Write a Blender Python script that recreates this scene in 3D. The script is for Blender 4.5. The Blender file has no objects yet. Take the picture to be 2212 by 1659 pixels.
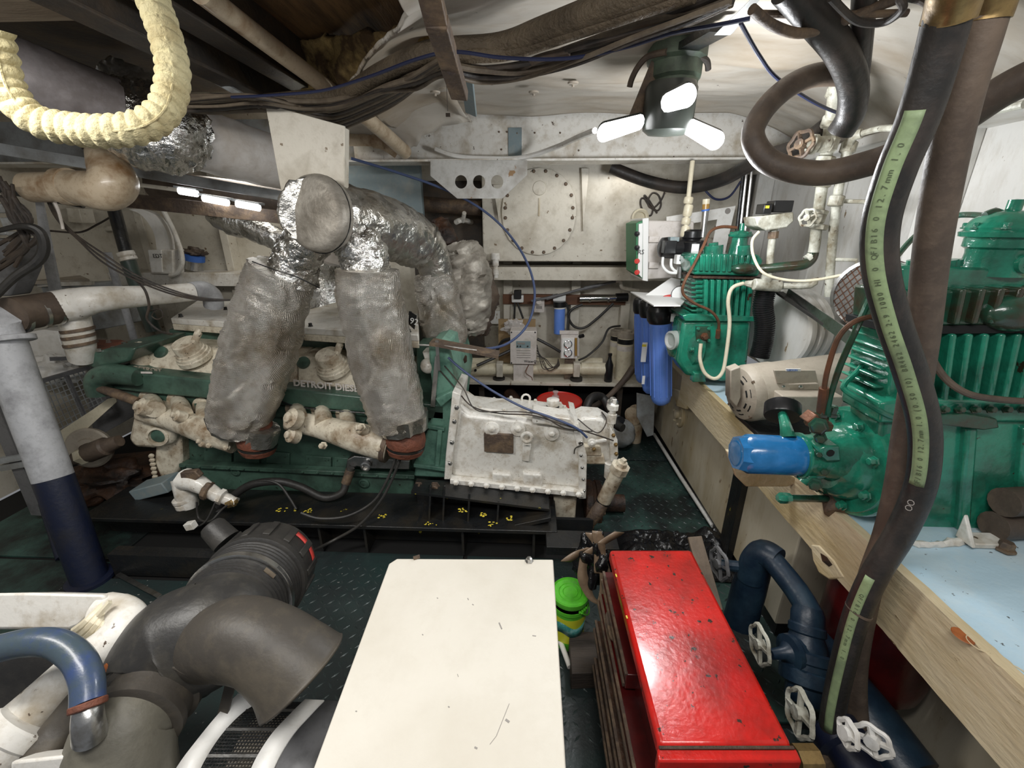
import bpy, math, random
from mathutils import Vector, Matrix, noise
random.seed(7)
S = bpy.context.scene
COL = S.collection
# ---------------------------------------------------------------- camera
F = 930.0; CU, CV = 1106.0, 829.5
TH = math.atan(340/F); PS = math.atan(.0444)
CAM = Vector((0, 0, 1.55))
FW = Vector((-math.sin(PS)*math.cos(TH), math.cos(PS)*math.cos(TH), -math.sin(TH)))
RT = Vector((math.cos(PS), math.sin(PS), 0)); UP = RT.cross(FW)
cam = bpy.data.cameras.new('camera'); co = bpy.data.objects.new('camera', cam); COL.objects.link(co)
co.matrix_world = Matrix.Translation(CAM) @ Matrix((RT, UP, -FW)).transposed().to_4x4()
cam.sensor_width = 36; cam.lens = F/2212*36; cam.clip_start = .02
S.camera = co
# ---------------------------------------------------------------- light, exposure
vs = S.view_settings; vs.view_transform = 'Standard'; vs.look = 'None'; vs.gamma = 1; vs.use_curve_mapping = False
vs.exposure = 0.0
w = bpy.data.worlds.new('World'); S.world = w; w.use_nodes = True
w.node_tree.nodes['Background'].inputs[0].default_value = (.86, .88, .92, 1)
w.node_tree.nodes['Background'].inputs[1].default_value = .22
def lamp(kind, loc, energy, col=(1, 1, 1), size=.2, size2=None, tgt=None, name='lamp_light'):
    l = bpy.data.lights.new(name, kind); l.energy = energy; l.color = col
    if kind == 'AREA':
        l.size = size
        if size2: l.shape = 'RECTANGLE'; l.size_y = size2
    else: l.shadow_soft_size = size
    o = bpy.data.objects.new(name, l); COL.objects.link(o); o.location = loc
    if tgt: o.rotation_euler = (Vector(tgt)-Vector(loc)).to_track_quat('-Z', 'Y').to_euler()
    return o
lamp('POINT', (.60, 1.66, 1.66), 24, (.96, .98, 1), .09)                     # the three-leaf lamp ahead
lamp('AREA', (.1, .1, 2.05), 19, (1, .98, .95), 1.3, .25, (.1, .6, 0))        # ceiling tubes above the camera
lamp('AREA', (-1.3, .5, 2.0), 20, (1, .97, .92), .9, .2, (-1.4, 1.2, 0))        # added fill light at the left, no fixture behind it
lamp('AREA', (-1.55, 2.75, 1.9), 8, (1, .97, .9), 1.0, .15, (-1.5, 2.9, 0))   # tubes in the far left bay
lamp('AREA', (.4, 2.95, 1.84), 1.2, (1, .97, .92), 1.0, .15, (.3, 3.2, .8))       # added light brightening the bay behind the deck beam, no fixture there
# ---------------------------------------------------------------- unprojection
def ray(u, v): return RT*((u-CU)/F) - UP*((v-CV)/F) + FW
def W(u, v, Y): r = ray(u, v); return CAM + r*(Y/r.y)
def WZ(u, v, z): r = ray(u, v); return CAM + r*((z-1.55)/r.z)
def WX(u, v, X): r = ray(u, v); return CAM + r*(X/r.x)
def D(u, v, d): return CAM + ray(u, v)*d
def PR(px, p): return px*((p-CAM).dot(FW))/F
V = Vector
X1, Y1, Z1 = V((1, 0, 0)), V((0, 1, 0)), V((0, 0, 1))
# ---------------------------------------------------------------- materials
MATS = {}
def mat(name, col, rough=.5, metal=0., dirt=None, damt=.35, dscale=4., bump=.15, bscale=40., spot=None, samt=.62, sscale=30., emit=0, coat=0., aniso=None, alpha=1., weave=0):
    m = bpy.data.materials.new(name); m.use_nodes = True; nt = m.node_tree; N = nt.nodes; L = nt.links
    b = N['Principled BSDF']; b.inputs['Roughness'].default_value = rough; b.inputs['Metallic'].default_value = metal
    b.inputs['Coat Weight'].default_value = coat; b.inputs['Coat Roughness'].default_value = .12
    tc = N.new('ShaderNodeTexCoord'); src = tc.outputs['Object']
    if aniso:
        mp = N.new('ShaderNodeMapping'); mp.inputs['Scale'].default_value = aniso; L.new(src, mp.inputs[0]); src = mp.outputs[0]
    base = N.new('ShaderNodeRGB'); base.outputs[0].default_value = (*col, 1); cur = base.outputs[0]
    def noise_n(sc, det=6, r=.6):
        n = N.new('ShaderNodeTexNoise'); n.inputs['Scale'].default_value = sc; n.inputs['Detail'].default_value = det; n.inputs['Roughness'].default_value = r
        L.new(src, n.inputs['Vector']); return n.outputs['Fac']
    def ramp(s, a, c):
        r = N.new('ShaderNodeMapRange'); r.inputs[1].default_value = a; r.inputs[2].default_value = c; L.new(s, r.inputs[0]); return r.outputs[0]
    def mix(f, a, bcol):
        x = N.new('ShaderNodeMix'); x.data_type = 'RGBA'; L.new(f, x.inputs[0]); L.new(a, x.inputs[6]); x.inputs[7].default_value = (*bcol, 1); return x.outputs[2]
    if dirt:
        cur = mix(ramp(noise_n(dscale), .66-damt*.45, .88-damt*.4), cur, dirt)
        cur = mix(ramp(noise_n(dscale*6.3, 8, .7), .50, .98), cur, dirt)
    if spot:
        cur = mix(ramp(noise_n(sscale, 4, .6), samt-.045, samt-.02), cur, spot)
    L.new(cur, b.inputs['Base Color'])
    if bump:
        bn = N.new('ShaderNodeBump'); bn.inputs['Strength'].default_value = min(1, bump); bn.inputs['Distance'].default_value = .01 if bump <= 1 else .01*bump
        h = noise_n(bscale, 5, .55)
        if weave:
            wv = N.new('ShaderNodeTexWave'); wv.inputs['Scale'].default_value = weave; L.new(tc.outputs['Object'], wv.inputs['Vector']); wv.bands_direction = 'Z'
            wx = N.new('ShaderNodeTexWave'); wx.inputs['Scale'].default_value = weave; L.new(tc.outputs['Object'], wx.inputs['Vector']); wx.bands_direction = 'X'
            mm = N.new('ShaderNodeMath'); mm.operation = 'MULTIPLY'; L.new(wv.outputs['Fac'], mm.inputs[0]); L.new(wx.outputs['Fac'], mm.inputs[1])
            ma = N.new('ShaderNodeMath'); ma.operation = 'MULTIPLY_ADD'; L.new(mm.outputs[0], ma.inputs[0]); ma.inputs[1].default_value = .35; L.new(h, ma.inputs[2]); h = ma.outputs[0]
        L.new(h, bn.inputs['Height']); L.new(bn.outputs[0], b.inputs['Normal'])
    if emit:
        b.inputs['Emission Color'].default_value = (*col, 1); b.inputs['Emission Strength'].default_value = emit
    if alpha < 1: b.inputs['Alpha'].default_value = alpha
    MATS[name] = m; return m
BR = (.10, .065, .035)
mat('cream_wall', (.66, .62, .53), .45, 0, (.30, .25, .17), .3, 2.5, .12, 60, (.2, .14, .08), .72, 25)
mat('white_hull', (.74, .73, .70), .4, 0, (.38, .33, .25), .3, 2.2, .35, 16, (.25, .18, .1), .73, 30, aniso=(1, 1, .35))
mat('tank_cream', (.60, .54, .42), .45, 0, (.33, .24, .10), .45, 2.0, .1, 40, (.2, .13, .07), .72, 25, aniso=(1, 1, .3))
mat('lining', (.50, .465, .41), .6, 0, (.34, .27, .19), .45, 1.7, .5, 7, (.12, .1, .08), .76, 18, aniso=(.6, 1.6, 1))
mat('tread', (.055, .075, .072), .3, .2, (.02, .03, .03), .5, 5, .1, 60)
mat('riser_paint', (.60, .60, .52), .42, 0, (.20, .17, .11), .5, 12, .4, 40, (.1, .07, .05), .7, 30)
mat('dark_green_pipe', (.045, .07, .058), .35, 0, (.02, .02, .02), .5, 9, .1, 40)
mat('elbow_grey', (.15, .14, .11), .5, 0, (.07, .065, .05), .45, 5, .15, 50)
mat('floor_dark', (.026, .034, .035), .36, 0, (.02, .045, .042), .5, 2.2, .2, 60, (.3, .3, .28), .74, 60)
mat('floor_green', (.05, .12, .10), .45, 0, (.012, .016, .016), .75, 3, .2, 60, (.3, .3, .28), .76, 70)
mat('brown_wood', (.26, .15, .065), .7, 0, (.02, .014, .01), .5, 3, .3, 30, aniso=(4, .5, 1))
mat('tan_board', (.34, .27, .19), .65, 0, (.17, .12, .08), .5, 2, .2, 30, aniso=(.6, 3, 1))
mat('foam', (.48, .34, .13), .9, 0, (.07, .04, .015), .7, 9, 1, 45)
mat('black_steel', (.012, .013, .014), .33, 0, (.03, .025, .018), .4, 6, .25, 50, (.5, .42, .04), .74, 14)
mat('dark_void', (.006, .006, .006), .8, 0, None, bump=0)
mat('dark_girder', (.05, .042, .035), .6, 0, (.11, .075, .045), .5, 6, .3, 40)
mat('rust_steel', (.085, .06, .045), .6, 0, (.22, .15, .09), .45, 14, .4, 60)
mat('grey_paint', (.33, .35, .36), .42, 0, (.15, .14, .12), .45, 5, .1, 50)
mat('white_paint', (.76, .74, .69), .38, 0, (.36, .29, .19), .35, 6, .1, 50, (.1, .07, .05), .72, 35)
mat('white_clean', (.86, .85, .82), .4, 0, (.6, .57, .5), .2, 5, .05, 60)
mat('cabinet_white', (.70, .665, .59), .42, 0, (.62, .58, .50), .5, 2.5, .05, 130, (.12, .1, .07), .79, 42)
mat('gear_white', (.82, .80, .745), .30, 0, (.34, .26, .16), .36, 8, .25, 25, (.12, .09, .06), .72, 95, coat=.25)
mat('manifold_cream', (.73, .67, .54), .42, 0, (.22, .14, .07), .45, 9, .3, 30, (.07, .05, .04), .70, 75)
mat('engine_green', (.072, .140, .105), .34, 0, (.028, .045, .035), .5, 5, .15, 40, (.02, .02, .015), .72, 30)
mat('engine_mint', (.20, .40, .31), .38, 0, (.04, .12, .09), .4, 6, .15, 40)
mat('comp_green', (.018, .235, .145), .18, 0, (.015, .085, .055), .5, 6, .5, 20, (.035, .025, .015), .70, 14, coat=.7)
mat('comp_oily', (.01, .085, .052), .22, 0, (.04, .028, .015), .6, 8, .35, 22, coat=.5)
mat('bench_blue', (.50, .68, .80), .4, 0, (.62, .72, .76), .5, 3, .15, 30, (.08, .09, .1), .73, 45)
mat('bench_cream', (.66, .56, .38), .6, 0, (.50, .38, .19), .5, 3, .35, 30, (.2, .13, .06), .74, 30, aniso=(2, .5, 2))
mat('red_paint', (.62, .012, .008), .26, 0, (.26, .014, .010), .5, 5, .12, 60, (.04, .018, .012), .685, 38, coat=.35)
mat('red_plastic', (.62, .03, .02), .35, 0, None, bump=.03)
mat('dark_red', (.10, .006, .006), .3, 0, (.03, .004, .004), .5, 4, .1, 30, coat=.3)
mat('blue_plastic', (.15, .29, .80), .33, 0, (.10, .24, .66), .3, 4, .03, 30)
mat('blue_filter', (.01, .13, .33), .22, 0, (.03, .2, .5), .4, 8, .15, 25, (.5, .55, .6), .76, 35, coat=.5)
mat('blue_pipe', (.008, .020, .038), .38, 0, (.02, .045, .07), .4, 7, .15, 40)
mat('navy_paint', (.004, .008, .028), .5, 0, (.015, .015, .02), .4, 7, .15, 40)
mat('pole_grey', (.44, .45, .47), .5, 0, (.2, .2, .21), .4, 8, .15, 50)
mat('black_rubber', (.022, .021, .020), .5, 0, (.05, .046, .04), .4, 5, .15, 60)
mat('hose_black', (.018, .017, .016), .42, 0, (.055, .042, .035), .45, 5, .15, 70)
mat('hose_brown', (.075, .055, .042), .55, 0, (.15, .11, .08), .45, 7, .15, 70)
mat('grey_galv', (.50, .50, .48), .45, .15, (.30, .28, .25), .45, 7, .1, 50, (.25, .15, .07), .7, 9)
mat('blue_hose', (.055, .080, .100), .35, 0, (.03, .06, .20), .45, 8, .1, 60, coat=.2)
mat('duct_rubber', (.055, .048, .040), .5, 0, (.12, .10, .07), .35, 3.5, .12, 60)
mat('duct_black', (.028, .027, .026), .42, 0, (.075, .068, .055), .35, 5, .12, 60)
mat('hose_green', (.25, .33, .17), .6, 0, (.13, .17, .10), .45, 9, .1, 70)
mat('black_plastic', (.012, .012, .013), .3, 0, None, bump=.05)
mat('foil', (.72, .72, .70), .22, 1., (.35, .32, .26), .3, 6, 1.6, 26)
mat('foil_grey', (.56, .55, .52), .28, .92, (.28, .24, .18), .35, 4, 1.2, 22)
mat('silver_cloth', (.66, .63, .585), .31, .82, (.30, .24, .16), .45, 5, 1.1, 12, weave=75)
mat('cloth_grey', (.42, .39, .34), .55, .45, (.17, .15, .12), .5, 6, .9, 14)
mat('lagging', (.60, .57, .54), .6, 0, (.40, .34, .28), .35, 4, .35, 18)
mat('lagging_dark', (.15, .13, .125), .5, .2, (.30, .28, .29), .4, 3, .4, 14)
mat('rope_lagging', (.55, .49, .29), .85, 0, (.30, .22, .09), .4, 7, 1, 45)
mat('rust_red', (.17, .055, .03), .7, 0, (.07, .03, .02), .4, 12, .6, 60)
mat('rust_brown', (.085, .038, .018), .6, 0, (.015, .01, .008), .65, 8, .7, 40)
mat('steel', (.55, .55, .54), .3, 1., (.25, .22, .18), .3, 12, .1, 60)
mat('chrome', (.8, .8, .8), .12, 1., None, bump=0)
mat('copper', (.20, .085, .045), .4, .4, (.10, .06, .04), .5, 16, .15, 60)
mat('pvc', (.72, .66, .50), .4, 0, (.5, .42, .28), .3, 8, .05, 50)
mat('beige_pipe', (.56, .46, .33), .35, 0, (.22, .12, .05), .42, 9, .12, 40, coat=.2)
mat('motor_beige', (.42, .37, .30), .5, 0, (.27, .23, .18), .4, 6, .15, 60)
mat('panel_white', (.72, .67, .63), .4, 0, (.45, .4, .33), .3, 8, .05, 60)
mat('cardboard', (.36, .25, .13), .8, 0, (.28, .19, .1), .4, 6, .1, 50)
mat('wood_brown', (.16, .07, .035), .7, 0, (.09, .04, .02), .5, 5, .2, 40, aniso=(.5, 3, 3))
mat('wood_block', (.06, .045, .035), .7, 0, (.03, .024, .02), .5, 6, .3, 40, aniso=(.5, 6, 3))
mat('wood_plank', (.16, .12, .085), .7, 0, (.09, .07, .05), .5, 5, .2, 40, aniso=(3, .6, 3))
mat('lime_plastic', (.10, .50, .03), .32, 0, (.06, .3, .02), .35, 12, .05, 50)
mat('lime_label', (.62, .65, .03), .4, 0, None, bump=0)
mat('teal_label', (.03, .22, .20), .4, 0, (.3, .5, .5), .35, 30, bump=0)
mat('clear_plastic', (.75, .72, .7), .2, 0, None, bump=.2, bscale=30, alpha=.45)
mat('lamp_glow', (1, 1, 1), .4, 0, None, bump=0, emit=9)
mat('lamp_body', (.03, .035, .03), .35, 0, None, bump=.05)
mat('lamp_green', (.10, .14, .10), .5, 0, (.04, .05, .04), .5, 10, .1, 40)
mat('cable_tan', (.17, .135, .095), .6, 0, (.07, .05, .035), .5, 8, .2, 60)
mat('cable_dark', (.03, .025, .022), .55, 0, (.08, .06, .045), .5, 8, .2, 60)
mat('cable_blue', (.012, .018, .06), .45, 0, None, bump=.05)
mat('cable_steelblue', (.055, .08, .17), .45, 0, None, bump=.05)
mat('braid', (.15, .115, .075), .6, .1, (.06, .045, .03), .4, 6, .8, 90)
mat('print_faint', (.085, .11, .06), .6, 0, None, bump=0)
mat('print_dark', (.03, .03, .03), .5, 0, None, bump=0)
mat('print_grey', (.30, .28, .26), .5, 0, None, bump=0)
mat('label_white', (.82, .82, .80), .5, 0, None, bump=0)
mat('label_red', (.6, .05, .04), .5, 0, None, bump=0)
mat('label_yellow', (.75, .6, .05), .5, 0, None, bump=0)
mat('label_blue', (.05, .15, .5), .5, 0, None, bump=0)
mat('label_green', (.03, .2, .08), .5, 0, None, bump=0)
mat('lcd', (.25, .34, .36), .3, 0, None, bump=0)
mat('orange_stain', (.40, .12, .03), .6, 0, (.25, .07, .02), .5, 30, .1, 50)
mat('amber', (.35, .2, .05), .3, 0, None, bump=0)
mat('brass', (.35, .24, .1), .4, .7, (.15, .1, .05), .4, 20, .1, 50)
mat('garbage_bag', (.008, .008, .009), .16, 0, None, bump=1.5, bscale=16)
mat('tape_brown', (.20, .14, .09), .35, 0, (.12, .08, .05), .4, 10, .6, 14)
mat('skate_grey', (.16, .16, .165), .5, 0, (.08, .08, .08), .4, 10, .1, 50)
mat('patch_blue', (.20, .26, .28), .5, 0, (.3, .32, .3), .3, 9, .05, 50)
mat('glass_white', (.75, .74, .72), .15, 0, None, bump=0, alpha=.5)
# ---------------------------------------------------------------- mesh builder
def smooth_path(p, k):
    if len(p) < 3 or k < 2: return list(p)
    q = []; n = len(p)
    for i in range(n-1):
        a, b, c, d = p[max(0, i-1)], p[i], p[i+1], p[min(n-1, i+2)]
        for j in range(k):
            t = j/k; t2 = t*t; t3 = t2*t
            q.append(.5*((2*b)+(c-a)*t+(2*a-5*b+4*c-d)*t2+(3*b-a-3*c+d)*t3))
    q.append(p[-1]); return q
def frame(ax):
    ax = ax.normalized(); r = Z1 if abs(ax.z) < .9 else Y1
    x = r.cross(ax).normalized(); return x, ax.cross(x), ax
class MB:
    def __init__(s): s.v = []; s.f = []
    def add(s, vs, fs):
        o = len(s.v); s.v += [Vector(v) for v in vs]; s.f += [tuple(i+o for i in f) for f in fs]; return s
    def boxf(s, c, x, y, z):          # centre and three half vectors
        c = V(c); vs = [c+x*i+y*j+z*k for i in (-1, 1) for j in (-1, 1) for k in (-1, 1)]
        return s.add(vs, [(0, 1, 3, 2), (4, 6, 7, 5), (0, 4, 5, 1), (2, 3, 7, 6), (0, 2, 6, 4), (1, 5, 7, 3)])
    def box(s, a, b):
        a, b = V(a), V(b); c = (a+b)/2; h = (b-a)/2
        return s.boxf(c, X1*h.x, Y1*h.y, Z1*h.z)
    def bar(s, a, b, w, h, up=None):
        a, b = V(a), V(b); z = (b-a); x, y, _ = frame(z)
        if up is not None: x = V(up).cross(z).normalized(); y = z.normalized().cross(x)
        return s.boxf((a+b)/2, x*w/2, y*h/2, z/2)
    def tube(s, pts, r, n=10, k=4, caps=True):
        m = len(pts); p = smooth_path([V(q) for q in pts], k)
        if isinstance(r, (list, tuple)):
            rr = []
            for i in range(len(p)):
                t = i/(len(p)-1)*(m-1); j = min(int(t), m-2); rr.append(r[j]+(r[j+1]-r[j])*(t-j))
        else: rr = [r]*len(p)
        x, y, _ = frame(p[1]-p[0]); vs = []; fs = []
        for i, q in enumerate(p):
            t = (p[min(i+1, len(p)-1)]-p[max(i-1, 0)]).normalized()
            x = (x-t*x.dot(t)).normalized(); y = t.cross(x)
            for a in range(n):
                th = 2*math.pi*a/n; vs.append(q+(x*math.cos(th)+y*math.sin(th))*rr[i])
        for i in range(len(p)-1):
            for a in range(n):
                b = (a+1) % n; fs.append((i*n+a, i*n+b, (i+1)*n+b, (i+1)*n+a))
        if caps: fs.append(tuple(range(n))[::-1]); fs.append(tuple((len(p)-1)*n+a for a in range(n)))
        return s.add(vs, fs)
    def lathe(s, o, ax, prof, n=24, ph=0, sx=1):      # prof: (radius, t along axis)
        o = V(o); x, y, z = frame(V(ax)); vs = []; fs = []; m = len(prof)
        for r, t in prof:
            for a in range(n):
                th = 2*math.pi*a/n+ph; vs.append(o+z*t+(x*math.cos(th)*sx+y*math.sin(th))*r)
        for i in range(m-1):
            for a in range(n):
                b = (a+1) % n; fs.append((i*n+a, i*n+b, (i+1)*n+b, (i+1)*n+a))
        if prof[0][0] > 1e-5: fs.append(tuple(range(n))[::-1])
        if prof[-1][0] > 1e-5: fs.append(tuple((m-1)*n+a for a in range(n)))
        return s.add(vs, fs)
    def cyl(s, a, b, r, n=20): a, b = V(a), V(b); return s.lathe(a, b-a, [(r, 0), (r, (b-a).length)], n)
    def prism(s, poly, vec):
        poly = [V(p) for p in poly]; n = len(poly); vec = V(vec)
        fs = [tuple(range(n))[::-1], tuple(range(n, 2*n))]+[(i, (i+1) % n, n+(i+1) % n, n+i) for i in range(n)]
        return s.add(poly+[p+vec for p in poly], fs)
    def pp(s, px, Y, d): return s.prism([W(u, v, Y) for u, v in px], (0, d, 0))
    def pb(s, u0, v0, u1, v1, Y, d):      # axis-aligned box whose front fills the pixel rectangle
        a = W((u0+u1)/2, v0, Y).z; b = W((u0+u1)/2, v1, Y).z; vm = (v0+v1)/2
        return s.box((W(u0, vm, Y).x, Y, b), (W(u1, vm, Y).x, Y+d, a))
    def ball(s, c, r, nu=16, nv=10, M=None):
        c = V(c); r = V(r) if not isinstance(r, (int, float)) else V((r, r, r)); vs = []; fs = []
        for i in range(nv+1):
            ph = math.pi*i/nv
            for a in range(nu):
                th = 2*math.pi*a/nu; q = V((r.x*math.sin(ph)*math.cos(th), r.y*math.sin(ph)*math.sin(th), r.z*math.cos(ph)))
                vs.append(c+(M @ q if M else q))
        for i in range(nv):
            for a in range(nu):
                b = (a+1) % nu; fs.append((i*nu+a, (i+1)*nu+a, (i+1)*nu+b, i*nu+b))
        return s.add(vs, fs)
    def bolt(s, p, ax, r, h): return s.lathe(p, ax, [(r*1.35, 0), (r*1.35, h*.25), (r, h*.25), (r, h*.9), (r*.8, h)], 6)
    def jitter(s, amp, sc, seed=0):
        for v in s.v: v += noise.noise_vector(v*sc+V((seed, seed, seed)))*amp
        return s
def obj(name, mb, m, parent=None, bev=0, sm=35, sub=0, label=None):
    me = bpy.data.meshes.new(name)
    lo = V([min(v[i] for v in mb.v) for i in range(3)]); hi = V([max(v[i] for v in mb.v) for i in range(3)]); c = (lo+hi)/2
    me.from_pydata([tuple(v-c) for v in mb.v], [], mb.f); me.materials.append(MATS[m] if isinstance(m, str) else m)
    me.polygons.foreach_set('use_smooth', [True]*len(me.polygons)); me.update()
    try: me.set_sharp_from_angle(angle=math.radians(sm))
    except Exception: pass
    o = bpy.data.objects.new(name, me); COL.objects.link(o)
    if parent: o.parent = parent; o.location = c-wl(parent)
    else: o.location = c
    if bev:
        b = o.modifiers.new('bevel', 'BEVEL'); b.width = bev; b.segments = 2; b.limit_method = 'ANGLE'; b.angle_limit = math.radians(40)
    if sub:
        b = o.modifiers.new('subsurf', 'SUBSURF'); b.levels = sub; b.render_levels = sub
    if label: o['label'] = label
    return o
def wl(o):
    p = V(o.location)
    while o.parent: o = o.parent; p += V(o.location)
    return p
def tag(o, label, cat, group=None, kind=None):
    o['label'] = label; o['category'] = cat
    if group: o['group'] = group
    if kind: o['kind'] = kind
    return o
def T(name, label, cat, loc, group=None):
    o = bpy.data.objects.new(name, None); o.empty_display_size = .05; COL.objects.link(o); o.location = V(loc); return tag(o, label, cat, group)
def one(name, label, cat, mb, m, group=None, **k): return tag(obj(name, mb, m, **k), label, cat, group)
def struct(name, mb, m, parent=None, **k):
    o = obj(name, mb, m, parent, **k)
    if not parent: o['kind'] = 'structure'
    return o
def dupe(root, off, label=None):
    off = V(off); r = root.copy(); COL.objects.link(r); r.location = V(root.location)+off
    if label: r['label'] = label
    for ch in root.children:
        c = ch.copy(); COL.objects.link(c); c.parent = r
        for g in ch.children: d = g.copy(); COL.objects.link(d); d.parent = c
    return r
def cp(pts): return [W(*p) for p in pts]
def text(s, org, xd, yd, size, m, parent, name='lettering', depth=.002, bold=0, label=None):
    cu = bpy.data.curves.new(name, 'FONT'); cu.body = s; cu.size = size; cu.extrude = depth/2; cu.offset = bold; cu.resolution_u = 2
    t = bpy.data.objects.new(name, cu); COL.objects.link(t)
    me = bpy.data.meshes.new_from_object(t); bpy.data.objects.remove(t)
    xd = V(xd).normalized(); zd = xd.cross(V(yd)).normalized(); yd = zd.cross(xd)
    M = Matrix((xd, yd, zd)).transposed().to_4x4()
    mb = MB(); mb.v = [V(org)+(M.to_3x3() @ v.co) for v in me.vertices]; mb.f = [tuple(p.vertices) for p in me.polygons]
    return obj(name, mb, m, parent, sm=20, label=label)
def plate(outer, holes, org, xd, yd, th):       # flat plate with round holes -> MB ; outer: list of 2D, holes: (x,y,r)
    cu = bpy.data.curves.new('p', 'CURVE'); cu.dimensions = '2D'; cu.fill_mode = 'BOTH'; cu.extrude = th/2
    def spl(pts):
        sp = cu.splines.new('POLY'); sp.points.add(len(pts)-1); sp.use_cyclic_u = True
        for p, q in zip(sp.points, pts): p.co = (q[0], q[1], 0, 1)
    spl(outer)
    for hx, hy, hr in holes: spl([(hx+hr*math.cos(a*math.pi/12), hy+hr*math.sin(a*math.pi/12)) for a in range(24)])
    t = bpy.data.objects.new('p', cu); COL.objects.link(t); me = bpy.data.meshes.new_from_object(t); bpy.data.objects.remove(t)
    xd = V(xd).normalized(); zd = xd.cross(V(yd)).normalized(); yd = zd.cross(xd); M = Matrix((xd, yd, zd)).transposed()
    mb = MB(); mb.v = [V(org)+(M @ v.co) for v in me.vertices]; mb.f = [tuple(p.vertices) for p in me.polygons]
    return mb
def wheel(c, ax, R, m, parent, name='handwheel', r=.004, lobes=6, label=None):
    x, y, z = frame(V(ax)); c = V(c); mb = MB()
    pts = [c+(x*math.cos(a)+y*math.sin(a))*R*(1+.07*math.cos(lobes*a)) for a in [2*math.pi*i/36 for i in range(37)]]
    mb.tube(pts, r, 6, 1, False)
    for i in range(4):
        a = math.pi/2*i+.4; mb.bar(c, c+(x*math.cos(a)+y*math.sin(a))*R, r*1.8, r*1.3)
    mb.lathe(c-z*r*2, z, [(r*2.6, 0), (r*2.6, r*4)], 10)
    return obj(name, mb, m, parent, label=label)
# ================================================================ SETTING
ZC = 2.08
struct('floor', MB().box((-3.2, .0, -.10), (1.6, 3.5, -.012)), 'dark_void')
fl = bpy.data.objects['floor']
# diamond plates
plates = [(-2.95, 1.62, -2.05, 2.4), (-2.95, .8, -2.05, 1.6), (-2.03, .2, -1.25, 1.5), (-1.23, .2, -.32, 1.72), (-.30, .05, .55, 1.72), (.57, .05, 1.05, .98), (.57, 1.0, 1.05, 1.9), (.36, 1.92, 1.05, 2.7), (.36, 2.72, 1.05, 3.4)]
for i, (a, b, c, d) in enumerate(plates):
    obj('floor_plate', MB().box((a, b, -.012), (c, d, 0)), 'floor_green' if i in (0, 1, 6, 7) else 'floor_dark', fl, bev=.002)
def lozenges(name, x0, y0, x1, y1, p=.040, m='tread'):
    mb = MB(); nx = int((x1-x0)/p); ny = int((y1-y0)/p)
    for i in range(nx):
        for j in range(ny):
            c = V((x0+(i+.5)*p, y0+(j+.5)*p, 0)); s = 1 if (i+j) % 2 else -1
            a = V((.7*s, .7, 0))*.0165; b = V((-.7*s, .7, 0))*.0045
            mb.add([c-a, c+b, c+a, c-b, c+V((0, 0, .0028))], [(0, 3, 4), (3, 2, 4), (2, 1, 4), (1, 0, 4)])
    o = obj(name, mb, m, fl, sm=10); o['kind'] = 'stuff'; return o
lozenges('tread_pattern', .57, .35, 1.02, 1.0)
lozenges('tread_pattern', .58, 1.0, 1.02, 1.9, m='floor_dark')
lozenges('tread_pattern', .37, 1.93, 1.04, 3.1, m='floor_dark')
lozenges('tread_pattern', -1.0, .35, -.33, 1.65)
lozenges('tread_pattern', -.29, .9, .55, 1.65)
lozenges('tread_pattern', .28, .3, .56, .9)
# aft bulkhead behind everything
struct('wall_back', MB().box((-3.2, 3.46, 0), (1.6, 3.56, 2.5)), 'cream_wall')
wb = bpy.data.objects['wall_back']
struct('wall_left', MB().box((-3.3, .3, 0), (-3.2, 3.56, 2.5)), 'cream_wall')
# stiffeners on the bulkhead
for u in (1098, 1242, 1350):
    x = W(u, 640, 3.44).x; obj('frame_rib', MB().box((x-.035, 3.38, .3), (x+.035, 3.46, 1.30)), 'cream_wall', wb, bev=.004)
for u in (130, 235, 330, 500):
    x = W(u, 520, 3.44).x; obj('frame_rib', MB().box((x-.03, 3.36, .3), (x+.03, 3.46, 2.1)), 'cream_wall', wb, bev=.004)
# raised tank face with its manhole on the bulkhead
zt = W(1200, 565, 3.1).z; xl = W(1042, 480, 3.1).x
tk = T('header_tank', 'cream painted steel tank face with a bolted oval manhole below the deck beam', 'tank', (.8, 3.1, zt))
obj('tank_body', MB().box((xl, 3.1, zt), (1.36, 3.44, 2.07)), 'cream_wall', tk, bev=.006)
mc = W(1164, 460, 3.1); hw = (W(1245, 460, 3.1).x-W(1085, 460, 3.1).x)/2; hh = (W(1165, 366, 3.1).z-W(1165, 555, 3.1).z)/2
def stad(hw, hh, n=10):
    r = hw; c = hh-hw
    return [(r*math.cos(math.pi*i/n), c+r*math.sin(math.pi*i/n)) for i in range(n+1)]+[(-r*math.cos(math.pi*i/n), -c-r*math.sin(math.pi*i/n)) for i in range(n+1)]
mh = obj('manhole_cover', MB().prism([mc+V((a, 0, b)) for a, b in stad(hw, hh)], (0, -.02, 0)), 'cream_wall', tk, bev=.003)
pts = stad(hw*.9, hh*.93, 9)
for i, (a, b) in enumerate(pts):
    obj('bolt', MB().bolt(mc+V((a, -.02, b)), (0, -1, 0), .009, .014), 'rust_steel', mh)
obj('weld_bead', MB().tube([mc+V((0, -.022, -.02)), mc+V((0, -.022, .09))], .006, 6, 1), 'tank_cream', mh)
obj('boss', MB().lathe(mc+V((0, -.02, .15)), (0, -1, 0), [(.045, 0), (.042, .006), (0, .007)], 20), 'cream_wall', mh)
for u in (1075, 1262):
    p = [W(u-8, 365, 3.1), W(u+9, 365, 3.1), W(u-4, 500, 3.1)] if u > 1200 else [W(u-9, 400, 3.1), W(u+8, 400, 3.1), W(u+4, 480, 3.1)]
    obj('gusset', MB().prism(p, (0, -.05, 0)), 'cream_wall', tk, bev=.003)
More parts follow.
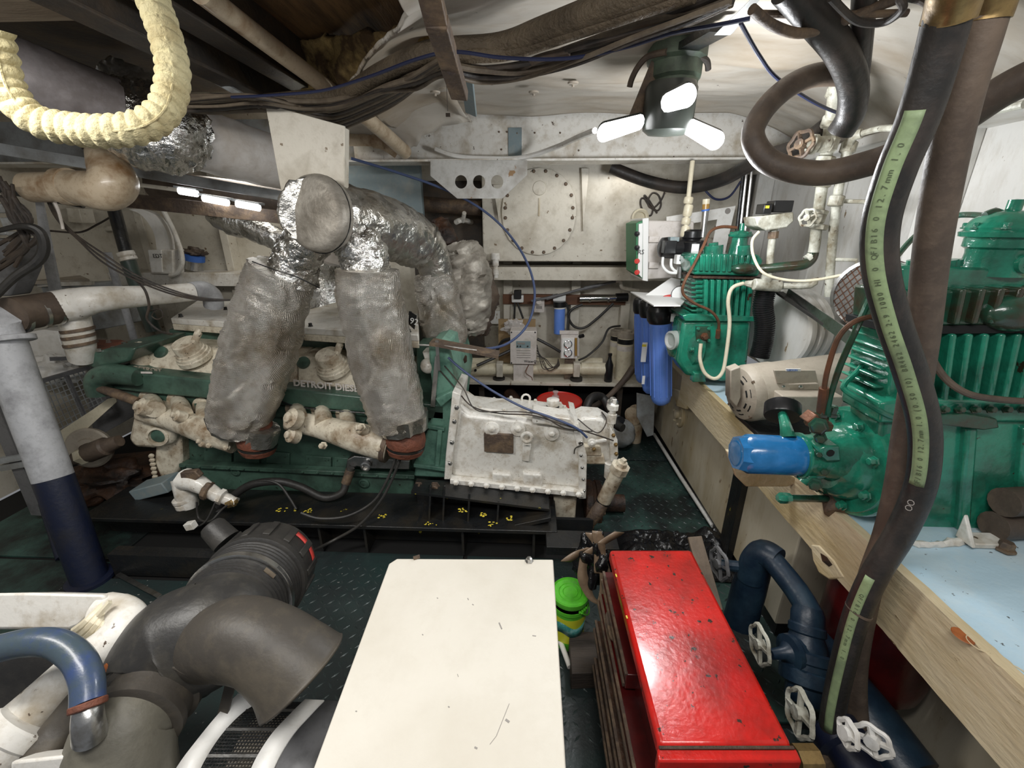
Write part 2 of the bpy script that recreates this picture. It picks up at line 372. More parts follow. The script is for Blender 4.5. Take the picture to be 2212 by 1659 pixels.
# horizontal stringer of the bulkhead under the tank
zb0 = W(1200, 606, 3.12).z; zb1 = W(1200, 577, 3.12).z
struct('trim_1', MB().box((W(1040, 590, 3.12).x, 3.12, zb0), (1.50, 3.46, zb1)), 'cream_wall', bev=.004)
# left shelf stringer
z0 = W(400, 618, 3.2).z; z1 = W(400, 589, 3.2).z
struct('trim_2', MB().box((-3.2, 3.2, z0), (W(560, 600, 3.2).x, 3.46, z1)), 'white_paint', bev=.004)
# hull side on the right, with ribs
hr = struct('wall_right', MB().box((1.52, .0, .7), (1.62, 3.56, 2.2)), 'white_hull')
for y, w_ in ((3.05, .05), (2.35, .07), (1.72, .07), (1.28, .06), (.9, .08)):
    obj('hull_rib', MB().box((1.42, y, .78), (1.52, y+w_, 1.88)), 'white_hull', hr, bev=.006)
obj('hull_shelf', MB().box((1.36, .3, 1.86), (1.53, 3.1, 1.90)), 'white_hull', hr, bev=.006)
obj('lining_panel', MB().box((1.47, .95, 1.35), (1.50, 1.26, 1.80)), 'tank_cream', hr, bev=.01)
# ceiling: deck above and quilted lining
struct('ceiling', MB().box((-3.2, .0, 2.46), (1.6, 3.56, 2.52)), 'brown_wood')
ce = bpy.data.objects['ceiling']
def lining():
    mb = MB(); nx, ny = 150, 130; x0, x1, y0, y1 = -.95, 1.52, .3, 2.62; idx = {}
    def border(y): return -.30 if y < 1.3 else (-.30-.50*(y-1.3)/.75 if y < 2.05 else -.80+.12*(y-2.05)/.5)
    for j in range(ny+1):
        for i in range(nx+1):
            x = x0+(x1-x0)*i/nx; y = y0+(y1-y0)*j/ny
            bb = border(y); x = max(x, bb-.01)
            z = ZC+.035
            z -= .03*abs(math.sin(y*4.1))*.5+.016*noise.noise(V((x*1.6, y*9, 0)))+.010*noise.noise(V((x*4, y*22, 3)))+.03*noise.noise(V((x*2, y*2, 7)))
            if x > 1.0: z -= (x-1.0)**1.4*.52
            if x < bb+.25: z -= .06*(1-(x-bb)/.25)**2
            idx[i, j] = len(mb.v); mb.v.append(V((x, y, z)))
    for j in range(ny):
        for i in range(nx):
            q = (idx[i, j], idx[i+1, j], idx[i+1, j+1], idx[i, j+1])
            if (mb.v[q[0]]-mb.v[q[1]]).length > 1e-4 or (mb.v[q[2]]-mb.v[q[3]]).length > 1e-4: mb.f.append(q[::-1])
    return mb
ln = obj('quilted_lining', lining(), 'lining', ce, sm=60); md = ln.modifiers.new('t', 'SOLIDIFY'); md.thickness = .012
# lining hanging over the beam corner
mb = MB()
nn = 16
cs = [[W(900, 322, 2.55), W(910, 290, 2.5), W(1000, 262, 2.5), W(1020, 262, 2.6)], [W(850, 330, 2.6), W(830, 250, 2.45), W(930, 190, 2.3), W(1005, 250, 2.4)], [W(700, 290, 2.6), W(760, 230, 2.3), W(850, 180, 2.1), W(960, 170, 2.1)]]
for j in range(nn+1):
    for i in range(nn+1):
        s, t = i/nn*3, j/nn*2; a = min(int(s), 2); b = min(int(t), 1); fs, ft = s-a, t-b
        p = (cs[b][a]*(1-fs)+cs[b][a+1]*fs)*(1-ft)+(cs[b+1][a]*(1-fs)+cs[b+1][a+1]*fs)*ft
        p = p+V((0, 0, .02*noise.noise(p*9)+.012*noise.noise(p*25))); mb.v.append(p)
for j in range(nn):
    for i in range(nn): mb.f.append((j*(nn+1)+i, j*(nn+1)+i+1, (j+1)*(nn+1)+i+1, (j+1)*(nn+1)+i))
ln = obj('lining_flap', mb, 'lining', ce, sm=60); md = ln.modifiers.new('t', 'SOLIDIFY'); md.thickness = .008
# stick pins with round washers
for u, v in ((940, 198), (1153, 198), (1238, 178)):
    obj('washer', MB().lathe(WZ(u, v, ZC-.0), (0, 0, -1), [(.022, 0), (.02, .006), (.005, .008), (.005, .016)], 14), 'lining', ce)
# opening above engine: brown deck boards, foam edge, side boards
obj('deck_opening_board', MB().box((-1.9, .4, 2.235), (-.15, 2.6, 2.26)), 'brown_wood', ce)
for k in range(2):
    obj('deck_beam', MB().box((-1.2+k*.26, .4, 2.16), (-1.17+k*.26, 2.3, 2.235)), 'dark_girder', ce)
mb = MB(); pth = [(-.26, .9, 2.14), (-.33, 1.33, 2.13), (-.55, 1.68, 2.13), (-.86, 2.06, 2.12), (-1.2, 2.12, 2.12)]
for a, b in zip(pth, pth[1:]): mb.bar(a, b, .14, .10, (0, 0, 1))
mb2 = MB(); q4 = [W(560, 104, 2.15), W(945, 50, 1.62), W(950, 140, 1.66), W(640, 200, 2.12)]; nf = 60
for j in range(15):
    for i in range(nf+1):
        s, t = i/nf, j/14; q = (q4[0]*(1-s)+q4[1]*s)*(1-t)+(q4[3]*(1-s)+q4[2]*s)*t
        mb2.v.append(q+V((0, -1, 0))*(.03*noise.noise(q*14)+.02*noise.noise(q*40))+V((0, 0, .02*noise.noise(q*8))))
for j in range(14):
    for i in range(nf): mb2.f.append((j*(nf+1)+i, j*(nf+1)+i+1, (j+1)*(nf+1)+i+1, (j+1)*(nf+1)+i))
o = obj('foam_edge', mb2, 'foam', ce, sm=60); md = o.modifiers.new('t', 'SOLIDIFY'); md.thickness = .04; md.offset = 1
# tan overhead board at the left
obj('overhead_board', MB().box((-3.2, .3, 2.12), (WZ(330, 60, 2.12).x, 1.5, 2.14)), 'tan_board', ce)
obj('overhead_board', MB().box((-3.2, 1.52, 2.22), (-1.35, 2.6, 2.24)), 'dark_girder', ce)
# longitudinal girders in the dark bay
for x, z, m_ in ((-1.12, 2.05, 'dark_girder'), (-.98, 2.10, 'dark_girder')):
    g = MB().box((x-.045, .4, z-.012), (x+.045, 3.4, z)).box((x-.006, .4, z), (x+.006, 3.4, z+.14))
    obj('deck_girder', g, m_, ce, bev=.003)
# transverse deck beam
bz = W(1300, 347, 2.62).z; bt = W(1300, 262, 2.66).z
bm = struct('trim_3', MB().box((-1.0, 2.66, bz), (1.52, 2.675, bt+.1)), 'white_paint')
bm.name = 'trim_3'
obj('beam_flange', MB().box((-3.2, 2.58, bz-.004), (1.52, 2.74, bz+.008)), 'white_paint', bm, bev=.002)
obj('paint_patch', MB().box((W(1098, 300, 2.66).x, 2.655, bz+.01), (W(1127, 300, 2.66).x, 2.66, W(1110, 276, 2.66).z)), 'patch_blue', bm)
for u, v in ((1095, 285), (1117, 288), (1155, 287), (1210, 287), (1250, 325), (1083, 323), (1078, 285)):
    obj('screw', MB().bolt(W(u, v, 2.66), (0, -1, 0), .004, .006), 'rust_steel', bm)
# far-left overhead: transverse girders, seen under the lagged pipe
obj('beam_web', MB().box((-3.2, 2.66, bz), (-1.0, 2.675, bz+.22)), 'grey_paint', bm)
x1 = W(905, 420, 2.9).x; x0 = W(745, 420, 2.9).x
struct('trim_4', MB().pb(745, 345, 910, 470, 2.95, .05), 'patch_blue', bev=.004)
# strong side box (tank) beneath the bench, right
sd = struct('trim_5', MB().box((.985, 1.32, .07), (1.515, 3.30, .64)), 'tank_cream', bev=.006)
obj('recess_panel', MB().box((1.24, .05, .0), (1.515, 1.32, .64)), 'tank_cream', sd, bev=.006)
obj('base_strip', MB().box((1.0, 1.33, 0), (1.5, 3.30, .07)), 'black_steel', sd)
mb = MB().box((.955, 1.70, .0), (.985, 1.735, .66)).box((.955, 1.735, 0), (.962, 1.79, .66))
obj('angle_post', mb, 'black_steel', sd, bev=.002)
# round inspection flange on the side
pf = WX(1470, 895, .985)
obj('inspection_flange', MB().lathe(pf, (-1, 0, 0), [(.085, 0), (.085, .012), (.078, .018), (.03, .02), (.03, .035), (.02, .04)], 24), 'tank_cream', sd)
for k in range(6):
    a = k*math.pi/3; obj('bolt', MB().bolt(pf+V((-.018, math.cos(a)*.065, math.sin(a)*.065)), (-1, 0, 0), .008, .012), 'tank_cream', sd)
# ================================================================ ENGINE
def boltrow(p, parent, m, a, b, n, r=.007, h=.01, ax=(0, -1, 0), name='bolt'):
    a, b = V(a), V(b)
    for i in range(n): obj(name, MB().bolt(a+(b-a)*(i/max(1, n-1)), ax, r, h), m, parent)
# steel bed the engine stands on
zt = W(1000, 1120, 1.78).z
eb = T('engine_bed', 'black painted steel girder running under the green engine and the white gearbox', 'girder', (-.8, 1.8, 0))
obj('top_plate', MB().box((-2.25, 1.70, zt-.02), (W(1205, 1130, 1.7).x, 1.98, zt)), 'black_steel', eb, bev=.003)
obj('web_plate', MB().box((-2.25, 1.82, 0), (.33, 1.84, zt-.02)), 'black_steel', eb)
for u in (700, 795, 1000, 1150): x = W(u, 1180, 1.75).x; obj('stiffener', MB().box((x, 1.72, 0), (x+.012, 1.82, zt-.02)), 'black_steel', eb)
obj('packing_plate', MB().box((W(1180, 1150, 1.66).x, 1.60, zt-.05), (W(1335, 1150, 1.66).x, 1.72, zt-.005)), 'black_steel', eb, bev=.002)
one('foot_block', 'small black bracket standing on the floor left of the white cabinet', 'bracket', MB().box(W(790, 1250, 1.45)+V((-.03, 0, 0)), V((W(815, 1175, 1.45).x, 1.52, W(815, 1175, 1.45).z))), 'black_steel', bev=.003) if 0 else None

en = T('diesel_engine', 'long green V marine diesel engine with cream rocker covers and manifolds, on the black bed', 'engine', (-1.1, 2.3, zt))
obj('cylinder_block', MB().pp([(262, 862), (955, 925), (955, 1035), (890, 1040), (392, 1012), (385, 945)], 2.06, .62), 'engine_green', en, bev=.01)
obj('oil_pan', MB().pp([(388, 1005), (892, 1030), (895, 1108), (560, 1104), (402, 1072)], 2.02, .55), 'engine_green', en, bev=.012)
obj('pan_rail', MB().pp([(386, 1002), (895, 1027), (895, 1036), (386, 1010)], 1.995, .05), 'engine_green', en, bev=.003)
obj('pan_rail', MB().pp([(560, 1072), (893, 1088), (893, 1093), (560, 1077)], 2.005, .05), 'engine_green', en, bev=.003)
boltrow(None, en, 'engine_green', W(400, 1006, 1.995), W(880, 1031, 1.995), 16, .006, .008)
# inspection panels on the side
for a, b, c, d in ((440, 965, 500, 998), (505, 970, 560, 1000), (575, 975, 625, 1002), (660, 984, 715, 1008), (722, 988, 780, 1012)):
    h = obj('side_cover', MB().pp([(a, b), (c, b+5), (c, d+3), (a, d-2)], 2.045, .03), 'engine_green', en, bev=.003)
    boltrow(None, h, 'engine_green', W(a+6, b+6, 2.045), W(c-6, b+9, 2.045), 2, .004, .006)
for u, v, r in ((510, 1018, .026), (787, 1043, .03), (540, 1010, .015)):
    obj('core_plug', MB().lathe(W(u, v, 2.02), (0, -1, 0), [(r, 0), (r, .008), (r*.7, .012), (r*.6, .004), (0, .004)], 18), 'engine_green', en)
obj('head_rail', MB().pp([(208, 806), (262, 795), (300, 806), (640, 842), (790, 858), (960, 876), (960, 908), (790, 892), (300, 848), (225, 838)], 2.0, .34), 'engine_green', en, bev=.008)
obj('head_lower', MB().pp([(225, 838), (300, 846), (960, 905), (960, 938), (640, 905), (290, 878), (262, 862)], 2.03, .30), 'engine_green', en, bev=.004)
for i in range(12):
    u = 320+i*50; obj('lug', MB().pb(u, 862+(u-320)*.105, u+18, 872+(u-320)*.105, 2.015, .03), 'engine_green', en, bev=.002)
obj('fuel_tube', MB().tube(cp([(560, 876, 1.98), (590, 862, 1.98), (650, 880, 1.98), (800, 893, 1.98)]), .004, 6), 'black_steel', en)
# rocker covers
def cover(b0, b1, t0, t1):
    a, b = W(*b0, 2.07), W(*b1, 2.07); c, d = W(*t1, 2.20), W(*t0, 2.20)
    a2, b2 = W(b0[0], b0[1]-14, 2.09), W(b1[0], b1[1]-14, 2.09)
    sec = lambda p, p2, q: [p, p2, q, q+V((0, .28, -.01)), V((p.x, 2.5, p.z))]
    s0, s1 = sec(a, a2, d), sec(b, b2, c); mb = MB(); n = 5
    return mb.add(s0+s1, [tuple(range(n))[::-1], tuple(range(n, 2*n))]+[(i, (i+1) % n, n+(i+1) % n, n+i) for i in range(n)])
rc1 = obj('rocker_cover', cover((280, 806), (640, 843), (305, 742), (640, 768)), 'manifold_cream', en, bev=.008)
rc2 = obj('rocker_cover', cover((643, 843), (905, 868), (643, 768), (890, 790)), 'manifold_cream', en, bev=.008)
text('DETROIT', W(290, 800, 2.052), W(640, 843, 2.05)-W(280, 806, 2.05), Z1, .036, 'motor_beige', rc1, depth=.006)
text('DETROIT DIESEL', W(634, 833, 2.050), W(905, 868, 2.05)-W(643, 843, 2.05), Z1, .050, 'panel_white', rc2, depth=.006, bold=.001)
for rc, (u, v), (nu, nv) in ((rc1, (420, 776), (443, 726)), (rc2, (722, 800), (727, 750))):
    p = W(u-4, v-12, 2.14); ax = V((-.12, -.42, 1)).normalized()
    h = obj('breather_cap', MB().lathe(p-ax*.01, ax, [(r_*.84, t_*.84) for r_, t_ in ((.104, -.03), (.104, .0), (.098, .006), (.096, .02), (.088, .024), (.086, .038), (.079, .043), (.074, .10), (.068, .106), (0, .106))], 28), 'manifold_cream', rc)
    q = p+ax*.082+V((.045, .02, -.01)); obj('breather_nozzle', MB().tube([q, q+V((.02, .02, .05))], .018, 12).tube([q+V((.012, .012, .03)), q+V((.026, .026, .065))], .013, 8), 'manifold_cream', rc)
for rc, u, v in ((rc1, 347, 761), (rc2, 655, 783)):
    obj('green_plug', MB().lathe(W(u, v, 2.16), (-.05, -.75, .65), [(.034, -.01), (.034, .006), (.026, .01), (0, .012)], 18), 'engine_green', rc, label='dark green oval plug')
obj('filler_cap', MB().lathe(W(301, 776, 2.11), (-.1, -.3, 1), [(.05, -.03), (.04, .03), (.022, .04), (.022, .06), (.036, .065), (.036, .085), (.0, .09)], 18), 'manifold_cream', rc1)
obj('filler_handle', MB().tube(cp([(285, 748, 2.12), (300, 740, 2.12), (318, 745, 2.12)]), .006, 6), 'manifold_cream', rc1)
for u, v in ((315, 749), (470, 757), (600, 768), (690, 776), (860, 790)):
    obj('cover_bolt', MB().bolt(W(u, v, 2.24), (0, -.2, 1), .008, .02), 'steel', en)
# air box lids behind, white
def lid(px, m='white_paint'):
    pts = [WZ(u, v, LZ) for u, v in px]
    return MB().prism(pts, (0, 0, .035))
LZ = W(372, 700, 2.38).z
for px in ([(372, 700), (640, 720), (640, 668), (435, 655)], [(655, 722), (905, 738), (905, 690), (655, 670)]):
    b = obj('air_box_rim', MB().prism([WZ(u, v, LZ) for u, v in px], (0, 0, -.035)), 'manifold_cream', en, bev=.004)
    l = obj('air_box_lid', lid(px), 'white_paint', en, bev=.005)
    c = sum(([WZ(u, v, LZ) for u, v in px]), V((0, 0, 0)))/4
    for u, v in px:
        q = WZ(u, v, LZ); q = q+(c-q)*.14; obj('wing_nut', MB().bolt(q+V((0, 0, .035)), Z1, .010, .018), 'black_steel', l)
    q = c+V((-.1, .02, .035)); obj('wing_nut', MB().bolt(q, Z1, .010, .018), 'black_steel', l)
obj('blower_case', MB().box((W(380, 720, 2.45).x, 2.40, LZ-.25), (W(905, 740, 2.45).x, 2.80, LZ-.036)), 'engine_green', en, bev=.01)
obj('rail_pipe', MB().tube(cp([(400, 748, 2.38), (460, 752, 2.38), (640, 765, 2.38)]), .02, 10, 2), 'engine_green', en)
# thermostat housing, left end
h = obj('thermostat_housing', MB().pp([(160, 770), (240, 752), (292, 752), (278, 780), (215, 800), (180, 790)], 2.0, .35), 'engine_green', en, bev=.012)
obj('top_gasket', MB().prism([WZ(u, v, W(200, 758, 2.05).z) for u, v in ((172, 760), (225, 762), (282, 745), (262, 738), (210, 738))], (0, 0, .012)), 'rust_red', en, bev=.002)
for u, v in ((185, 755), (215, 759), (245, 754), (268, 744), (235, 740)): obj('bolt', MB().bolt(WZ(u, v, W(200, 758, 2.05).z+.012), Z1, .010, .014), 'steel', h)
obj('water_elbow', MB().tube(cp([(220, 850, 1.98), (215, 822, 1.98), (240, 808, 1.98), (300, 815, 1.98)]), [.06, .06, .055, .045], 16, 5), 'engine_green', en)
obj('front_cover', MB().pp([(200, 800), (262, 800), (262, 855), (205, 830)], 2.04, .4), 'engine_green', en, bev=.01)
obj('label_plate', MB().pb(300, 803, 328, 807, 1.995, .003), 'panel_white', en)
# cast cream end housing, left under the manifold
hs = obj('raw_water_pump', MB().pp([(285, 905), (298, 880), (330, 876), (372, 888), (388, 905), (372, 960), (330, 970), (290, 968), (275, 950)], 1.96, .18), 'manifold_cream', en, bev=.022)
obj('pump_port', MB().lathe(W(342, 942, 1.955), (.25, -1, .1), [(.055, -.03), (.052, .012), (.040, .014), (.036, -.005)], 22).lathe(W(342, 942, 1.96), (.25, -1, .1), [(.036, -.006), (0, -.005)], 22), 'manifold_cream', hs)
obj('port_plug', MB().lathe(W(342, 942, 1.957), (.25, -1, .1), [(.036, .0), (.030, .006), (0, .006)], 18), 'engine_green', hs, label='dark green plug')
obj('pump_body', MB().pp([(335, 955), (388, 930), (392, 1000), (372, 1040), (345, 1032), (332, 1000)], 2.0, .2), 'manifold_cream', en, bev=.015)
for k in range(7): obj('bolt', MB().ball(W(327+k*1.6, 985+k*9, 1.99), .014, 8, 6), 'manifold_cream', en)
obj('bed_block', MB().boxf(W(340, 1050, 1.92), V((.10, 0, .03)), V((0, .06, 0)), V((-.012, 0, .03))), 'patch_blue', en, bev=.006, label='pale grey-green oily bracket')
# exhaust manifolds
def manifold(a, b, ra, rb, stubs, flanges):
    g = obj('exhaust_manifold', MB().tube(cp([a, ((a[0]*2+b[0])/3, (a[1]*2+b[1])/3-3, a[2]), ((a[0]+2*b[0])/3, (a[1]+2*b[1])/3, b[2]), b]), [ra*.8, ra*.95, (ra+rb)/2, rb], 20, 6), 'manifold_cream', en)
    for su, sv, tu, tv in stubs:
        obj('exhaust_port', MB().tube([W(su, sv, 2.04), W((su+tu)/2, (sv+tv)/2-4, 1.97), W(tu, tv, 1.90)], [.036, .040, .044], 14, 3).lathe(W(su, sv, 2.035), (0, -1, .15), [(.052, 0), (.052, .016)], 16), 'manifold_cream', g)
    for fu, fv, fy, r in flanges:
        obj('end_flange', MB().lathe(W(fu, fv, fy), (-.35, -.6, .5), [(r, -.02), (r, .02), (r*.8, .026), (r*.55, .028), (r*.5, .04), (0, .045)], 14), 'manifold_cream', g)
    return g
m1 = manifold((305, 890, 1.95), (512, 948, 1.87), .058, .075, ((325, 862, 335, 885), (385, 866, 395, 895), (440, 878, 445, 910)), ((390, 900, 1.86, .028), (445, 955, 1.83, .028), (312, 880, 1.9, .045)))
m2 = manifold((622, 908, 1.93), (840, 962, 1.85), .062, .082, ((640, 882, 645, 905), (695, 884, 700, 915), (748, 893, 752, 925)), ((635, 905, 1.86, .050), (634, 942, 1.86, .036), (783, 928, 1.80, .025)))
for u, v in ((783, 922), (822, 968), (700, 962)): obj('bolt', MB().bolt(W(u, v, 1.79), (-.1, -1, .35), .014, .03), 'manifold_cream', m2)
for u, v in ((455, 960), (492, 965)): obj('bolt', MB().bolt(W(u, v, 1.81), (-.1, -1, 0), .012, .02), 'manifold_cream', m1)
obj('end_clamp', MB().lathe(W(838, 961, 1.85), (1, -.1, -.25), [(.088, -.01), (.088, .012)], 24), 'rust_steel', m2)
# expansion couplings, rusty
def coupling(u, v, Y, s=1.):
    p = W(u, v, Y); g = MB().lathe(p, (.12, .05, 1), [(.055*s, -.085), (.082*s, -.07), (.090*s, -.045), (.082*s, -.032), (.092*s, -.026), (.096*s, .0), (.090*s, .02), (.075*s, .06), (.07*s, .12)], 26)
    g.jitter(.003, 30); h = obj('flexible_coupling', g, 'rust_red', en)
    obj('band_clamp', MB().lathe(p+V((-.004, 0, -.036)), (.12, .05, 1), [(.092*s, -.006), (.092*s, .006)], 26), 'black_steel', h)
coupling(556, 948, 1.84, .95); coupling(877, 948, 1.83, 1.0)
# steel oil fitting and black oil hose
obj('oil_fitting', MB().pp([(750, 992), (765, 985), (885, 995), (885, 1015), (800, 1013), (770, 1008), (755, 1020), (745, 1015)], 1.97, .06), 'steel', en, bev=.006)
obj('oil_port', MB().lathe(W(792, 1005, 1.965), (0, -1, .1), [(.026, 0), (.026, .02), (.018, .022), (.016, .005), (0, .005)], 16), 'steel', en)
obj('oil_hose', MB().tube(cp([(758, 1010, 1.95), (748, 1040, 1.93), (738, 1065, 1.9), (700, 1075, 1.88), (650, 1052, 1.88), (600, 1040, 1.86), (540, 1048, 1.84), (495, 1078, 1.82), (470, 1095, 1.8)]), .020, 12, 6), 'black_rubber', en)
obj('hose_ferrule', MB().tube(cp([(757, 1015, 1.95), (747, 1044, 1.93)]), .025, 12), 'rust_steel', en)
# bell housing, mint
bh = obj('bell_housing', MB().pp([(925, 745), (950, 738), (968, 745), (975, 790), (988, 848), (966, 1034), (893, 1030), (902, 985), (925, 925), (940, 870), (928, 800)], 2.0, .6), 'engine_mint', en, bev=.012)
obj('housing_rib', MB().pp([(940, 862), (975, 845), (985, 852), (952, 880)], 1.955, .06), 'engine_mint', bh, bev=.004)
obj('housing_rib', MB().pp([(893, 1002), (965, 1012), (965, 1020), (893, 1010)], 1.96, .06), 'engine_mint', bh, bev=.004)
obj('housing_rib', MB().pp([(922, 918), (960, 925), (960, 933), (922, 926)], 1.975, .06), 'engine_mint', bh, bev=.004)
obj('housing_rib', MB().pp([(945, 930), (955, 930), (948, 1010), (938, 1010)], 1.97, .05), 'engine_mint', bh, bev=.004)
obj('flywheel_cover', MB().pp([(898, 745), (950, 735), (955, 760), (940, 800), (935, 870), (902, 860)], 2.15, .35), 'engine_green', en, bev=.01)
# governor / control linkage
obj('governor', MB().pp([(912, 760), (950, 752), (955, 790), (925, 800)], 2.04, .08).ball(W(925, 790, 2.03), .04, 12, 8), 'gear_white', en, bev=.004)
obj('link_arm', MB().bar(W(945, 770, 2.0), W(935, 878, 1.98), .022, .012), 'steel', en)
obj('link_arm', MB().bar(W(944, 735, 1.96), W(948, 800, 1.96), .016, .012), 'steel', en)
obj('link_shelf', MB().boxf(W(1005, 752, 1.97), V((.16, 0, -.03)), V((0, .05, 0)), V((0, 0, .006))), 'rust_steel', en)
obj('link_rod', MB().tube(cp([(905, 745, 1.93), (960, 748, 1.93), (1030, 757, 1.93)]), .005, 6, 1), 'steel', en)
# identification plate
obj('number_plate', MB().pp([(884, 672), (900, 682), (895, 712), (882, 700)], 2.12, .006), 'black_steel', en); text('92', W(884, 698, 2.115), V((.9, 0, -.25)), Z1, .045, 'label_white', en)
# ---------------------------------------------------------------- gearbox
gb = T('marine_gearbox', 'white marine reduction gearbox with bolted housing, joined to the right end of the green engine', 'gearbox', (-.05, 2.15, zt))
gz = .672
hb = obj('gear_housing', MB().pp([(988, 876), (1012, 893), (1130, 906), (1238, 925), (1256, 942), (1264, 985), (1262, 1060), (975, 1032), (972, 980)], 1.93, .26), 'gear_white', gb, bev=.024)
ringp = [(977, 846), (994, 852), (988, 905), (978, 980), (974, 1036), (959, 1036), (963, 980), (972, 900)]
rf = obj('housing_flange', MB().pp(ringp, 1.90, .28), 'gear_white', gb, bev=.004)
for u, v in ((987, 880), (982, 910), (977, 955), (973, 1000)): obj('bolt', MB().bolt(W(u, v, 1.90), (-.3, -1, 0), .009, .012), 'steel', rf)
tp = [W(u, v, y)+V((0, 0, -.010)) for u, v, y in ((1022, 868, 2.19), (1100, 862, 2.19), (1215, 876, 2.16), (1236, 892, 2.08), (1233, 905, 2.0), (1215, 908, 1.97), (1140, 898, 1.96), (1028, 884, 1.99))]
cv = obj('top_cover', MB().prism(tp, (0, 0, .022)), 'gear_white', gb, bev=.006)
c = sum(tp, V((0, 0, 0)))/8
for q in tp: obj('bolt', MB().bolt(q+(c-q)*.08+V((0, 0, .022)), Z1, .008, .010), 'gear_white', cv)
for a, b in zip(tp, tp[1:]): obj('bolt', MB().bolt((a+b)/2+(c-(a+b)/2)*.08+V((0, 0, .022)), Z1, .008, .010), 'gear_white', cv)
obj('step_cover', MB().pp([(1150, 894), (1232, 905), (1250, 925), (1236, 930), (1180, 918), (1150, 915)], 1.895, .12), 'gear_white', gb, bev=.006)
fc = obj('filler_cap', MB().lathe(W(1194, 884, 2.06), Z1, [(.026, -.01), (.024, .02), (.022, .02), (.022, .022), (.032, .024), (.033, .055), (.028, .058), (0, .058)], 20), 'gear_white', gb)
obj('cap_ring', MB().lathe(W(1194, 884, 2.06)+V((0, 0, .012)), Z1, [(.0335, 0), (.0335, .007)], 20), 'black_steel', fc)
for u, v in ((1062, 926), (1119, 926), (1192, 936)):
    obj('boss', MB().lathe(W(u, v, 1.93), (0, -1, .1), [(.045, -.01), (.036, .010), (.022, .014), (0, .014)], 18), 'gear_white', gb)
    obj('bolt', MB().bolt(W(u, v, 1.914), (0, -1, .1), .014, .014), 'gear_white', gb)
np_ = obj('name_plate', MB().pp([(1045, 937), (1109, 940), (1109, 980), (1046, 976)], 1.915, .02), 'rust_steel', gb, bev=.002, label='dark worn data plate')
e = W(1138, 945, 1.885)
ring = [e+V((math.cos(a)*.024, 0, math.sin(a)*.024)) for a in [i*math.pi/8 for i in range(17)]]
obj('lifting_eye', MB().tube(ring, .009, 8, 1, False).bar(e+V((0, .0, -.03)), e+V((0, .04, -.05)), .02, .02), 'gear_white', gb)
obj('eye_pad', MB().pp([(1129, 958), (1148, 960), (1144, 998), (1128, 996)], 1.91, .03), 'gear_white', gb, bev=.005)
for a in (1062, 1128): obj('foot_pad', MB().pp([(a, 1022), (a+42, 1026), (a+46, 1058), (a+4, 1054)], 1.905, .05), 'gear_white', gb, bev=.010)
bf = obj('bottom_flange', MB().pp([(972, 1036), (1262, 1064), (1262, 1075), (972, 1046)], 1.89, .30), 'gear_white', gb, bev=.003)
boltrow(None, bf, 'gear_white', W(985, 1042, 1.88), W(1250, 1068, 1.88), 9, .012, .014, (0, -1, .6))
ef = obj('end_flange', MB().pp([(1236, 912), (1250, 916), (1268, 985), (1266, 1078), (1250, 1078), (1250, 985)], 1.91, .27), 'gear_white', gb, bev=.004)
boltrow(None, ef, 'steel', W(1250, 930, 1.905), W(1262, 1060, 1.905), 6, .006, .008)
vb = obj('control_valve', MB().pp([(1240, 912), (1262, 902), (1300, 905), (1322, 918), (1332, 945), (1334, 1000), (1322, 1006), (1268, 1005), (1262, 960)], 2.0, .16), 'gear_white', gb, bev=.014)
obj('valve_body', MB().pp([(1262, 965), (1298, 968), (1300, 985), (1264, 985)], 1.965, .05), 'manifold_cream', vb, bev=.004)
obj('valve_sump', MB().pp([(1262, 985), (1305, 985), (1308, 1003), (1266, 1003)], 1.97, .06), 'manifold_cream', vb, bev=.006)
obj('valve_plate', MB().pp([(1318, 922), (1334, 950), (1336, 985), (1330, 1002), (1318, 996)], 1.955, .03), 'gear_white', vb, bev=.004)
for u, v in ((1325, 940), (1330, 960), (1331, 980), (1283, 970)): obj('bolt', MB().bolt(W(u, v, 1.95), (0, -1, 0), .008, .012), 'brass', vb)
obj('valve_lever', MB().lathe(W(1278, 955, 1.955), (0, -1, 0), [(.022, 0), (.022, .012), (.010, .014), (.010, .02), (0, .02)], 14).bar(W(1278, 955, 1.955), W(1310, 950, 1.955), .022, .012), 'gear_white', vb, bev=.002)
obj('valve_cap', MB().lathe(W(1285, 905, 2.05), (0, 0, 1), [(.05, -.03), (.045, .01), (.03, .012), (.03, .03), (0, .03)], 14), 'gear_white', vb)
obj('fitting_stack', MB().lathe(W(1318, 925, 2.0), (.06, 0, 1), [(.016, 0), (.016, .03), (.024, .032), (.024, .08), (.016, .085), (.016, .10), (.026, .105), (.026, .13), (.012, .135), (.012, .16)], 10), 'gear_white', vb)
obj('gauge_port', MB().lathe(W(1322, 878, 2.02), (0, -.3, 1), [(.02, -.02), (.028, 0), (.028, .03), (.016, .035), (.016, .05), (0, .052)], 12), 'steel', vb)
obj('valve_elbow', MB().tube(cp([(1318, 1000, 1.97), (1316, 1030, 1.97)]), .028, 12), 'gear_white', gb)
obj('dip_hook', MB().tube(cp([(1240, 980, 1.9), (1243, 968, 1.9), (1258, 960, 1.9), (1256, 955, 1.9), (1250, 958, 1.9)]), .004, 6), 'steel', gb)
obj('boot', MB().pp([(1195, 1072), (1246, 1075), (1242, 1135), (1202, 1135)], 1.95, .2), 'manifold_cream', gb, bev=.008, label='cream stained support foot')
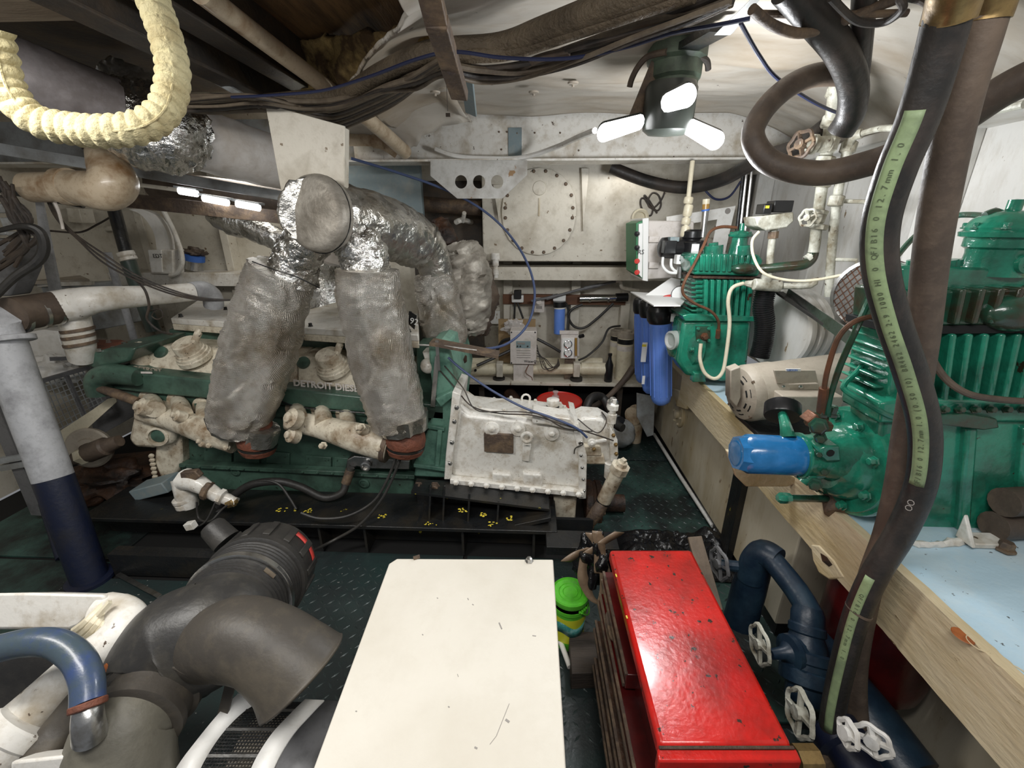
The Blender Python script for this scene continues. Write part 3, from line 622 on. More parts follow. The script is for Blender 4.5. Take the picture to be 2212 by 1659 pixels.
# oil strainer on the right
os_ = T('oil_strainer', 'cream cylindrical oil strainer with hex plug, leaning beside the right end of the gearbox', 'filter', W(1305, 1085, 1.85))
a, b = W(1304, 1082, 1.88), W(1340, 1008, 1.84)
obj('strainer_body', MB().cyl(a, b, .036, 20), 'manifold_cream', os_, bev=.003)
obj('strainer_head', MB().lathe(b, b-a, [(.046, -.03), (.046, .008), (.03, .010), (.026, .03), (0, .03)], 8).lathe(b+(b-a).normalized()*.03, b-a, [(.016, 0), (.016, .018), (0, .018)], 4), 'manifold_cream', os_)
obj('strainer_ring', MB().lathe(a, a-b, [(.038, -.006), (.038, .004)], 20), 'black_steel', os_)
obj('strainer_tail', MB().tube([a, a+V((-.03, -.02, -.05)), a+V((-.06, -.02, -.11))], [.03, .036, .03], 14).tube([a+V((-.06, -.02, -.11)), a+V((-.09, -.02, -.24))], .026, 10), 'rust_steel', os_)
# output coupling
oc = T('shaft_coupling', 'rusty round shaft coupling flange behind the gearbox, above the floor', 'coupling', W(1285, 1080, 2.05))
p = W(1272, 1085, 2.12)
obj('flange_disc', MB().lathe(p, X1, [(.03, -.03), (.125, -.028), (.13, -.02), (.13, .01), (.12, .014), (.12, .03), (.128, .034), (.128, .06), (.05, .065), (.05, .2)], 28), 'rust_brown', oc)
for k in range(8): obj('bolt', MB().bolt(p+V((.06, math.cos(k*math.pi/4)*.095, math.sin(k*math.pi/4)*.095)), X1, .013, .02), 'rust_steel', oc)
# black engine mount bracket
mk = T('mount_bracket', 'black gearbox mounting bracket with four upright ribs and flaking yellow paint', 'bracket', (-.25, 1.85, zt))
obj('bracket_plate', MB().pp([(897, 1040), (965, 1042), (1050, 1072), (1188, 1080), (1188, 1105), (1140, 1140), (905, 1135)], 1.90, .02), 'black_steel', mk, bev=.003)
obj('bracket_shelf', MB().boxf(W(1040, 1068, 1.84), V((.34, 0, -.04)), V((0, .06, 0)), V((0, 0, .006))), 'black_steel', mk)
obj('bracket_base', MB().pp([(900, 1128), (1075, 1142), (1190, 1118), (1190, 1126), (1075, 1152), (900, 1140)], 1.74, .16), 'black_steel', mk, bev=.002)
for u, v0 in ((928, 1045), (958, 1046), (1012, 1062), (1075, 1078)):
    a, b = W(u, v0, 1.78), W(u-6, 1140 if u < 1050 else 1145, 1.74)
    obj('rib', MB().prism([W(u, v0, 1.88), W(u, v0+4, 1.79), W(u-4, 1140, 1.75), W(u-4, 1140, 1.88)], (.010, 0, 0)), 'black_steel', mk, bev=.002)
for u, v in ((905, 1050), (940, 1050)): obj('bolt', MB().bolt(W(u, v, 1.86), (0, -1, 0), .02, .03), 'rust_steel', mk)
for u, v, s in ((932, 1128, .03), (1000, 1100, .02), (1065, 1130, .02), (1100, 1118, .015), (620, 1100, .05), (668, 1101, .03), (825, 1113, .02), (1045, 1110, .015)):
    mb = MB(); c = WZ(u, v, zt+.003) if u < 900 else W(u, v, 1.735)
    for k in range(9): mb.ball(c+V((random.uniform(-s, s), random.uniform(-.022, .01), random.uniform(-.001, .001))), (random.uniform(.002, .008), random.uniform(.002, .006), .002), 6, 4)
    obj('paint_flake', mb, 'label_yellow', mk if u > 900 else eb)
# ================================================================ EXHAUST
ex = T('exhaust_riser', 'silver wrapped twin-leg exhaust riser rising from the near side of the green engine', 'exhaust pipe', W(700, 940, 1.85))
def sleeve(pts, r, m, parent, name='lagging_sleeve', jit=.012, js=9, n=64, k=16, seed=0, label=None, caps=True):
    mb = MB().tube(pts, r, n, k, caps); R_ = len(mb.v)//n
    for i in range(R_):
        c = sum((mb.v[i*n+a] for a in range(n)), V((0, 0, 0)))/n
        for a in range(n):
            v = mb.v[i*n+a]; o = (v-c); o = o/max(1e-6, o.length); q = v*js+V((seed, seed, seed)); q2 = V((q.x*.8+q.z*.5, q.y*.8, q.z*1.1-q.x*.4))
            d = noise.noise(q)*.8+noise.noise(q*2.7)*.4
            for f, w_ in ((.75, 1.2), (1.7, .7)):
                e = abs(noise.noise(q2*f+V((3, 7, f)))); d += w_*(-max(0, .10-e)/.10*1.0+max(0, .07-abs(e-.17))/.07*.45)
            mb.v[i*n+a] = v+o*(d*jit*.75)
    return obj(name, mb, m, parent, sm=62, label=label)
s1 = sleeve([W(612, 585, 1.84), W(590, 650, 1.84), W(562, 750, 1.83), W(530, 860, 1.83), W(513, 915, 1.84)], [.128, .146, .156, .148, .128], 'silver_cloth', ex, seed=1, jit=.012, js=8)
s2 = sleeve([W(795, 582, 1.84), W(800, 640, 1.84), W(822, 760, 1.83), W(848, 860, 1.83), W(862, 912, 1.84)], [.128, .138, .142, .136, .124], 'silver_cloth', ex, seed=9, jit=.010, js=8)
# skirt cuffs
sleeve([W(505, 905, 1.84), W(500, 928, 1.84)], [.115, .10], 'foil_grey', ex, 'skirt_cuff', .018, 22, 36, 6, 3)
sleeve([W(566, 920, 1.83), W(560, 952, 1.83)], [.075, .08], 'foil_grey', ex, 'skirt_cuff', .012, 22, 30, 6, 4)
sleeve([W(868, 898, 1.83), W(874, 928, 1.83)], [.12, .105], 'foil_grey', ex, 'skirt_cuff', .018, 22, 36, 6, 5)
# lacing seams
obj('lacing_wire', MB().tube(cp([(545, 565, 1.72), (600, 585, 1.66), (640, 598, 1.68), (690, 622, 1.76)]), .0025, 6, 8), 'black_steel', ex)
# foil elbows
sleeve([W(632, 605, 1.85), W(640, 560, 1.84), W(668, 515, 1.82), W(690, 470, 1.85)], [.105, .092, .09, .09], 'foil', ex, 'foil_elbow', .012, 24, 36, 12, 6)
sleeve([W(790, 590, 1.85), W(785, 550, 1.84), W(762, 510, 1.85), W(740, 470, 1.9)], [.10, .098, .10, .11], 'foil', ex, 'foil_elbow', .012, 24, 36, 12, 7)
# cross drum with flat end
sleeve([W(680, 462, 1.70), W(700, 466, 1.78), W(780, 482, 1.95), W(850, 500, 2.15), W(900, 525, 2.3)], [.130, .134, .136, .14, .128], 'foil_grey', ex, 'cross_drum', .012, 16, 44, 12, 8)
cf = MB().lathe(W(680, 462, 1.70), W(680, 462, 1.70)-W(780, 482, 1.95), [(.138, -.05), (.140, -.01), (.134, .012), (.12, .022), (.08, .026), (0, .028)], 40); cf.jitter(.007, 14)
obj('end_cap', cf, 'cloth_grey', ex, sm=60)
obj('lacing_wire', MB().lathe(W(680, 462, 1.70), W(680, 462, 1.70)-W(780, 482, 1.95), [(.1415, -.03), (.1425, -.026)], 40), 'black_steel', ex)
# far leg
sleeve([W(905, 520, 2.3), W(930, 550, 2.35), W(945, 600, 2.38)], [.12, .095, .085], 'foil_grey', ex, 'foil_elbow', .008, 20, 32, 12, 9)
sleeve([W(935, 590, 2.38), W(945, 640, 2.38), W(962, 720, 2.36), W(968, 745, 2.36)], [.10, .12, .12, .105], 'silver_cloth', ex, jit=.014, seed=11)
sleeve([W(700, 560, 2.5), W(692, 600, 2.5), W(712, 655, 2.5)], [.10, .10, .11], 'foil', ex, 'foil_elbow', .010, 20, 30, 10, 12)
sleeve([W(690, 560, 2.6), W(720, 600, 2.6)], [.16, .14], 'lagging', ex, 'inner_drum', .006, 8, 30, 6, 13)
# heap of insulation blanket behind
bl = T('insulation_blanket', 'dark grey crumpled insulation blanket bundled behind the third silver exhaust leg', 'blanket', W(1010, 740, 2.6))
sleeve([W(945, 480, 2.65), W(955, 520, 2.62), W(965, 570, 2.62)], [.06, .09, .05], 'rust_brown', bl, 'blanket_roll', .02, 14, 26, 10, 14, label='rust-stained roll')
sleeve([W(985, 530, 2.6), W(1005, 580, 2.58), W(1010, 650, 2.58), W(1010, 715, 2.6)], [.10, .14, .15, .10], 'cloth_grey', bl, 'blanket_fold', .03, 10, 34, 14, 15)
sleeve([W(1025, 560, 2.75), W(1040, 640, 2.75), W(1030, 720, 2.75)], [.06, .12, .06], 'hose_brown', bl, 'blanket_fold', .03, 12, 26, 12, 16)
# exhaust stub below the far leg
one('far_turbo_pipe', 'short rusty exhaust stub below the third silver exhaust leg', 'pipe', MB().lathe(W(978, 800, 2.35), Z1, [(.07, -.08), (.07, .05), (.085, .055), (.085, .08), (.06, .085), (.06, .14)], 22), 'rust_brown')
# far light foil duct behind left riser
sleeve_o = MB().tube(cp([(455, 470, 2.75), (500, 482, 2.7), (560, 498, 2.65), (600, 520, 2.6), (612, 545, 2.6)]), [.03, .07, .075, .06, .05], 24, 8); sleeve_o.jitter(.012, 22)
one('foil_duct', 'pale crumpled foil duct sagging behind the top of the left silver exhaust leg', 'duct', sleeve_o, 'foil', sm=60)
# ---------------------------------------------------------------- overhead lagged exhaust trunk
tr = T('lagged_exhaust', 'large lagged exhaust pipe crossing overhead at the upper left, wrapped in foil at its joint', 'pipe', D(300, 270, 1.75))
def kk(u, v, d): return D(u, v, d)
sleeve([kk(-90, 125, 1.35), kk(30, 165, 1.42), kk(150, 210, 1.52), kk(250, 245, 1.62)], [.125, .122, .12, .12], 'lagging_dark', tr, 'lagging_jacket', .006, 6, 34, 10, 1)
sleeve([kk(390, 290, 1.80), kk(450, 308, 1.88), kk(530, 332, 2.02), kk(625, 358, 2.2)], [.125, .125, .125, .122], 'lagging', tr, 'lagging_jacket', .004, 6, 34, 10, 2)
sleeve([kk(225, 240, 1.62), kk(290, 262, 1.68), kk(370, 285, 1.75), kk(400, 295, 1.80)], [.125, .15, .165, .13], 'foil', tr, 'foil_wrap', .016, 20, 44, 14, 3)
sleeve([kk(230, 150, 1.75), kk(300, 195, 1.78), kk(350, 240, 1.8)], [.05, .085, .06], 'foil_grey', tr, 'foil_wrap', .014, 20, 30, 12, 4)
sleeve([kk(250, 300, 1.72), kk(310, 320, 1.72), kk(360, 330, 1.74)], [.05, .085, .05], 'foil_grey', tr, 'foil_wrap', .012, 20, 30, 12, 5)
# hanging plate
hp = T('hanger_plate', 'cream painted steel plate hanging from the deck in front of the lagged pipe end', 'plate', W(665, 330, 1.72))
obj('plate_web', MB().pp([(572, 222), (600, 232), (744, 272), (742, 415), (690, 425), (607, 412), (590, 320)], 1.80, .012), 'cream_wall', hp, bev=.002)
obj('plate_edge', MB().pp([(742, 275), (745, 276), (744, 420), (741, 418)], 1.795, .04), 'cream_wall', hp)
# ---------------------------------------------------------------- rope-lagged loop, close overhead
def wrapped(pts, r, turns, m, name, parent=None, amp=.10, n=30, k=60, seed=1):
    mb = MB().tube(pts, r, n, k, True); rings = (len(mb.v))//n; p = [sum((mb.v[i*n+a] for a in range(n)), V((0, 0, 0)))/n for i in range(rings)]
    s = 0
    for i in range(rings):
        if i: s += (p[i]-p[i-1]).length
        for a in range(n):
            v = mb.v[i*n+a]; th = 2*math.pi*a/n
            f = 1+amp*(abs(math.sin((s*turns*math.pi)+th*.5+math.sin(th)*.8))-.5)*1.6+.05*noise.noise(v*60)
            mb.v[i*n+a] = p[i]+(v-p[i])*f
    return obj(name, mb, m, parent, sm=70)
rp = T('rope_lagged_pipe', 'yellowish rope-lagged pipe bent in a U, close overhead at the upper left', 'pipe', D(200, 285, .85))
RP = [D(-18, 60, .78), D(-4, 130, .8), D(20, 200, .82), D(75, 258, .84), D(150, 278, .85), D(230, 284, .85), D(310, 272, .86), D(358, 232, .87), D(374, 160, .87), D(358, 80, .86), D(330, 0, .85), D(318, -50, .85)]
wrapped(RP, .0285, 46, 'rope_lagging', 'rope_wrap', rp)
off = [p+(CAM-p).normalized()*.030 for p in RP]
obj('seam_cord', MB().tube(off, .0025, 6, 10), 'rope_lagging', rp)
# ================================================================ RIGHT SIDE: BENCH
BX = .93
bt = T('work_bench', 'long bench with pale blue top and cream chipped front edge carrying the green compressors', 'bench', (1.2, 1.3, .0))
zf = WX(1689, 1104, BX).z
obj('bench_top', MB().box((BX, .05, .715), (1.515, 2.50, .75)), 'bench_blue', bt, bev=.004)
fb = MB(); n = 60
for i in range(n+1):
    y = .05+2.45*i/n; e = .003*noise.noise(V((y*14, 0, 0))); e2 = .004*noise.noise(V((y*11, 5, 0)))
    fb.v += [V((BX-.012, y, zf+e2)), V((BX-.014+e, y, .752)), V((BX+.012, y, .753+e)), V((BX+.02, y, zf+e2))]
for i in range(n):
    for k in range(4): fb.f.append((i*4+k, i*4+(k+1) % 4, i*4+4+(k+1) % 4, i*4+4+k))
fb.f += [(0, 3, 2, 1), (n*4, n*4+1, n*4+2, n*4+3)]
obj('bench_edge', fb, 'bench_cream', bt, sm=30)
obj('end_tab', MB().prism([WX(u, v, BX-.01) for u, v in ((1448, 838), (1470, 845), (1486, 866), (1480, 884), (1462, 878), (1456, 860))], (.02, 0, 0)), 'bench_cream', bt, bev=.004)
obj('side_tab', MB().pp([(1570, 975), (1600, 978), (1735, 1040), (1700, 1052), (1612, 1052), (1590, 1030)], 1.32, .02), 'bench_cream', bt, bev=.004)
g = obj('lug_tab', MB().prism([WX(u, v, BX-.016) for u, v in ((1750, 1176), (1768, 1178), (1800, 1210), (1822, 1248), (1790, 1252), (1768, 1238), (1755, 1210))], (.03, 0, 0)), 'bench_cream', bt, bev=.005)
obj('lug_hole', MB().prism([WX(u, v, BX-.018) for u, v in ((1772, 1195), (1785, 1203), (1797, 1220), (1790, 1224), (1776, 1212))], (.004, 0, 0)), 'rust_brown', g)
obj('rust_spot', MB().lathe(WZ(2080, 1373, .7505), Z1, [(.021, 0), (.020, .0012), (0, .0012)], 20, sx=.8), 'orange_stain', bt, label='orange rust ring on the pale blue top')
for u, v in ((2112, 1390), (2132, 1400), (2165, 1430), (2200, 1455)):
    c = WZ(u, v, .7515); obj('glue_ring', MB().tube([c+V((math.cos(a)*.015, math.sin(a)*.019, 0)) for a in [i*math.pi/8 for i in range(17)]], .0012, 5, 1, False), 'bench_cream', bt)

# ---------------------------------------------------------------- FAR COMPRESSOR
def ribs(mb, px0, px1, n, Y, d, wpx, h0, h1):      # vertical ribs between two pixel columns
    for i in range(n):
        t = i/(n-1); u = px0[0]+(px1[0]-px0[0])*t; v = px0[1]+(px1[1]-px0[1])*t; dv = h0+(h1-h0)*t; du = px0[2]+(px1[2]-px0[2])*t
        mb.pp([(u, v), (u+wpx, v), (u+wpx+du, v+dv), (u+du, v+dv)], Y, d)
    return mb
fc_ = T('far_compressor', 'smaller glossy green piston compressor at the far end of the blue bench', 'compressor', W(1550, 815, 2.3))
Yc = 2.18
obj('crankcase', MB().pp([(1476, 692), (1626, 690), (1612, 822), (1560, 825), (1482, 812), (1462, 780)], Yc, .16), 'comp_green', fc_, bev=.018)
obj('case_flange', MB().pp([(1474, 682), (1490, 678), (1632, 684), (1630, 695), (1480, 694)], Yc-.02, .2), 'comp_green', fc_, bev=.004)
obj('barrel', MB().pp([(1502, 602), (1632, 604), (1620, 690), (1505, 688)], Yc+.02, .14), 'comp_green', fc_, bev=.006)
obj('cooling_ribs', ribs(MB(), (1522, 604, -1), (1620, 606, -8), 8, Yc-.012, .05, 8, 80, 80), 'comp_green', fc_, bev=.003)
for k in range(7):
    v = 612+k*10; obj('side_fin', MB().box((W(1492, v, Yc+.02).x, Yc+.01, W(1500, v, Yc).z-.006), (W(1516, v, Yc+.02).x, Yc+.17, W(1500, v, Yc).z+.004)), 'comp_green', fc_, bev=.003)
obj('cylinder_head', MB().pp([(1490, 560), (1500, 548), (1640, 550), (1650, 562), (1640, 597), (1498, 594)], Yc, .17), 'comp_green', fc_, bev=.01)
obj('head_ribs', ribs(MB(), (1500, 549, -1), (1628, 551, -6), 11, Yc-.012, .17, 7, 36, 38), 'comp_green', fc_, bev=.003)
obj('head_gasket', MB().pp([(1497, 596), (1642, 599), (1641, 604), (1498, 601)], Yc-.004, .17), 'rust_brown', fc_)
pl = obj('intake_bulge', MB().ball(W(1606, 580, Yc-.01), (.06, .035, .027), 18, 12), 'comp_oily', fc_)
for a, b, r in (((1540, 550), (1541, 530), .045), ((1541, 532), (1541, 524), .022)): obj('head_cap', MB().cyl(W(*a, Yc+.05), W(*b, Yc+.05), r, 22), 'comp_green', fc_, bev=.003)
p = W(1592, 553, Yc+.06)
obj('service_valve', MB().lathe(p, Z1, [(.045, 0), (.040, .05), (.036, .06), (.036, .085), (.052, .09), (.055, .098), (.05, .105), (.03, .115), (.012, .118), (.010, .15)], 20), 'comp_green', fc_)
for k in range(6): obj('bolt', MB().bolt(p+V((math.cos(k)*.045, math.sin(k*1.047)*.045, .10)), Z1, .006, .012), 'comp_green', fc_)
obj('valve_port', MB().cyl(W(1606, 552, Yc+.02), W(1608, 530, Yc+.02), .03, 18), 'comp_green', fc_, bev=.004)
p = W(1480, 742, Yc+.1)
ec = obj('end_cover', MB().lathe(p, (-1, -.15, 0), [(.135, -.04), (.135, 0), (.12, .012), (.105, .03), (.075, .05), (.07, .075), (.04, .085), (0, .085)], 26), 'comp_green', fc_)
for k in range(8):
    a = k*math.pi/4; obj('bolt', MB().bolt(p+V((0, math.cos(a)*.122, math.sin(a)*.122)), (-1, -.15, 0), .011, .018), 'comp_green', ec)
obj('sight_glass', MB().lathe(W(1452, 735, Yc+.06), (-1, -.4, 0), [(.05, -.02), (.05, .01), (.04, .014), (.03, .004), (0, .003)], 20), 'glass_white', ec)
pp_ = obj('oil_plate', MB().pp([(1505, 706), (1535, 706), (1535, 740), (1504, 740)], Yc-.02, .03), 'comp_oily', fc_, bev=.003)
for u, v in ((1508, 710), (1531, 710), (1508, 736), (1531, 736)): obj('bolt', MB().bolt(W(u, v, Yc-.02), (0, -1, 0), .007, .01), 'comp_green', pp_)
obj('oil_nut', MB().bolt(W(1521, 726, Yc-.02), (0, -1, 0), .014, .03), 'copper', pp_)
for u in (1500, 1600): obj('mount_foot', MB().pp([(u, 806), (u+22, 806), (u+26, 826), (u-4, 826)], Yc-.03, .05), 'comp_green', fc_, bev=.005)
obj('copper_tube', MB().tube(cp([(1592, 492, 2.2), (1560, 490, 2.2), (1535, 500, 2.18), (1520, 530, 2.16), (1500, 570, 2.14), (1478, 610, 2.12), (1476, 635, 2.12), (1500, 655, 2.12), (1535, 672, 2.12), (1552, 695, 2.13), (1551, 722, 2.15)]), .007, 8, 6), 'copper', fc_)
obj('tube_nut', MB().cyl(W(1552, 712, 2.14), W(1550, 730, 2.15), .012, 6), 'copper', fc_)
obj('white_tube', MB().tube(cp([(1514, 742, 2.13), (1512, 775, 2.11), (1522, 805, 2.09), (1543, 818, 2.07), (1560, 805, 2.08), (1568, 770, 2.1), (1576, 700, 2.12), (1573, 650, 2.12), (1582, 622, 2.12), (1606, 612, 2.12)]), .009, 10, 6), 'pvc', fc_)

# belt wheel & belts behind far compressor
bw = T('belt_wheel', 'worn white grooved belt wheel standing against the hull between the two green compressors', 'pulley', W(1690, 780, 2.1))
p = W(1672, 712, 2.22)
obj('wheel_rim', MB().lathe(p, (1, .35, 0), [(.10, 0), (.19, 0), (.20, .01), (.20, .04), (.175, .05), (.175, .06), (.20, .07), (.20, .09), (.175, .10), (.175, .11), (.20, .12), (.20, .15), (.10, .15)], 44), 'white_hull', bw)
obj('wheel_groove', MB().lathe(p+V((1, .35, 0)).normalized()*.052, (1, .35, 0), [(.178, 0), (.178, .006)], 40).lathe(p+V((1, .35, 0)).normalized()*.102, (1, .35, 0), [(.178, 0), (.178, .006)], 40), 'engine_green', bw)
for k in range(3): obj('belt', MB().bar(W(1672+k*8, 628+k*2, 2.15), W(1872+k*10, 762+k*3, 1.6), .013, .010), 'black_rubber', bw, label='black v-belt')
obj('belt_guard', MB().bar(W(1700, 634, 2.1), W(1880, 762, 1.55), .004, .05), 'steel', bw)
ch = MB().tube(cp([(1655, 625, 2.1), (1648, 660, 2.1), (1652, 700, 2.1), (1648, 740, 2.1), (1640, 770, 2.1)]), .045, 20, 36)
for i in range(len(ch.v)//20):
    q = sum((ch.v[i*20+a] for a in range(20)), V((0, 0, 0)))/20
    for a in range(20): ch.v[i*20+a] = q+(ch.v[i*20+a]-q)*(1.0 if i % 4 < 2 else .88)
one('flex_duct', 'black corrugated flexible duct hanging behind the far green compressor', 'duct', ch, 'black_plastic', sm=20)

# ---------------------------------------------------------------- MOTOR
mo = T('electric_motor', 'beige electric motor lying on the blue bench between the compressors', 'motor', WZ(1720, 900, .75))
ma, mb_ = W(1604, 850, 1.72), W(1868, 815, 1.80); ax = (mb_-ma).normalized(); R = .120
x_, y_, z_ = frame(ax)
obj('motor_shell', MB().lathe(ma, ax, [(R*.92, .02), (R, .03), (R, .12), (R*.97, .122), (R*.97, .50), (R*.9, .53)], 40), 'motor_beige', mo)
eb_ = obj('end_bell', MB().lathe(ma, ax, [(.035, -.035), (.06, -.03), (R*.9, -.01), (R, .015), (R, .028)], 40), 'motor_beige', mo)
obj('hub_cap', MB().lathe(ma-ax*.036, -ax, [(.040, -.01), (.038, .006), (0, .010)], 24), 'motor_beige', mo)
for k in range(8):
    a0 = k*math.pi/4+.2
    for j in range(3):
        r = .068+j*.017; pts = [ma-ax*(.024-j*.009)+(x_*math.cos(a)+y_*math.sin(a))*r for a in [a0+i*.1 for i in range(5)]]
        obj('vent_slot', MB().tube(pts, .0052, 6, 1), 'dark_void', eb_)
for k in range(4):
    a = k*math.pi/2+.75; obj('bell_bolt', MB().bolt(ma-ax*.006+(x_*math.cos(a)+y_*math.sin(a))*R*.88, -ax, .006, .008), 'rust_steel', eb_)
obj('end_plate', MB().pp([(1578, 800), (1600, 792), (1601, 858), (1592, 880), (1577, 862)], 1.66, .05), 'motor_beige', mo, bev=.004)
lb = obj('data_plate', MB().pp([(1672, 800), (1762, 800), (1768, 826), (1680, 829)], 1.625, .01), 'motor_beige', mo, bev=.002)
pl = obj('maker_label', MB().pp([(1698, 797), (1730, 797), (1730, 802), (1698, 802)], 1.62, .004), 'label_white', mo); text('LEESON', W(1700, 801.5, 1.617), X1, Z1, .011, 'label_blue', mo, depth=.001)
obj('terminal_rail', MB().pp([(1678, 832), (1770, 830), (1770, 842), (1679, 843)], 1.63, .03), 'motor_beige', mo, bev=.002)
for u in (1692, 1729): obj('screw', MB().bolt(W(u, 836, 1.63), (0, -1, 0), .007, .006), 'steel', mo)
tb = obj('terminal_box', MB().box(W(1680, 900, 1.56), V((W(1800, 850, 1.62).x, 1.66, W(1740, 856, 1.56).z))), 'motor_beige', mo, bev=.004)
obj('screw', MB().bolt(W(1712, 864, 1.56), (0, -1, 0), .006, .005), 'rust_steel', tb)
obj('motor_foot', MB().box(WZ(1640, 950, .75)+V((0, 0, .001)), WZ(1640, 950, .75)+V((.38, .22, .02))), 'black_steel', mo, bev=.003)

# ---------------------------------------------------------------- NEAR COMPRESSOR
nc = T('near_compressor', 'large green piston compressor with blue oil filter at the near end of the blue bench', 'compressor', WZ(2050, 1160, .75))
Y = 1.06
obj('crankcase', MB().pp([(1905, 905), (2320, 905), (2290, 1170), (1958, 1166), (1915, 1120), (1895, 1000)], Y, .13), 'comp_green', nc, bev=.016)
for u in (2090, 2215): obj('case_rib', MB().pp([(u, 925), (u+26, 925), (u+8, 1150), (u-18, 1150)], Y-.018, .04), 'comp_green', nc, bev=.008)
obj('case_shoulder', MB().pp([(1905, 870), (1960, 862), (2330, 868), (2330, 912), (1900, 915)], Y-.015, .15), 'comp_green', nc, bev=.008)
boltrow(None, nc, 'comp_oily', W(1970, 884, Y-.02), W(2205, 884, Y-.02), 8, .008, .014, (0, -1, .3))
obj('inspection_lid', MB().prism([W(u, v, Y-.03) for u, v in ((2010, 898), (2090, 894), (2155, 905), (2160, 925), (2125, 930), (2030, 918))], (0, .02, 0)), 'comp_oily', nc, bev=.004)
obj('barrel', MB().pp([(1932, 722), (2340, 716), (2320, 874), (1916, 872)], Y+.02, .15), 'comp_green', nc, bev=.006)
obj('cooling_ribs', ribs(MB(), (1985, 722, -14), (2270, 722, -40), 9, Y-.012, .05, 14, 150, 150), 'comp_green', nc, bev=.005)
for k in range(7):
    v = 730+k*19; zc = W(1905, v, Y+.08).z; xl_ = W(1930, 800, Y+.02).x
    obj('side_fin', MB().box((xl_-.022, Y+.035, zc-.004), (xl_+.02, Y+.165, zc+.004)), 'comp_green', nc, bev=.004)
obj('head_gasket', MB().pp([(1925, 706), (2340, 700), (2340, 718), (1925, 722)], Y-.004, .16), 'dark_void', nc)
obj('cylinder_head', MB().pp([(1940, 630), (2345, 618), (2345, 702), (1932, 708)], Y+.0, .15), 'comp_oily', nc, bev=.008)
obj('head_ribs', ribs(MB(), (1950, 628, -6), (2290, 620, -34), 9, Y-.02, .10, 14, 76, 78), 'comp_oily', nc, bev=.004)
obj('head_bulge', MB().ball(W(2190, 675, Y-.0), (.075, .045, .045), 20, 12), 'comp_oily', nc)
obj('head_lid', MB().pp([(1945, 578), (1960, 574), (2105, 578), (2240, 582), (2240, 626), (1942, 632)], Y+.02, .12), 'comp_green', nc, bev=.008)
for u, v in ((1975, 575), (2060, 575), (2050, 575)): obj('head_cap', MB().cyl(W(u, v, Y+.05), W(u+2, v-14, Y+.05), .016, 8), 'comp_green', nc)
p = W(2140, 585, Y+.06)
sv = obj('service_valve', MB().lathe(p, Z1, [(.060, -.01), (.056, .04), (.058, .05), (.066, .055), (.066, .075), (.078, .078), (.080, .088), (.072, .092), (.074, .098), (.062, .118), (.04, .132), (.014, .136), (.014, .158), (0, .16)], 32), 'comp_green', nc)
for k in range(8): obj('bolt', MB().bolt(p+V((math.cos(k*.785)*.068, math.sin(k*.785)*.068, .095)), Z1, .008, .014), 'comp_green', sv)
obj('valve_port', MB().lathe(p+V((.01, -.055, .02)), (0, -1, .1), [(.022, -.02), (.021, .012), (.013, .013), (.011, .002), (0, .002)], 18), 'comp_green', sv)
# end cover, pump neck and filter, along -X
Yp = 1.20
c0 = V((W(1902, 1005, 1.06).x-.005, 1.15, W(1850, 1005, 1.12).z)); a1 = V((-1, -.06, .0))
def xa(u): return (c0.x-W(u, 1000, Yp).x)
ec = obj('end_cover', MB().lathe(c0, a1, [(.155, -.04), (.160, 0), (.157, .012), (.148, .016), (.146, .024), (.132, .026), (.112, .028), (.108, .05), (.098, .075), (.08, .09), (0, .09)], 48), 'comp_green', nc)
for k in range(8):
    a = k*math.pi/4+.3; obj('bolt', MB().bolt(c0+V((-.034, math.cos(a)*.130, math.sin(a)*.130)), a1, .011, .018), 'comp_green', ec)
cN = W(1795, 985, 1.13)
obj('pump_neck', MB().lathe(cN, (-1, 0, 0), [(.085, -.06), (.075, .0), (.062, .03), (.060, .085), (.066, .088), (.066, .094)], 32), 'comp_green', nc)
cF = W(1722, 985, 1.13); L_ = cF.x-W(1586, 985, 1.13).x
of = obj('oil_filter', MB().lathe(cF, (-1, 0, .03), [(.057, 0), (.0585, .004), (.057, .02), (.057, L_*.80), (.050, L_*.87), (.038, L_*.99), (.032, L_), (0, L_)], 40), 'blue_filter', nc, label='blue painted oil filter')
obj('filter_end', MB().lathe(cF, (-1, 0, .03), [(.055, L_*.80), (.0485, L_*.985), (0, L_*1.0)], 8), 'blue_filter', of)
obj('filter_ring', MB().lathe(cF+V((.004, 0, 0)), (-1, 0, 0), [(.060, -.004), (.0615, .001), (.060, .005)], 32), 'comp_green', of)
lug = obj('pump_lug', MB().prism([W(u, v, 1.06) for u, v in ((1770, 972), (1782, 964), (1815, 964), (1818, 996), (1785, 998), (1772, 988))], (0, .05, 0)), 'comp_green', nc, bev=.005)
obj('lug_hole', MB().lathe(W(1794, 979, 1.059), (0, -1, 0), [(.010, -.01), (.010, .001), (0, .001)], 12), 'dark_void', lug)
for u, v, r in ((1772, 945, .012), (1769, 978, .008), (1780, 1015, .010), (1760, 1045, .014), (1768, 920, .018)):
    obj('pump_fitting', MB().bolt(W(u, v, 1.08), (-.5, -.8, .2), r, .03), 'comp_oily', nc)
obj('pump_elbow', MB().tube(cp([(1775, 1020, 1.1), (1745, 1030, 1.1), (1732, 1040, 1.1)]), .018, 12), 'comp_green', nc)
ds = obj('drain_stub', MB().tube([W(1800, 1078, 1.16), W(1690, 1076, 1.1)], .011, 12, 1), 'comp_oily', nc)
obj('drain_cap', MB().lathe(W(1700, 1076, 1.10), (-1, 0, 0), [(.014, -.01), (.016, .0), (.016, .02), (.010, .028), (0, .028)], 6), 'comp_green', nc)
obj('sight_drum', MB().lathe(W(1805, 1095, 1.14), (-.3, -1, -.6), [(.032, -.03), (.032, .02), (.028, .024), (0, .024)], 24), 'rust_steel', nc)
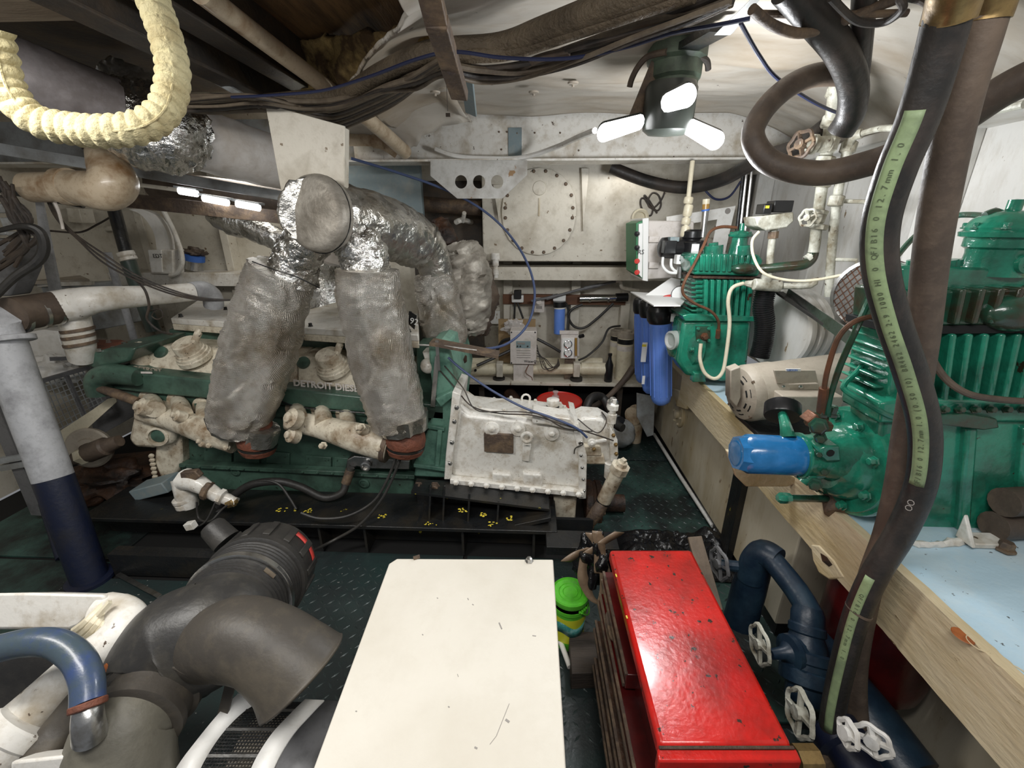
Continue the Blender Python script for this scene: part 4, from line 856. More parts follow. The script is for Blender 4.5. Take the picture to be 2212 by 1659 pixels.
pg = obj('pressure_gauge', MB().lathe(W(1690, 888, 1.25), (.25, .6, .55), [(.048, -.02), (.05, -.016), (.05, .02), (.046, .024), (0, .024)], 28), 'black_plastic', nc, label='small black gauge')
obj('gauge_stem', MB().tube(cp([(1690, 895, 1.22), (1698, 925, 1.16), (1702, 945, 1.14)]), [.012, .016, .022], 10), 'comp_green', pg)
obj('copper_union', MB().lathe(W(1768, 915, 1.12), (.1, 0, 1), [(.035, -.01), (.035, .008), (.02, .012), (.02, .02), (.014, .03)], 8).boxf(W(1758, 905, 1.12), V((.02, 0, -.01)), V((0, .02, 0)), V((.01, 0, .012))), 'copper', nc, bev=.003)
obj('green_union', MB().bolt(W(1772, 898, 1.11), (.1, 0, 1), .013, .03).bolt(W(1793, 898, 1.11), (.1, 0, 1), .013, .03), 'comp_oily', nc)
obj('copper_tube', MB().tube(cp([(1775, 898, 1.11), (1780, 840, 1.1), (1790, 790, 1.1), (1812, 728, 1.1), (1850, 693, 1.1), (1905, 680, 1.12)]), .0065, 8, 8).cyl(W(1774, 890, 1.11), W(1780, 838, 1.1), .012, 8), 'copper', nc)
obj('green_tube', MB().tube(cp([(1788, 898, 1.1), (1792, 860, 1.1), (1815, 790, 1.1), (1848, 715, 1.1), (1882, 640, 1.15), (1918, 580, 1.25), (1975, 512, 1.3), (2030, 478, 1.3), (2080, 464, 1.25), (2150, 468, 1.15)]), .0075, 8, 8), 'comp_oily', nc)
obj('green_tube', MB().tube(cp([(1960, 905, 1.05), (1920, 898, 1.04), (1870, 870, 1.06), (1828, 845, 1.1), (1824, 830, 1.12), (1850, 805, 1.16), (1862, 790, 1.18)]), .0075, 10, 8), 'comp_green', nc)
obj('brown_tube', MB().tube(cp([(2005, 700, 1.04), (2008, 760, 1.03), (2040, 815, 1.02), (2090, 850, 1.0), (2160, 863, 1.0), (2240, 868, 1.0)]), .008, 10, 8), 'hose_brown', nc)
obj('tube_end', MB().tube([W(2125, 468, 1.13), W(2145, 466, 1.13), W(2165, 468, 1.13)], [.010, .018, .012], 12, 3), 'comp_oily', nc)
for u0, v0, w0 in ((2140, 1160, 60),): obj('mount_foot', MB().box(WZ(2100, 1185, .752), WZ(2100, 1185, .752)+V((.09, .05, .015))).prism([WZ(2100, 1185, .76), WZ(2100, 1185, .76)+V((0, .05, 0)), WZ(2100, 1185, .76)+V((0, .05, .07))], (.012, 0, 0)), 'white_paint', nc, bev=.003)
obj('sealant', MB().tube([WZ(1955, 1170, .755), WZ(2000, 1178, .755), WZ(2060, 1172, .755), WZ(2130, 1160, .755)], [.012, .009, .012, .008], 8, 8).jitter(.006, 60), 'white_paint', nc)
obj('foot_bolt', MB().bolt(WZ(2170, 1188, .755), Z1, .016, .025), 'rust_steel', nc)
# side drum far right
for k, lab in enumerate(('lower', 'upper')):
    one('hose_roll', lab+' of two dark hose rolls on the bench at the right edge', 'hose', MB().tube([WZ(2165, 1195, .75)+V((.02, .06, .04+.075*k)), WZ(2165, 1195, .75)+V((.30, .10, .04+.075*k))], .038, 16, 1), 'hose_brown')
one('hose_stack', 'dark grey coiled rubber hose at the right edge, on the blue bench behind the near compressor', 'hose', MB().tube([V((1.30, .87, .80)), V((1.5, .84, .80))], .045, 16, 1).tube([V((1.30, .89, .88)), V((1.5, .86, .88))], .045, 16, 1), 'black_rubber') if 0 else None
# perforated belt guard disc
gd = T('guard_disc', 'round expanded-metal belt guard beside the near green compressor', 'guard', W(1880, 650, 1.3))
p = W(1885, 640, 1.32); gx, gy, gz_ = frame(V((-1, -.75, 0)))
obj('guard_rim', MB().lathe(p, gz_, [(.105, -.02), (.108, .0), (.098, .004), (.098, -.002)], 32), 'steel', gd)
obj('guard_back', MB().lathe(p-gz_*.02, gz_, [(.10, -.06), (.10, 0), (0, .001)], 32), 'rust_brown', gd)
mb = MB()
for k in range(-6, 7):
    o_ = k*.015; h = math.sqrt(max(0, .098**2-o_**2))
    for s in (1, -1):
        d1 = (gx*.6+gy*.8*s).normalized(); d2 = gz_.cross(d1); mb.bar(p+d2*o_-d1*h, p+d2*o_+d1*h, .002, .002)
g = obj('guard_mesh', mb, 'copper', gd); g['kind'] = 'stuff'

# ---------------------------------------------------------------- PIPES ON THE HULL
def pipe(name, label, pts, r, m, group=None, k=4, n=14): return one(name, label, 'pipe', MB().tube(pts, r, n, k), m, group)
rv = T('riser_pipe', 'white painted valve riser climbing the hull wall to the ceiling behind the looped hose', 'pipe', W(1758, 560, 2.0))
rpts = cp([(1742, 562, 1.98), (1757, 545, 1.98), (1765, 480, 1.97), (1778, 385, 1.93), (1790, 300, 1.88), (1806, 180, 1.8)])
obj('pipe_run', MB().tube(rpts, .021, 14, 3), 'riser_paint', rv)
for u, v, l, r, Yp_ in ((1766, 470, 24, .030, 1.95), (1768, 490, 12, .036, 1.95), (1776, 395, 18, .034, 1.93), (1783, 345, 14, .034, 1.9), (1788, 312, 30, .036, 1.88), (1795, 262, 26, .032, 1.86), (1803, 200, 20, .028, 1.82), (1768, 458, 10, .036, 1.95)):
    obj('union_nut', MB().lathe(W(u, v, Yp_), (.12, -.05, 1), [(r*.8, -PR(l/2, W(u, v, Yp_))), (r, -PR(l/3, W(u, v, Yp_))), (r, PR(l/3, W(u, v, Yp_))), (r*.8, PR(l/2, W(u, v, Yp_)))], 8), 'riser_paint', rv)
obj('valve_bonnet', MB().lathe(W(1785, 312, 1.87), (-1, -.1, 0), [(.03, 0), (.026, .04), (.034, .045), (.034, .06), (.016, .065), (.012, .11)], 12), 'riser_paint', rv)
wheel(W(1730, 312, 1.86), (-1, -.5, .1), .045, 'rust_steel', rv, r=.007)
wheel(W(1762, 375, 1.88), (-.8, -1, .2), .035, 'riser_paint', rv, r=.005)
wheel(W(1745, 470, 1.92), (-1, -.6, 0), .032, 'riser_paint', rv, r=.005)
gp = pipe('discharge_pipe', 'green stained pipe from the far compressor head to the white riser', cp([(1640, 582, 2.05), (1700, 576, 2.0), (1735, 572, 1.98), (1752, 560, 1.98), (1757, 545, 1.98)]), .022, 'comp_oily')
sp = T('second_riser', 'thinner white painted pipe bending at the hull shelf right of the valve riser', 'pipe', W(1812, 560, 1.95))
obj('pipe_run', MB().tube(cp([(1790, 640, 1.95), (1795, 560, 1.95), (1808, 430, 1.92), (1826, 345, 1.9), (1838, 300, 1.88), (1862, 288, 1.85)]), .017, 12, 4), 'riser_paint', sp)
for u, v in ((1806, 434), (1822, 372), (1833, 318)): obj('union_nut', MB().lathe(W(u, v, 1.9), (.1, 0, 1), [(.022, -.02), (.027, -.016), (.027, .016), (.022, .02)], 10), 'riser_paint', sp)
obj('conduit_run', MB().tube(cp([(1862, 288, 1.85), (1900, 278, 1.75), (1950, 275, 1.6), (2060, 258, 1.45), (2212, 225, 1.3)]), .010, 10, 4), 'riser_paint', sp)
obj('cross_stub', MB().tube(cp([(1806, 434, 1.92), (1870, 436, 1.85)]), .008, 8, 1), 'riser_paint', sp)
obj('cross_stub', MB().tube(cp([(1796, 560, 1.95), (1850, 562, 1.9), (1850, 585, 1.9)]), .008, 8, 1), 'riser_paint', sp)
# pressure switch on its stem
ps = T('pressure_switch', 'beige pressure switch box with black cover on a white stem beside the far compressor', 'switch', W(1655, 615, 2.05))
obj('switch_box', MB().pp([(1632, 468), (1715, 458), (1716, 478), (1700, 492), (1655, 498), (1636, 488)], 2.0, .12), 'riser_paint', ps, bev=.006)
b = obj('switch_cover', MB().pb(1672, 433, 1714, 458, 2.02, .07), 'black_plastic', ps, bev=.003)
obj('switch_cover', MB().pb(1650, 440, 1668, 462, 2.0, .07), 'black_plastic', ps, bev=.003)
obj('yellow_label', MB().pb(1654, 444, 1662, 450, 1.998, .003), 'label_yellow', ps)
obj('stem', MB().tube(cp([(1672, 492, 2.04), (1665, 540, 2.04), (1660, 605, 2.04)]), .015, 12, 2), 'riser_paint', ps)
obj('stem_nut', MB().cyl(W(1671, 500, 2.04), W(1669, 515, 2.04), .022, 8), 'rust_steel', ps)
obj('tee', MB().tube(cp([(1628, 614, 2.04), (1685, 618, 2.04)]), .026, 12, 1).tube(cp([(1655, 618, 2.04), (1657, 590, 2.04)]), .022, 12, 1), 'riser_paint', ps, bev=.003)
obj('side_pipe', MB().tube(cp([(1610, 612, 2.08), (1628, 614, 2.05)]), [.012, .02], 10, 1).tube(cp([(1685, 618, 2.04), (1752, 616, 1.98), (1760, 600, 1.98)]), .014, 12, 3), 'riser_paint', ps)
obj('capillary', MB().tube(cp([(1640, 500, 2.0), (1625, 520, 2.0), (1628, 555, 1.98), (1650, 590, 1.95), (1700, 605, 1.92), (1760, 605, 1.85), (1850, 588, 1.6)]), .006, 8, 8), 'pvc', ps)
# ================================================================ BIG HOSES
def ringed(mb, n, step, f):
    k = len(mb.v)//n
    for i in range(k):
        if i % step == 0:
            q = sum((mb.v[i*n+a] for a in range(n)), V((0, 0, 0)))/n
            for a in range(n): mb.v[i*n+a] = q+(mb.v[i*n+a]-q)*f
    return mb
lp = T('looped_hose', 'thick brown-black hose coiled in a large hanging loop below the ceiling at the right', 'hose', W(1700, 380, 1.6))
LP = cp([(1700, -30, 1.25), (1760, 40, 1.3), (1815, 110, 1.36), (1842, 180, 1.42), (1838, 245, 1.47), (1815, 285, 1.5)])
LP2 = cp([(1832, 160, 1.5), (1760, 163, 1.48), (1700, 190, 1.46), (1650, 238, 1.44), (1626, 290, 1.42), (1648, 338, 1.40), (1700, 365, 1.37), (1780, 374, 1.34), (1880, 352, 1.27), (1960, 322, 1.20), (2060, 268, 1.12), (2160, 200, 1.06), (2240, 160, 1.02)])
obj('hose_upper', MB().tube(LP, .036, 20, 10), 'hose_black', lp)
obj('hose_loop', MB().tube(LP2, [.030]*5+[.032]*8, 20, 10), 'hose_brown', lp)
obj('hose_upper', MB().tube(cp([(1868, -20, 1.3), (1862, 60, 1.35), (1856, 140, 1.42), (1850, 200, 1.46)]), .026, 16, 8), 'hose_black', lp)
one('black_return_hose', 'black hose sagging under the deck beam toward the hull corner', 'hose', MB().tube(cp([(1320, 362, 2.9), (1400, 392, 2.85), (1480, 405, 2.75), (1560, 388, 2.6), (1640, 345, 2.35), (1720, 318, 2.1), (1790, 270, 1.9)]), .034, 16, 8), 'hose_black')
nh = T('striped_hose', 'near upright black rubber hose with a pale green printed stripe', 'hose', D(1785, 1640, .9))
A = [(2055, 0, .72), (2030, 100, .74), (1985, 250, .76), (1935, 370, .78), (1903, 480, .80), (1902, 580, .81), (1928, 690, .82), (1965, 800, .82), (1993, 900, .82), (1998, 980, .82), (1985, 1060, .82), (1945, 1150, .82), (1890, 1240, .82), (1850, 1330, .82), (1822, 1430, .81), (1800, 1530, .80), (1790, 1610, .79)]
HA = cp([(u, v, y) for u, v, y in A])
obj('hose_body', MB().tube(HA, .0270, 24, 8), 'hose_black', nh)
def stripe(path, r, side, w, m, parent, i0, i1, name='printed_stripe'):
    p = smooth_path(path, 8); mb = MB(); idx = []
    i0, i1 = int(i0*len(p)), int(i1*len(p))
    for i in range(i0, i1):
        t = (p[min(i+1, len(p)-1)]-p[max(i-1, 0)]).normalized(); c = (CAM-p[i]).normalized(); x = t.cross(c).normalized(); y = x.cross(t)
        row = []
        for k in range(5):
            th = math.radians(90-side[0]-(side[1]-side[0])*k/4); row.append(p[i]+(x*math.cos(th)+y*math.sin(th))*(r+.0006))
        mb.v += row
    m_ = i1-i0
    for i in range(m_-1):
        for k in range(4): mb.f.append((i*5+k, i*5+k+1, (i+1)*5+k+1, (i+1)*5+k))
    o = obj(name, mb, m, parent, sm=60); s = o.modifiers.new('t', 'SOLIDIFY'); s.thickness = .0008; return o
def hosetext(s, path, r, ang, size, m, parent, i0, gap):
    p = smooth_path(path, 8); d = 0; out = []
    L_ = [0]
    for a, b in zip(p, p[1:]): L_.append(L_[-1]+(b-a).length)
    s0 = L_[int(i0*len(p))]; all_ = MB()
    for j, chx in enumerate(s):
        if chx == ' ': continue
        t_ = s0+j*gap; i = max(1, min(len(p)-2, next((k for k, l in enumerate(L_) if l > t_), len(p)-2)))
        t = (p[i+1]-p[i-1]).normalized(); f = (t_-L_[i-1])/max(1e-6, L_[i]-L_[i-1]); q = p[i-1]+(p[i]-p[i-1])*min(1, f)
        c = (CAM-q).normalized(); x = t.cross(c).normalized(); y = x.cross(t); th = math.radians(90-ang)
        nrm = x*math.cos(th)+y*math.sin(th); yd = nrm.cross(t)*1
        o = text(chx, q+nrm*(r+.0012)-yd*size*.35, t, yd, size, m, None, 'ch', depth=.0004); all_.add([v.co+o.location for v in o.data.vertices], [tuple(pl.vertices) for pl in o.data.polygons])
        me_ = o.data; bpy.data.objects.remove(o); bpy.data.meshes.remove(me_)
    o = obj('printed_text', all_, m, parent, sm=10); o['kind'] = 'stuff'; return o
st = stripe(HA, .0270, (-12, 42), 0, 'hose_green', nh, .12, .615)
hosetext('QF/B16 0 12.7mm 1.0 50 101 BR462 3456', [p for p in HA][::-1], .0235, 14, .015, 'print_dark', st, .395, .0135) if 0 else hosetext('QF/B16 0 12.7mm 1.0 (0.50 10) BR462 2462 2-9 1000 HI 0 QF/B16 0 12.7mm 1.0', HA[::-1], .0270, -14, .0125, 'print_faint', st, .392, .0094)
hosetext('OO', HA, .0270, 10, .018, 'print_grey', nh, .635, .014)
st2 = stripe(HA, .0270, (-10, 30), 0, 'hose_green', nh, .75, .965)
hosetext('QF/B16 0 12.7mm 1.0', HA, .0270, 8, .011, 'print_faint', st2, .77, .0105)
fe = obj('hose_ferrule', MB().lathe(HA[-1]+V((0, 0, .03)), (-.05, 0, -1), [(.0278, 0), (.0295, .004), (.0295, .03), (.028, .034), (.028, .04), (.0295, .045), (.0295, .10)], 24), 'rust_steel', nh)
obj('crimp_sleeve', MB().tube([W(2078, -60, .69), W(2056, 18, .723), W(2047, 46, .73)], .0295, 20, 2), 'brass', nh)
hb_ = T('plain_hose', 'near upright plain brown-black rubber hose crossing behind the green-striped hose', 'hose', D(1860, 1640, .95))
B = [(2135, 0, .77), (2110, 90, .78), (2070, 230, .80), (2035, 400, .83), (2010, 560, .86), (1993, 720, .88), (1975, 850, .885), (1958, 950, .885), (1940, 1060, .885), (1915, 1160, .885), (1882, 1250, .885), (1862, 1340, .88), (1848, 1440, .87), (1850, 1540, .86), (1870, 1640, .84), (1880, 1700, .83)]
HB = cp(B); obj('hose_body', MB().tube(HB, .0275, 24, 8), 'hose_brown', hb_)
obj('crimp_sleeve', MB().tube([W(2150, -60, .75), W(2136, 10, .77), W(2124, 46, .775)], .0295, 20, 2), 'brass', hb_)
hosetext('Mine Ch', HB, .0275, 20, .013, 'print_grey', hb_, .60, .0125)
# green wrapped sheath on the striped hose's upper part is the print itself; lashing
obj('lashing', MB().lathe(W(1855, 1318, .82), V((.35, 0, 1)), [(.0285, -.003), (.0285, .003)], 20), 'hose_brown', nh)

# ================================================================ FILTER STATION, CONTROL BOX
cb = T('control_box', 'pale grey hinged control cabinet with a green printed front, on the far hull wall', 'cabinet', W(1440, 600, 2.75))
obj('box_body', MB().pp([(1400, 476), (1500, 478), (1496, 598), (1398, 604)], 2.62, .25), 'panel_white', cb, bev=.008)
obj('box_rim', MB().pp([(1388, 472), (1402, 470), (1400, 608), (1388, 606)], 2.58, .32), 'label_white', cb, bev=.004)
dr = obj('box_door', MB().prism([W(1374, 482, 2.58), W(1388, 476, 2.58), W(1388, 602, 2.58), W(1374, 592, 2.58)], (0, .28, 0)), 'label_green', cb, bev=.003, label='green printed door edge')
obj('door_label', MB().pp([(1380, 484), (1388, 482), (1387, 600), (1378, 590)], 2.565, .012), 'label_white', dr)
text('RS', W(1377, 549, 2.56), X1, Z1, .035, 'print_dark', dr)
for v, m_ in ((505, 'black_plastic'), (535, 'black_plastic'), (564, 'label_red'), (588, 'label_red')): obj('door_button', MB().lathe(W(1377, v, 2.56), (-.6, -1, 0), [(.014, 0), (.014, .012), (0, .014)], 12), m_, dr)
for v in (510, 566): obj('latch', MB().pb(1402, v, 1424, v+14, 2.60, .02), 'panel_white', cb, bev=.003)
fs = T('filter_bracket', 'white folded steel bracket plate above the big blue water filters', 'bracket', W(1420, 640, 2.5))
obj('bracket_plate', MB().prism([WZ(u, v, W(1420, 640, 2.5).z) for u, v in ((1362, 632), (1392, 634), (1440, 636), (1490, 640), (1470, 662), (1412, 662))], (0, 0, .006)), 'label_white', fs)
obj('bracket_wing', MB().pp([(1394, 638), (1450, 600), (1470, 604), (1468, 640)], 2.5, .005), 'label_white', fs)
def housing(u0, u1, v0, v1, Y, label, tall=1):
    a = W((u0+u1)/2, v0, Y); b = W((u0+u1)/2+1, v1, Y); r = PR((u1-u0)/2, W((u0+u1)/2, v0, Y)); H = (a-b).length
    h = T('water_filter', label, 'water filter', b, 'blue water filter housings')
    ax = b-a
    obj('sump', MB().lathe(a, ax, [(r*1.0, H*.14), (r, H*.16), (r*.97, H*.18), (r*.93, H*.92), (r*.8, H*.97), (r*.5, H), (0, H)], 30), 'blue_plastic', h)
    for k in range(10):
        x, y, _ = frame(ax); th = k*math.pi/5; q = (x*math.cos(th)+y*math.sin(th))*r*.95; obj('sump_rib', MB().bar(a+q+ax*.19, a+q+ax*.9, .006, .006), 'blue_plastic', h)
    obj('filter_cap', MB().lathe(a, ax, [(0, -.01), (r*.7, -.01), (r*1.0, .0), (r*1.12, .02), (r*1.16, .03), (r*1.16, H*.13), (r*1.02, H*.16)], 24), 'black_plastic', h)
    return h
h1 = housing(1370, 1400, 645, 825, 2.85, 'blue water filter housing, rearmost of the three on the far hull wall')
h2 = housing(1384, 1420, 650, 848, 2.68, 'blue water filter housing, middle of the three, with two small paper labels')
h3 = housing(1402, 1452, 660, 872, 2.5, 'blue water filter housing, nearest and largest looking of the three')
obj('paper_label', MB().pb(1386, 740, 1397, 782, 2.60, .003), 'label_white', h2); obj('paper_label', MB().pb(1387, 812, 1393, 830, 2.6, .003), 'label_white', h2); obj('label_stripe', MB().pb(1387, 744, 1396, 749, 2.598, .002), 'label_yellow', h2)
rh = one('red_lever', 'red curved plastic lever lying on the white filter bracket', 'lever', MB().tube(cp([(1422, 655, 2.46), (1432, 644, 2.46), (1448, 640, 2.46), (1464, 641, 2.46)]), .010, 8, 5), 'red_plastic')
gg = T('round_gauge', 'small round pressure gauge with a white face above the nearest blue filter', 'gauge', W(1468, 640, 2.4))
obj('gauge_case', MB().lathe(W(1468, 636, 2.42), (-.5, -1, .1), [(.045, -.03), (.048, 0), (.044, .008), (.042, .003), (0, .003)], 22), 'chrome', gg)
obj('gauge_face', MB().lathe(W(1468, 636, 2.415), (-.5, -1, .1), [(.041, 0), (0, .001)], 20), 'label_white', gg)
obj('gauge_stem', MB().tube(cp([(1470, 650, 2.43), (1472, 672, 2.45)]), .012, 10, 1).ball(W(1460, 690, 2.42), .03, 10, 8), 'steel', gg)
obj('hang_tag', MB().pb(1449, 678, 1463, 695, 2.38, .002), 'label_white', gg)
# pump, valve cluster
pu = T('booster_pump', 'black booster pump with white bracket in front of the grey control cabinet', 'pump', W(1470, 560, 2.45))
obj('pump_motor', MB().lathe(W(1440, 535, 2.45), (1, .1, -.05), [(.03, -.04), (.05, -.03), (.055, 0), (.055, .10), (.045, .11), (.045, .2)], 18), 'black_plastic', pu)
obj('pump_head', MB().lathe(W(1497, 500, 2.45), (0, 0, -1), [(.035, -.01), (.05, 0), (.05, .03), (.042, .04), (.042, .10), (.03, .12)], 20), 'black_plastic', pu)
obj('pump_dome', MB().lathe(W(1500, 532, 2.42), (0, 0, -1), [(.045, -.03), (.06, -.02), (.06, .03), (.04, .05), (0, .06)], 20), 'black_plastic', pu)
obj('pump_label', MB().pb(1494, 527, 1510, 544, 2.35, .002), 'label_white', pu)
obj('pump_box', MB().pb(1436, 520, 1462, 548, 2.36, .06), 'black_plastic', pu, bev=.004)
obj('blue_cap', MB().pb(1448, 512, 1468, 522, 2.38, .05), 'patch_blue', pu, bev=.003)
wbk = obj('white_bracket', MB().pb(1462, 551, 1495, 571, 2.34, .05), 'label_white', pu, bev=.003)
obj('slot', MB().pb(1468, 559, 1479, 564, 2.338, .004), 'print_dark', wbk)
obj('valve_post', MB().cyl(W(1470, 575, 2.38), W(1468, 600, 2.38), .02, 14), 'steel', pu)
obj('white_hose', MB().tube(cp([(1432, 556, 2.4), (1432, 575, 2.38), (1445, 588, 2.38), (1465, 590, 2.38)]), .007, 8, 6).tube(cp([(1450, 560, 2.4), (1450, 575, 2.38), (1458, 585, 2.38), (1470, 588, 2.38)]), .007, 8, 6), 'label_white', pu)
pv = T('plastic_pipe', 'cream plastic pipe with unions dropping from the deck beam to the black booster pump', 'pipe', W(1480, 515, 2.45))
obj('pipe_run', MB().tube(cp([(1496, 348, 2.5), (1490, 400, 2.48), (1484, 460, 2.46), (1480, 515, 2.45)]), .012, 12, 2), 'pvc', pv)
for u, v, l in ((1487, 433, 14), (1486, 455, 24), (1482, 478, 14), (1480, 500, 22)): p = W(u, v, 2.46); obj('union', MB().lathe(p, (.08, 0, 1), [(.020, -PR(l/2, p)), (.024, -PR(l/3, p)), (.024, PR(l/3, p)), (.020, PR(l/2, p))], 10), 'pvc', pv)
fm = T('flow_tube', 'small clear flow tube with cream cap standing on the black booster pump', 'tube', W(1520, 510, 2.45))
obj('tube_body', MB().cyl(W(1518, 512, 2.42), W(1524, 455, 2.42), .016, 14), 'steel', fm)
obj('tube_neck', MB().cyl(W(1524, 455, 2.42), W(1525, 441, 2.42), .018, 14), 'amber', fm); obj('tube_cap', MB().cyl(W(1525, 441, 2.42), W(1526, 430, 2.42), .018, 14), 'pvc', fm); obj('tube_band', MB().cyl(W(1524, 456, 2.42), W(1524, 452, 2.42), .020, 14), 'label_blue', fm)
wp_ = T('angle_frame', 'white cut-out steel frame plate on the hull wall behind the far compressor', 'frame', W(1560, 500, 2.75))
obj('frame_plate', MB().pp([(1440, 468), (1580, 446), (1590, 444), (1584, 470), (1566, 550), (1535, 550), (1550, 474), (1500, 482), (1440, 486)], 2.72, .012), 'white_clean', wp_, bev=.003)
obj('frame_hole', MB().lathe(W(1572, 456, 2.72), (0, -1, 0), [(.016, -.005), (.016, .001), (0, .001)], 14), 'print_grey', wp_)
obj('backing', MB().pp([(1552, 474), (1562, 474), (1552, 545), (1540, 545)], 2.76, .01), 'wood_brown', wp_)
# hull corner conduits
for u, m_ in ((1606, 'black_steel'), (1613, 'steel'), (1624, 'steel')):
    one('corner_conduit', {1606: 'black conduit running down the far hull corner', 1613: 'thin bright conduit beside the black one in the far hull corner', 1624: 'thin bright conduit nearest the camera in the far hull corner'}[u], 'conduit', MB().tube([W(u, 335, 2.9), W(u, 365, 2.9), W(u-30, 640, 2.86)], .010, 8, 1), m_)
one('round_outlet', 'round white bulkhead gland above the grey control cabinet', 'gland', MB().lathe(W(1381, 470, 3.08), (0, -1, 0), [(.05, 0), (.055, .03), (.045, .034), (.034, .03), (.032, .005), (0, .005)], 24), 'pvc')
# ================================================================ UNDER THE BENCH
bp = T('blue_pipework', 'dark blue painted pipes and valves on the floor between red toolbox and bench', 'pipe', D(1660, 1400, 1.4))
obj('pipe_leg', MB().tube([D(1598, 1345, 1.62), D(1618, 1270, 1.58), D(1636, 1210, 1.53)], [.058, .057, .050], 20, 4), 'blue_pipe', bp)
obj('elbow', MB().tube([D(1622, 1250, 1.55), D(1630, 1215, 1.53), D(1650, 1196, 1.50), D(1680, 1212, 1.46)], [.046, .048, .048, .044], 20, 6), 'blue_pipe', bp)
obj('pipe_arm', MB().tube([D(1665, 1206, 1.47), D(1720, 1275, 1.38), D(1752, 1330, 1.32)], .036, 18, 3), 'blue_pipe', bp)
obj('valve_body', MB().lathe(D(1745, 1325, 1.33), D(1738, 1480, 1.28)-D(1745, 1325, 1.33), [(.038, -.02), (.045, .0), (.045, .03), (.05, .035), (.05, .055), (.045, .06), (.055, .09), (.055, .10), (.066, .105), (.066, .13), (.06, .135), (.06, .15), (.068, .155), (.068, .19), (.05, .2), (.05, .24)], 26), 'blue_pipe', bp)
obj('bonnet', MB().lathe(D(1735, 1405, 1.3), V((-1, -.2, .05)), [(.045, 0), (.045, .03), (.05, .035), (.05, .05), (.03, .055), (.018, .07), (.014, .11)], 16), 'blue_pipe', bp)
wheel(D(1641, 1392, 1.32), (-1, 0, 0), .055, 'riser_paint', bp, r=.006)
wheel(D(1554, 1218, 1.6), (-1, -.15, 0), .055, 'skate_grey', bp, r=.007)
obj('stem', MB().tube([D(1610, 1225, 1.55), D(1560, 1220, 1.59)], .02, 10, 1), 'blue_pipe', bp)
wheel(D(1727, 1540, 1.15), (-1, .05, .1), .055, 'riser_paint', bp, r=.007)
obj('main_pipe', MB().tube([D(1740, 1400, 1.4), D(1850, 1530, 1.28), D(1960, 1680, 1.15)], .085, 24, 4), 'blue_pipe', bp)
obj('lower_body', MB().lathe(D(1790, 1560, 1.18), D(1850, 1650, 1.1)-D(1790, 1560, 1.18), [(.05, 0), (.065, .01), (.065, .05), (.05, .06), (.05, .2)], 20), 'navy_paint', bp)
wheel(D(1832, 1585, 1.0), (-1, 0, .1), .028, 'white_hull', bp, r=.006)
wheel(D(1885, 1600, 1.0), (-.6, -.5, .1), .034, 'white_hull', bp, r=.006)
obj('brass_union', MB().cyl(D(1718, 1640, 1.0), D(1765, 1640, 1.0), .030, 8), 'brass', bp)
rt = T('red_tank', 'dark red round-bottomed tank tucked under the bench behind the two upright hoses', 'tank', WX(1880, 1450, 1.15))
tc = WX(1878, 1400, 1.14); zb_ = tc.z-.14
obj('tank_shell', MB().lathe(V((tc.x, tc.y, zb_)), Z1, [(0, 0), (.07, .006), (.125, .03), (.15, .07), (.155, .12), (.155, .64-zb_), (0, .645-zb_)], 36), 'dark_red', rt)
hk = WX(1812, 1262, 1.02); obj('tank_hook', MB().tube([hk+V((.02, 0, -.04)), hk+V((-.01, 0, -.02)), hk+V((-.015, 0, .015)), hk+V((.02, 0, .03)), hk+V((.03, 0, 0))], .009, 8, 5), 'dark_red', rt)
# ================================================================ FOREGROUND MACHINERY AND FLOOR ITEMS
zc = .70
wc = T('white_cabinet', 'large white steel cabinet with a flat top in the middle foreground', 'cabinet', (-.1, .7, 0))
tl, tr_ = WZ(848, 1206, zc), WZ(1195, 1208, zc); bl_, br_ = WZ(682, 1650, zc), WZ(1222, 1650, zc)
dl = (bl_-tl).normalized(); dr_ = (br_-tr_).normalized()
nl, nr = tl+(bl_-tl)*1.45, tr_+(br_-tr_)*1.45
top = [tl+V((.012, 0, 0)), tr_, nr, nl, tl+V((-.004, -.02, 0))]
obj('lid', MB().prism(top, (0, 0, -.045)), 'cabinet_white', wc, bev=.003)
ins = [p+V((.006 if p.x < -.1 else -.006, .0, -.05)) for p in top]
obj('cabinet_body', MB().prism([V((p.x, p.y-.006 if p.y > .6 else p.y, .65)) for p in ins], (0, 0, -.648)), 'cabinet_white', wc)
b = WZ(1143, 1212, zc); obj('lid_bolt', MB().lathe(b, Z1, [(.012, 0), (.012, .002), (.008, .002), (.008, .010), (.006, .011), (0, .011)], 6), 'steel', wc)
b = WZ(900, 1207, zc); obj('lid_bolt', MB().bar(b+V((-.008, -.003, .004)), b+V((.008, .004, .005)), .007, .007), 'rust_steel', wc)
def mark(u, v, du, dv, w_, m='print_grey'):
    a, b = WZ(u, v, zc+.0004), WZ(u+du, v+dv, zc+.0004); return MB().bar(a, b, w_, .0006, (0, 0, 1))
for u, v, du, dv, w_ in ((1100, 1520, -28, 70, .0009), (1072, 1590, -14, 18, .0007), (1078, 1345, 6, 14, .003), (1092, 1554, 8, 6, .004), (1020, 1305, 3, 2, .002), (1010, 1292, 2, 4, .002), (1025, 1614, 6, 3, .003), (968, 1526, 3, 2, .002), (912, 1370, 2, 2, .002), (944, 1291, 2, 2, .002), (1150, 1373, 8, 1, .002), (768, 1536, 3, 1, .002), (988, 1456, 2, 6, .001)):
    obj('scuff_mark', mark(u, v, du, dv, w_), 'print_grey', wc)
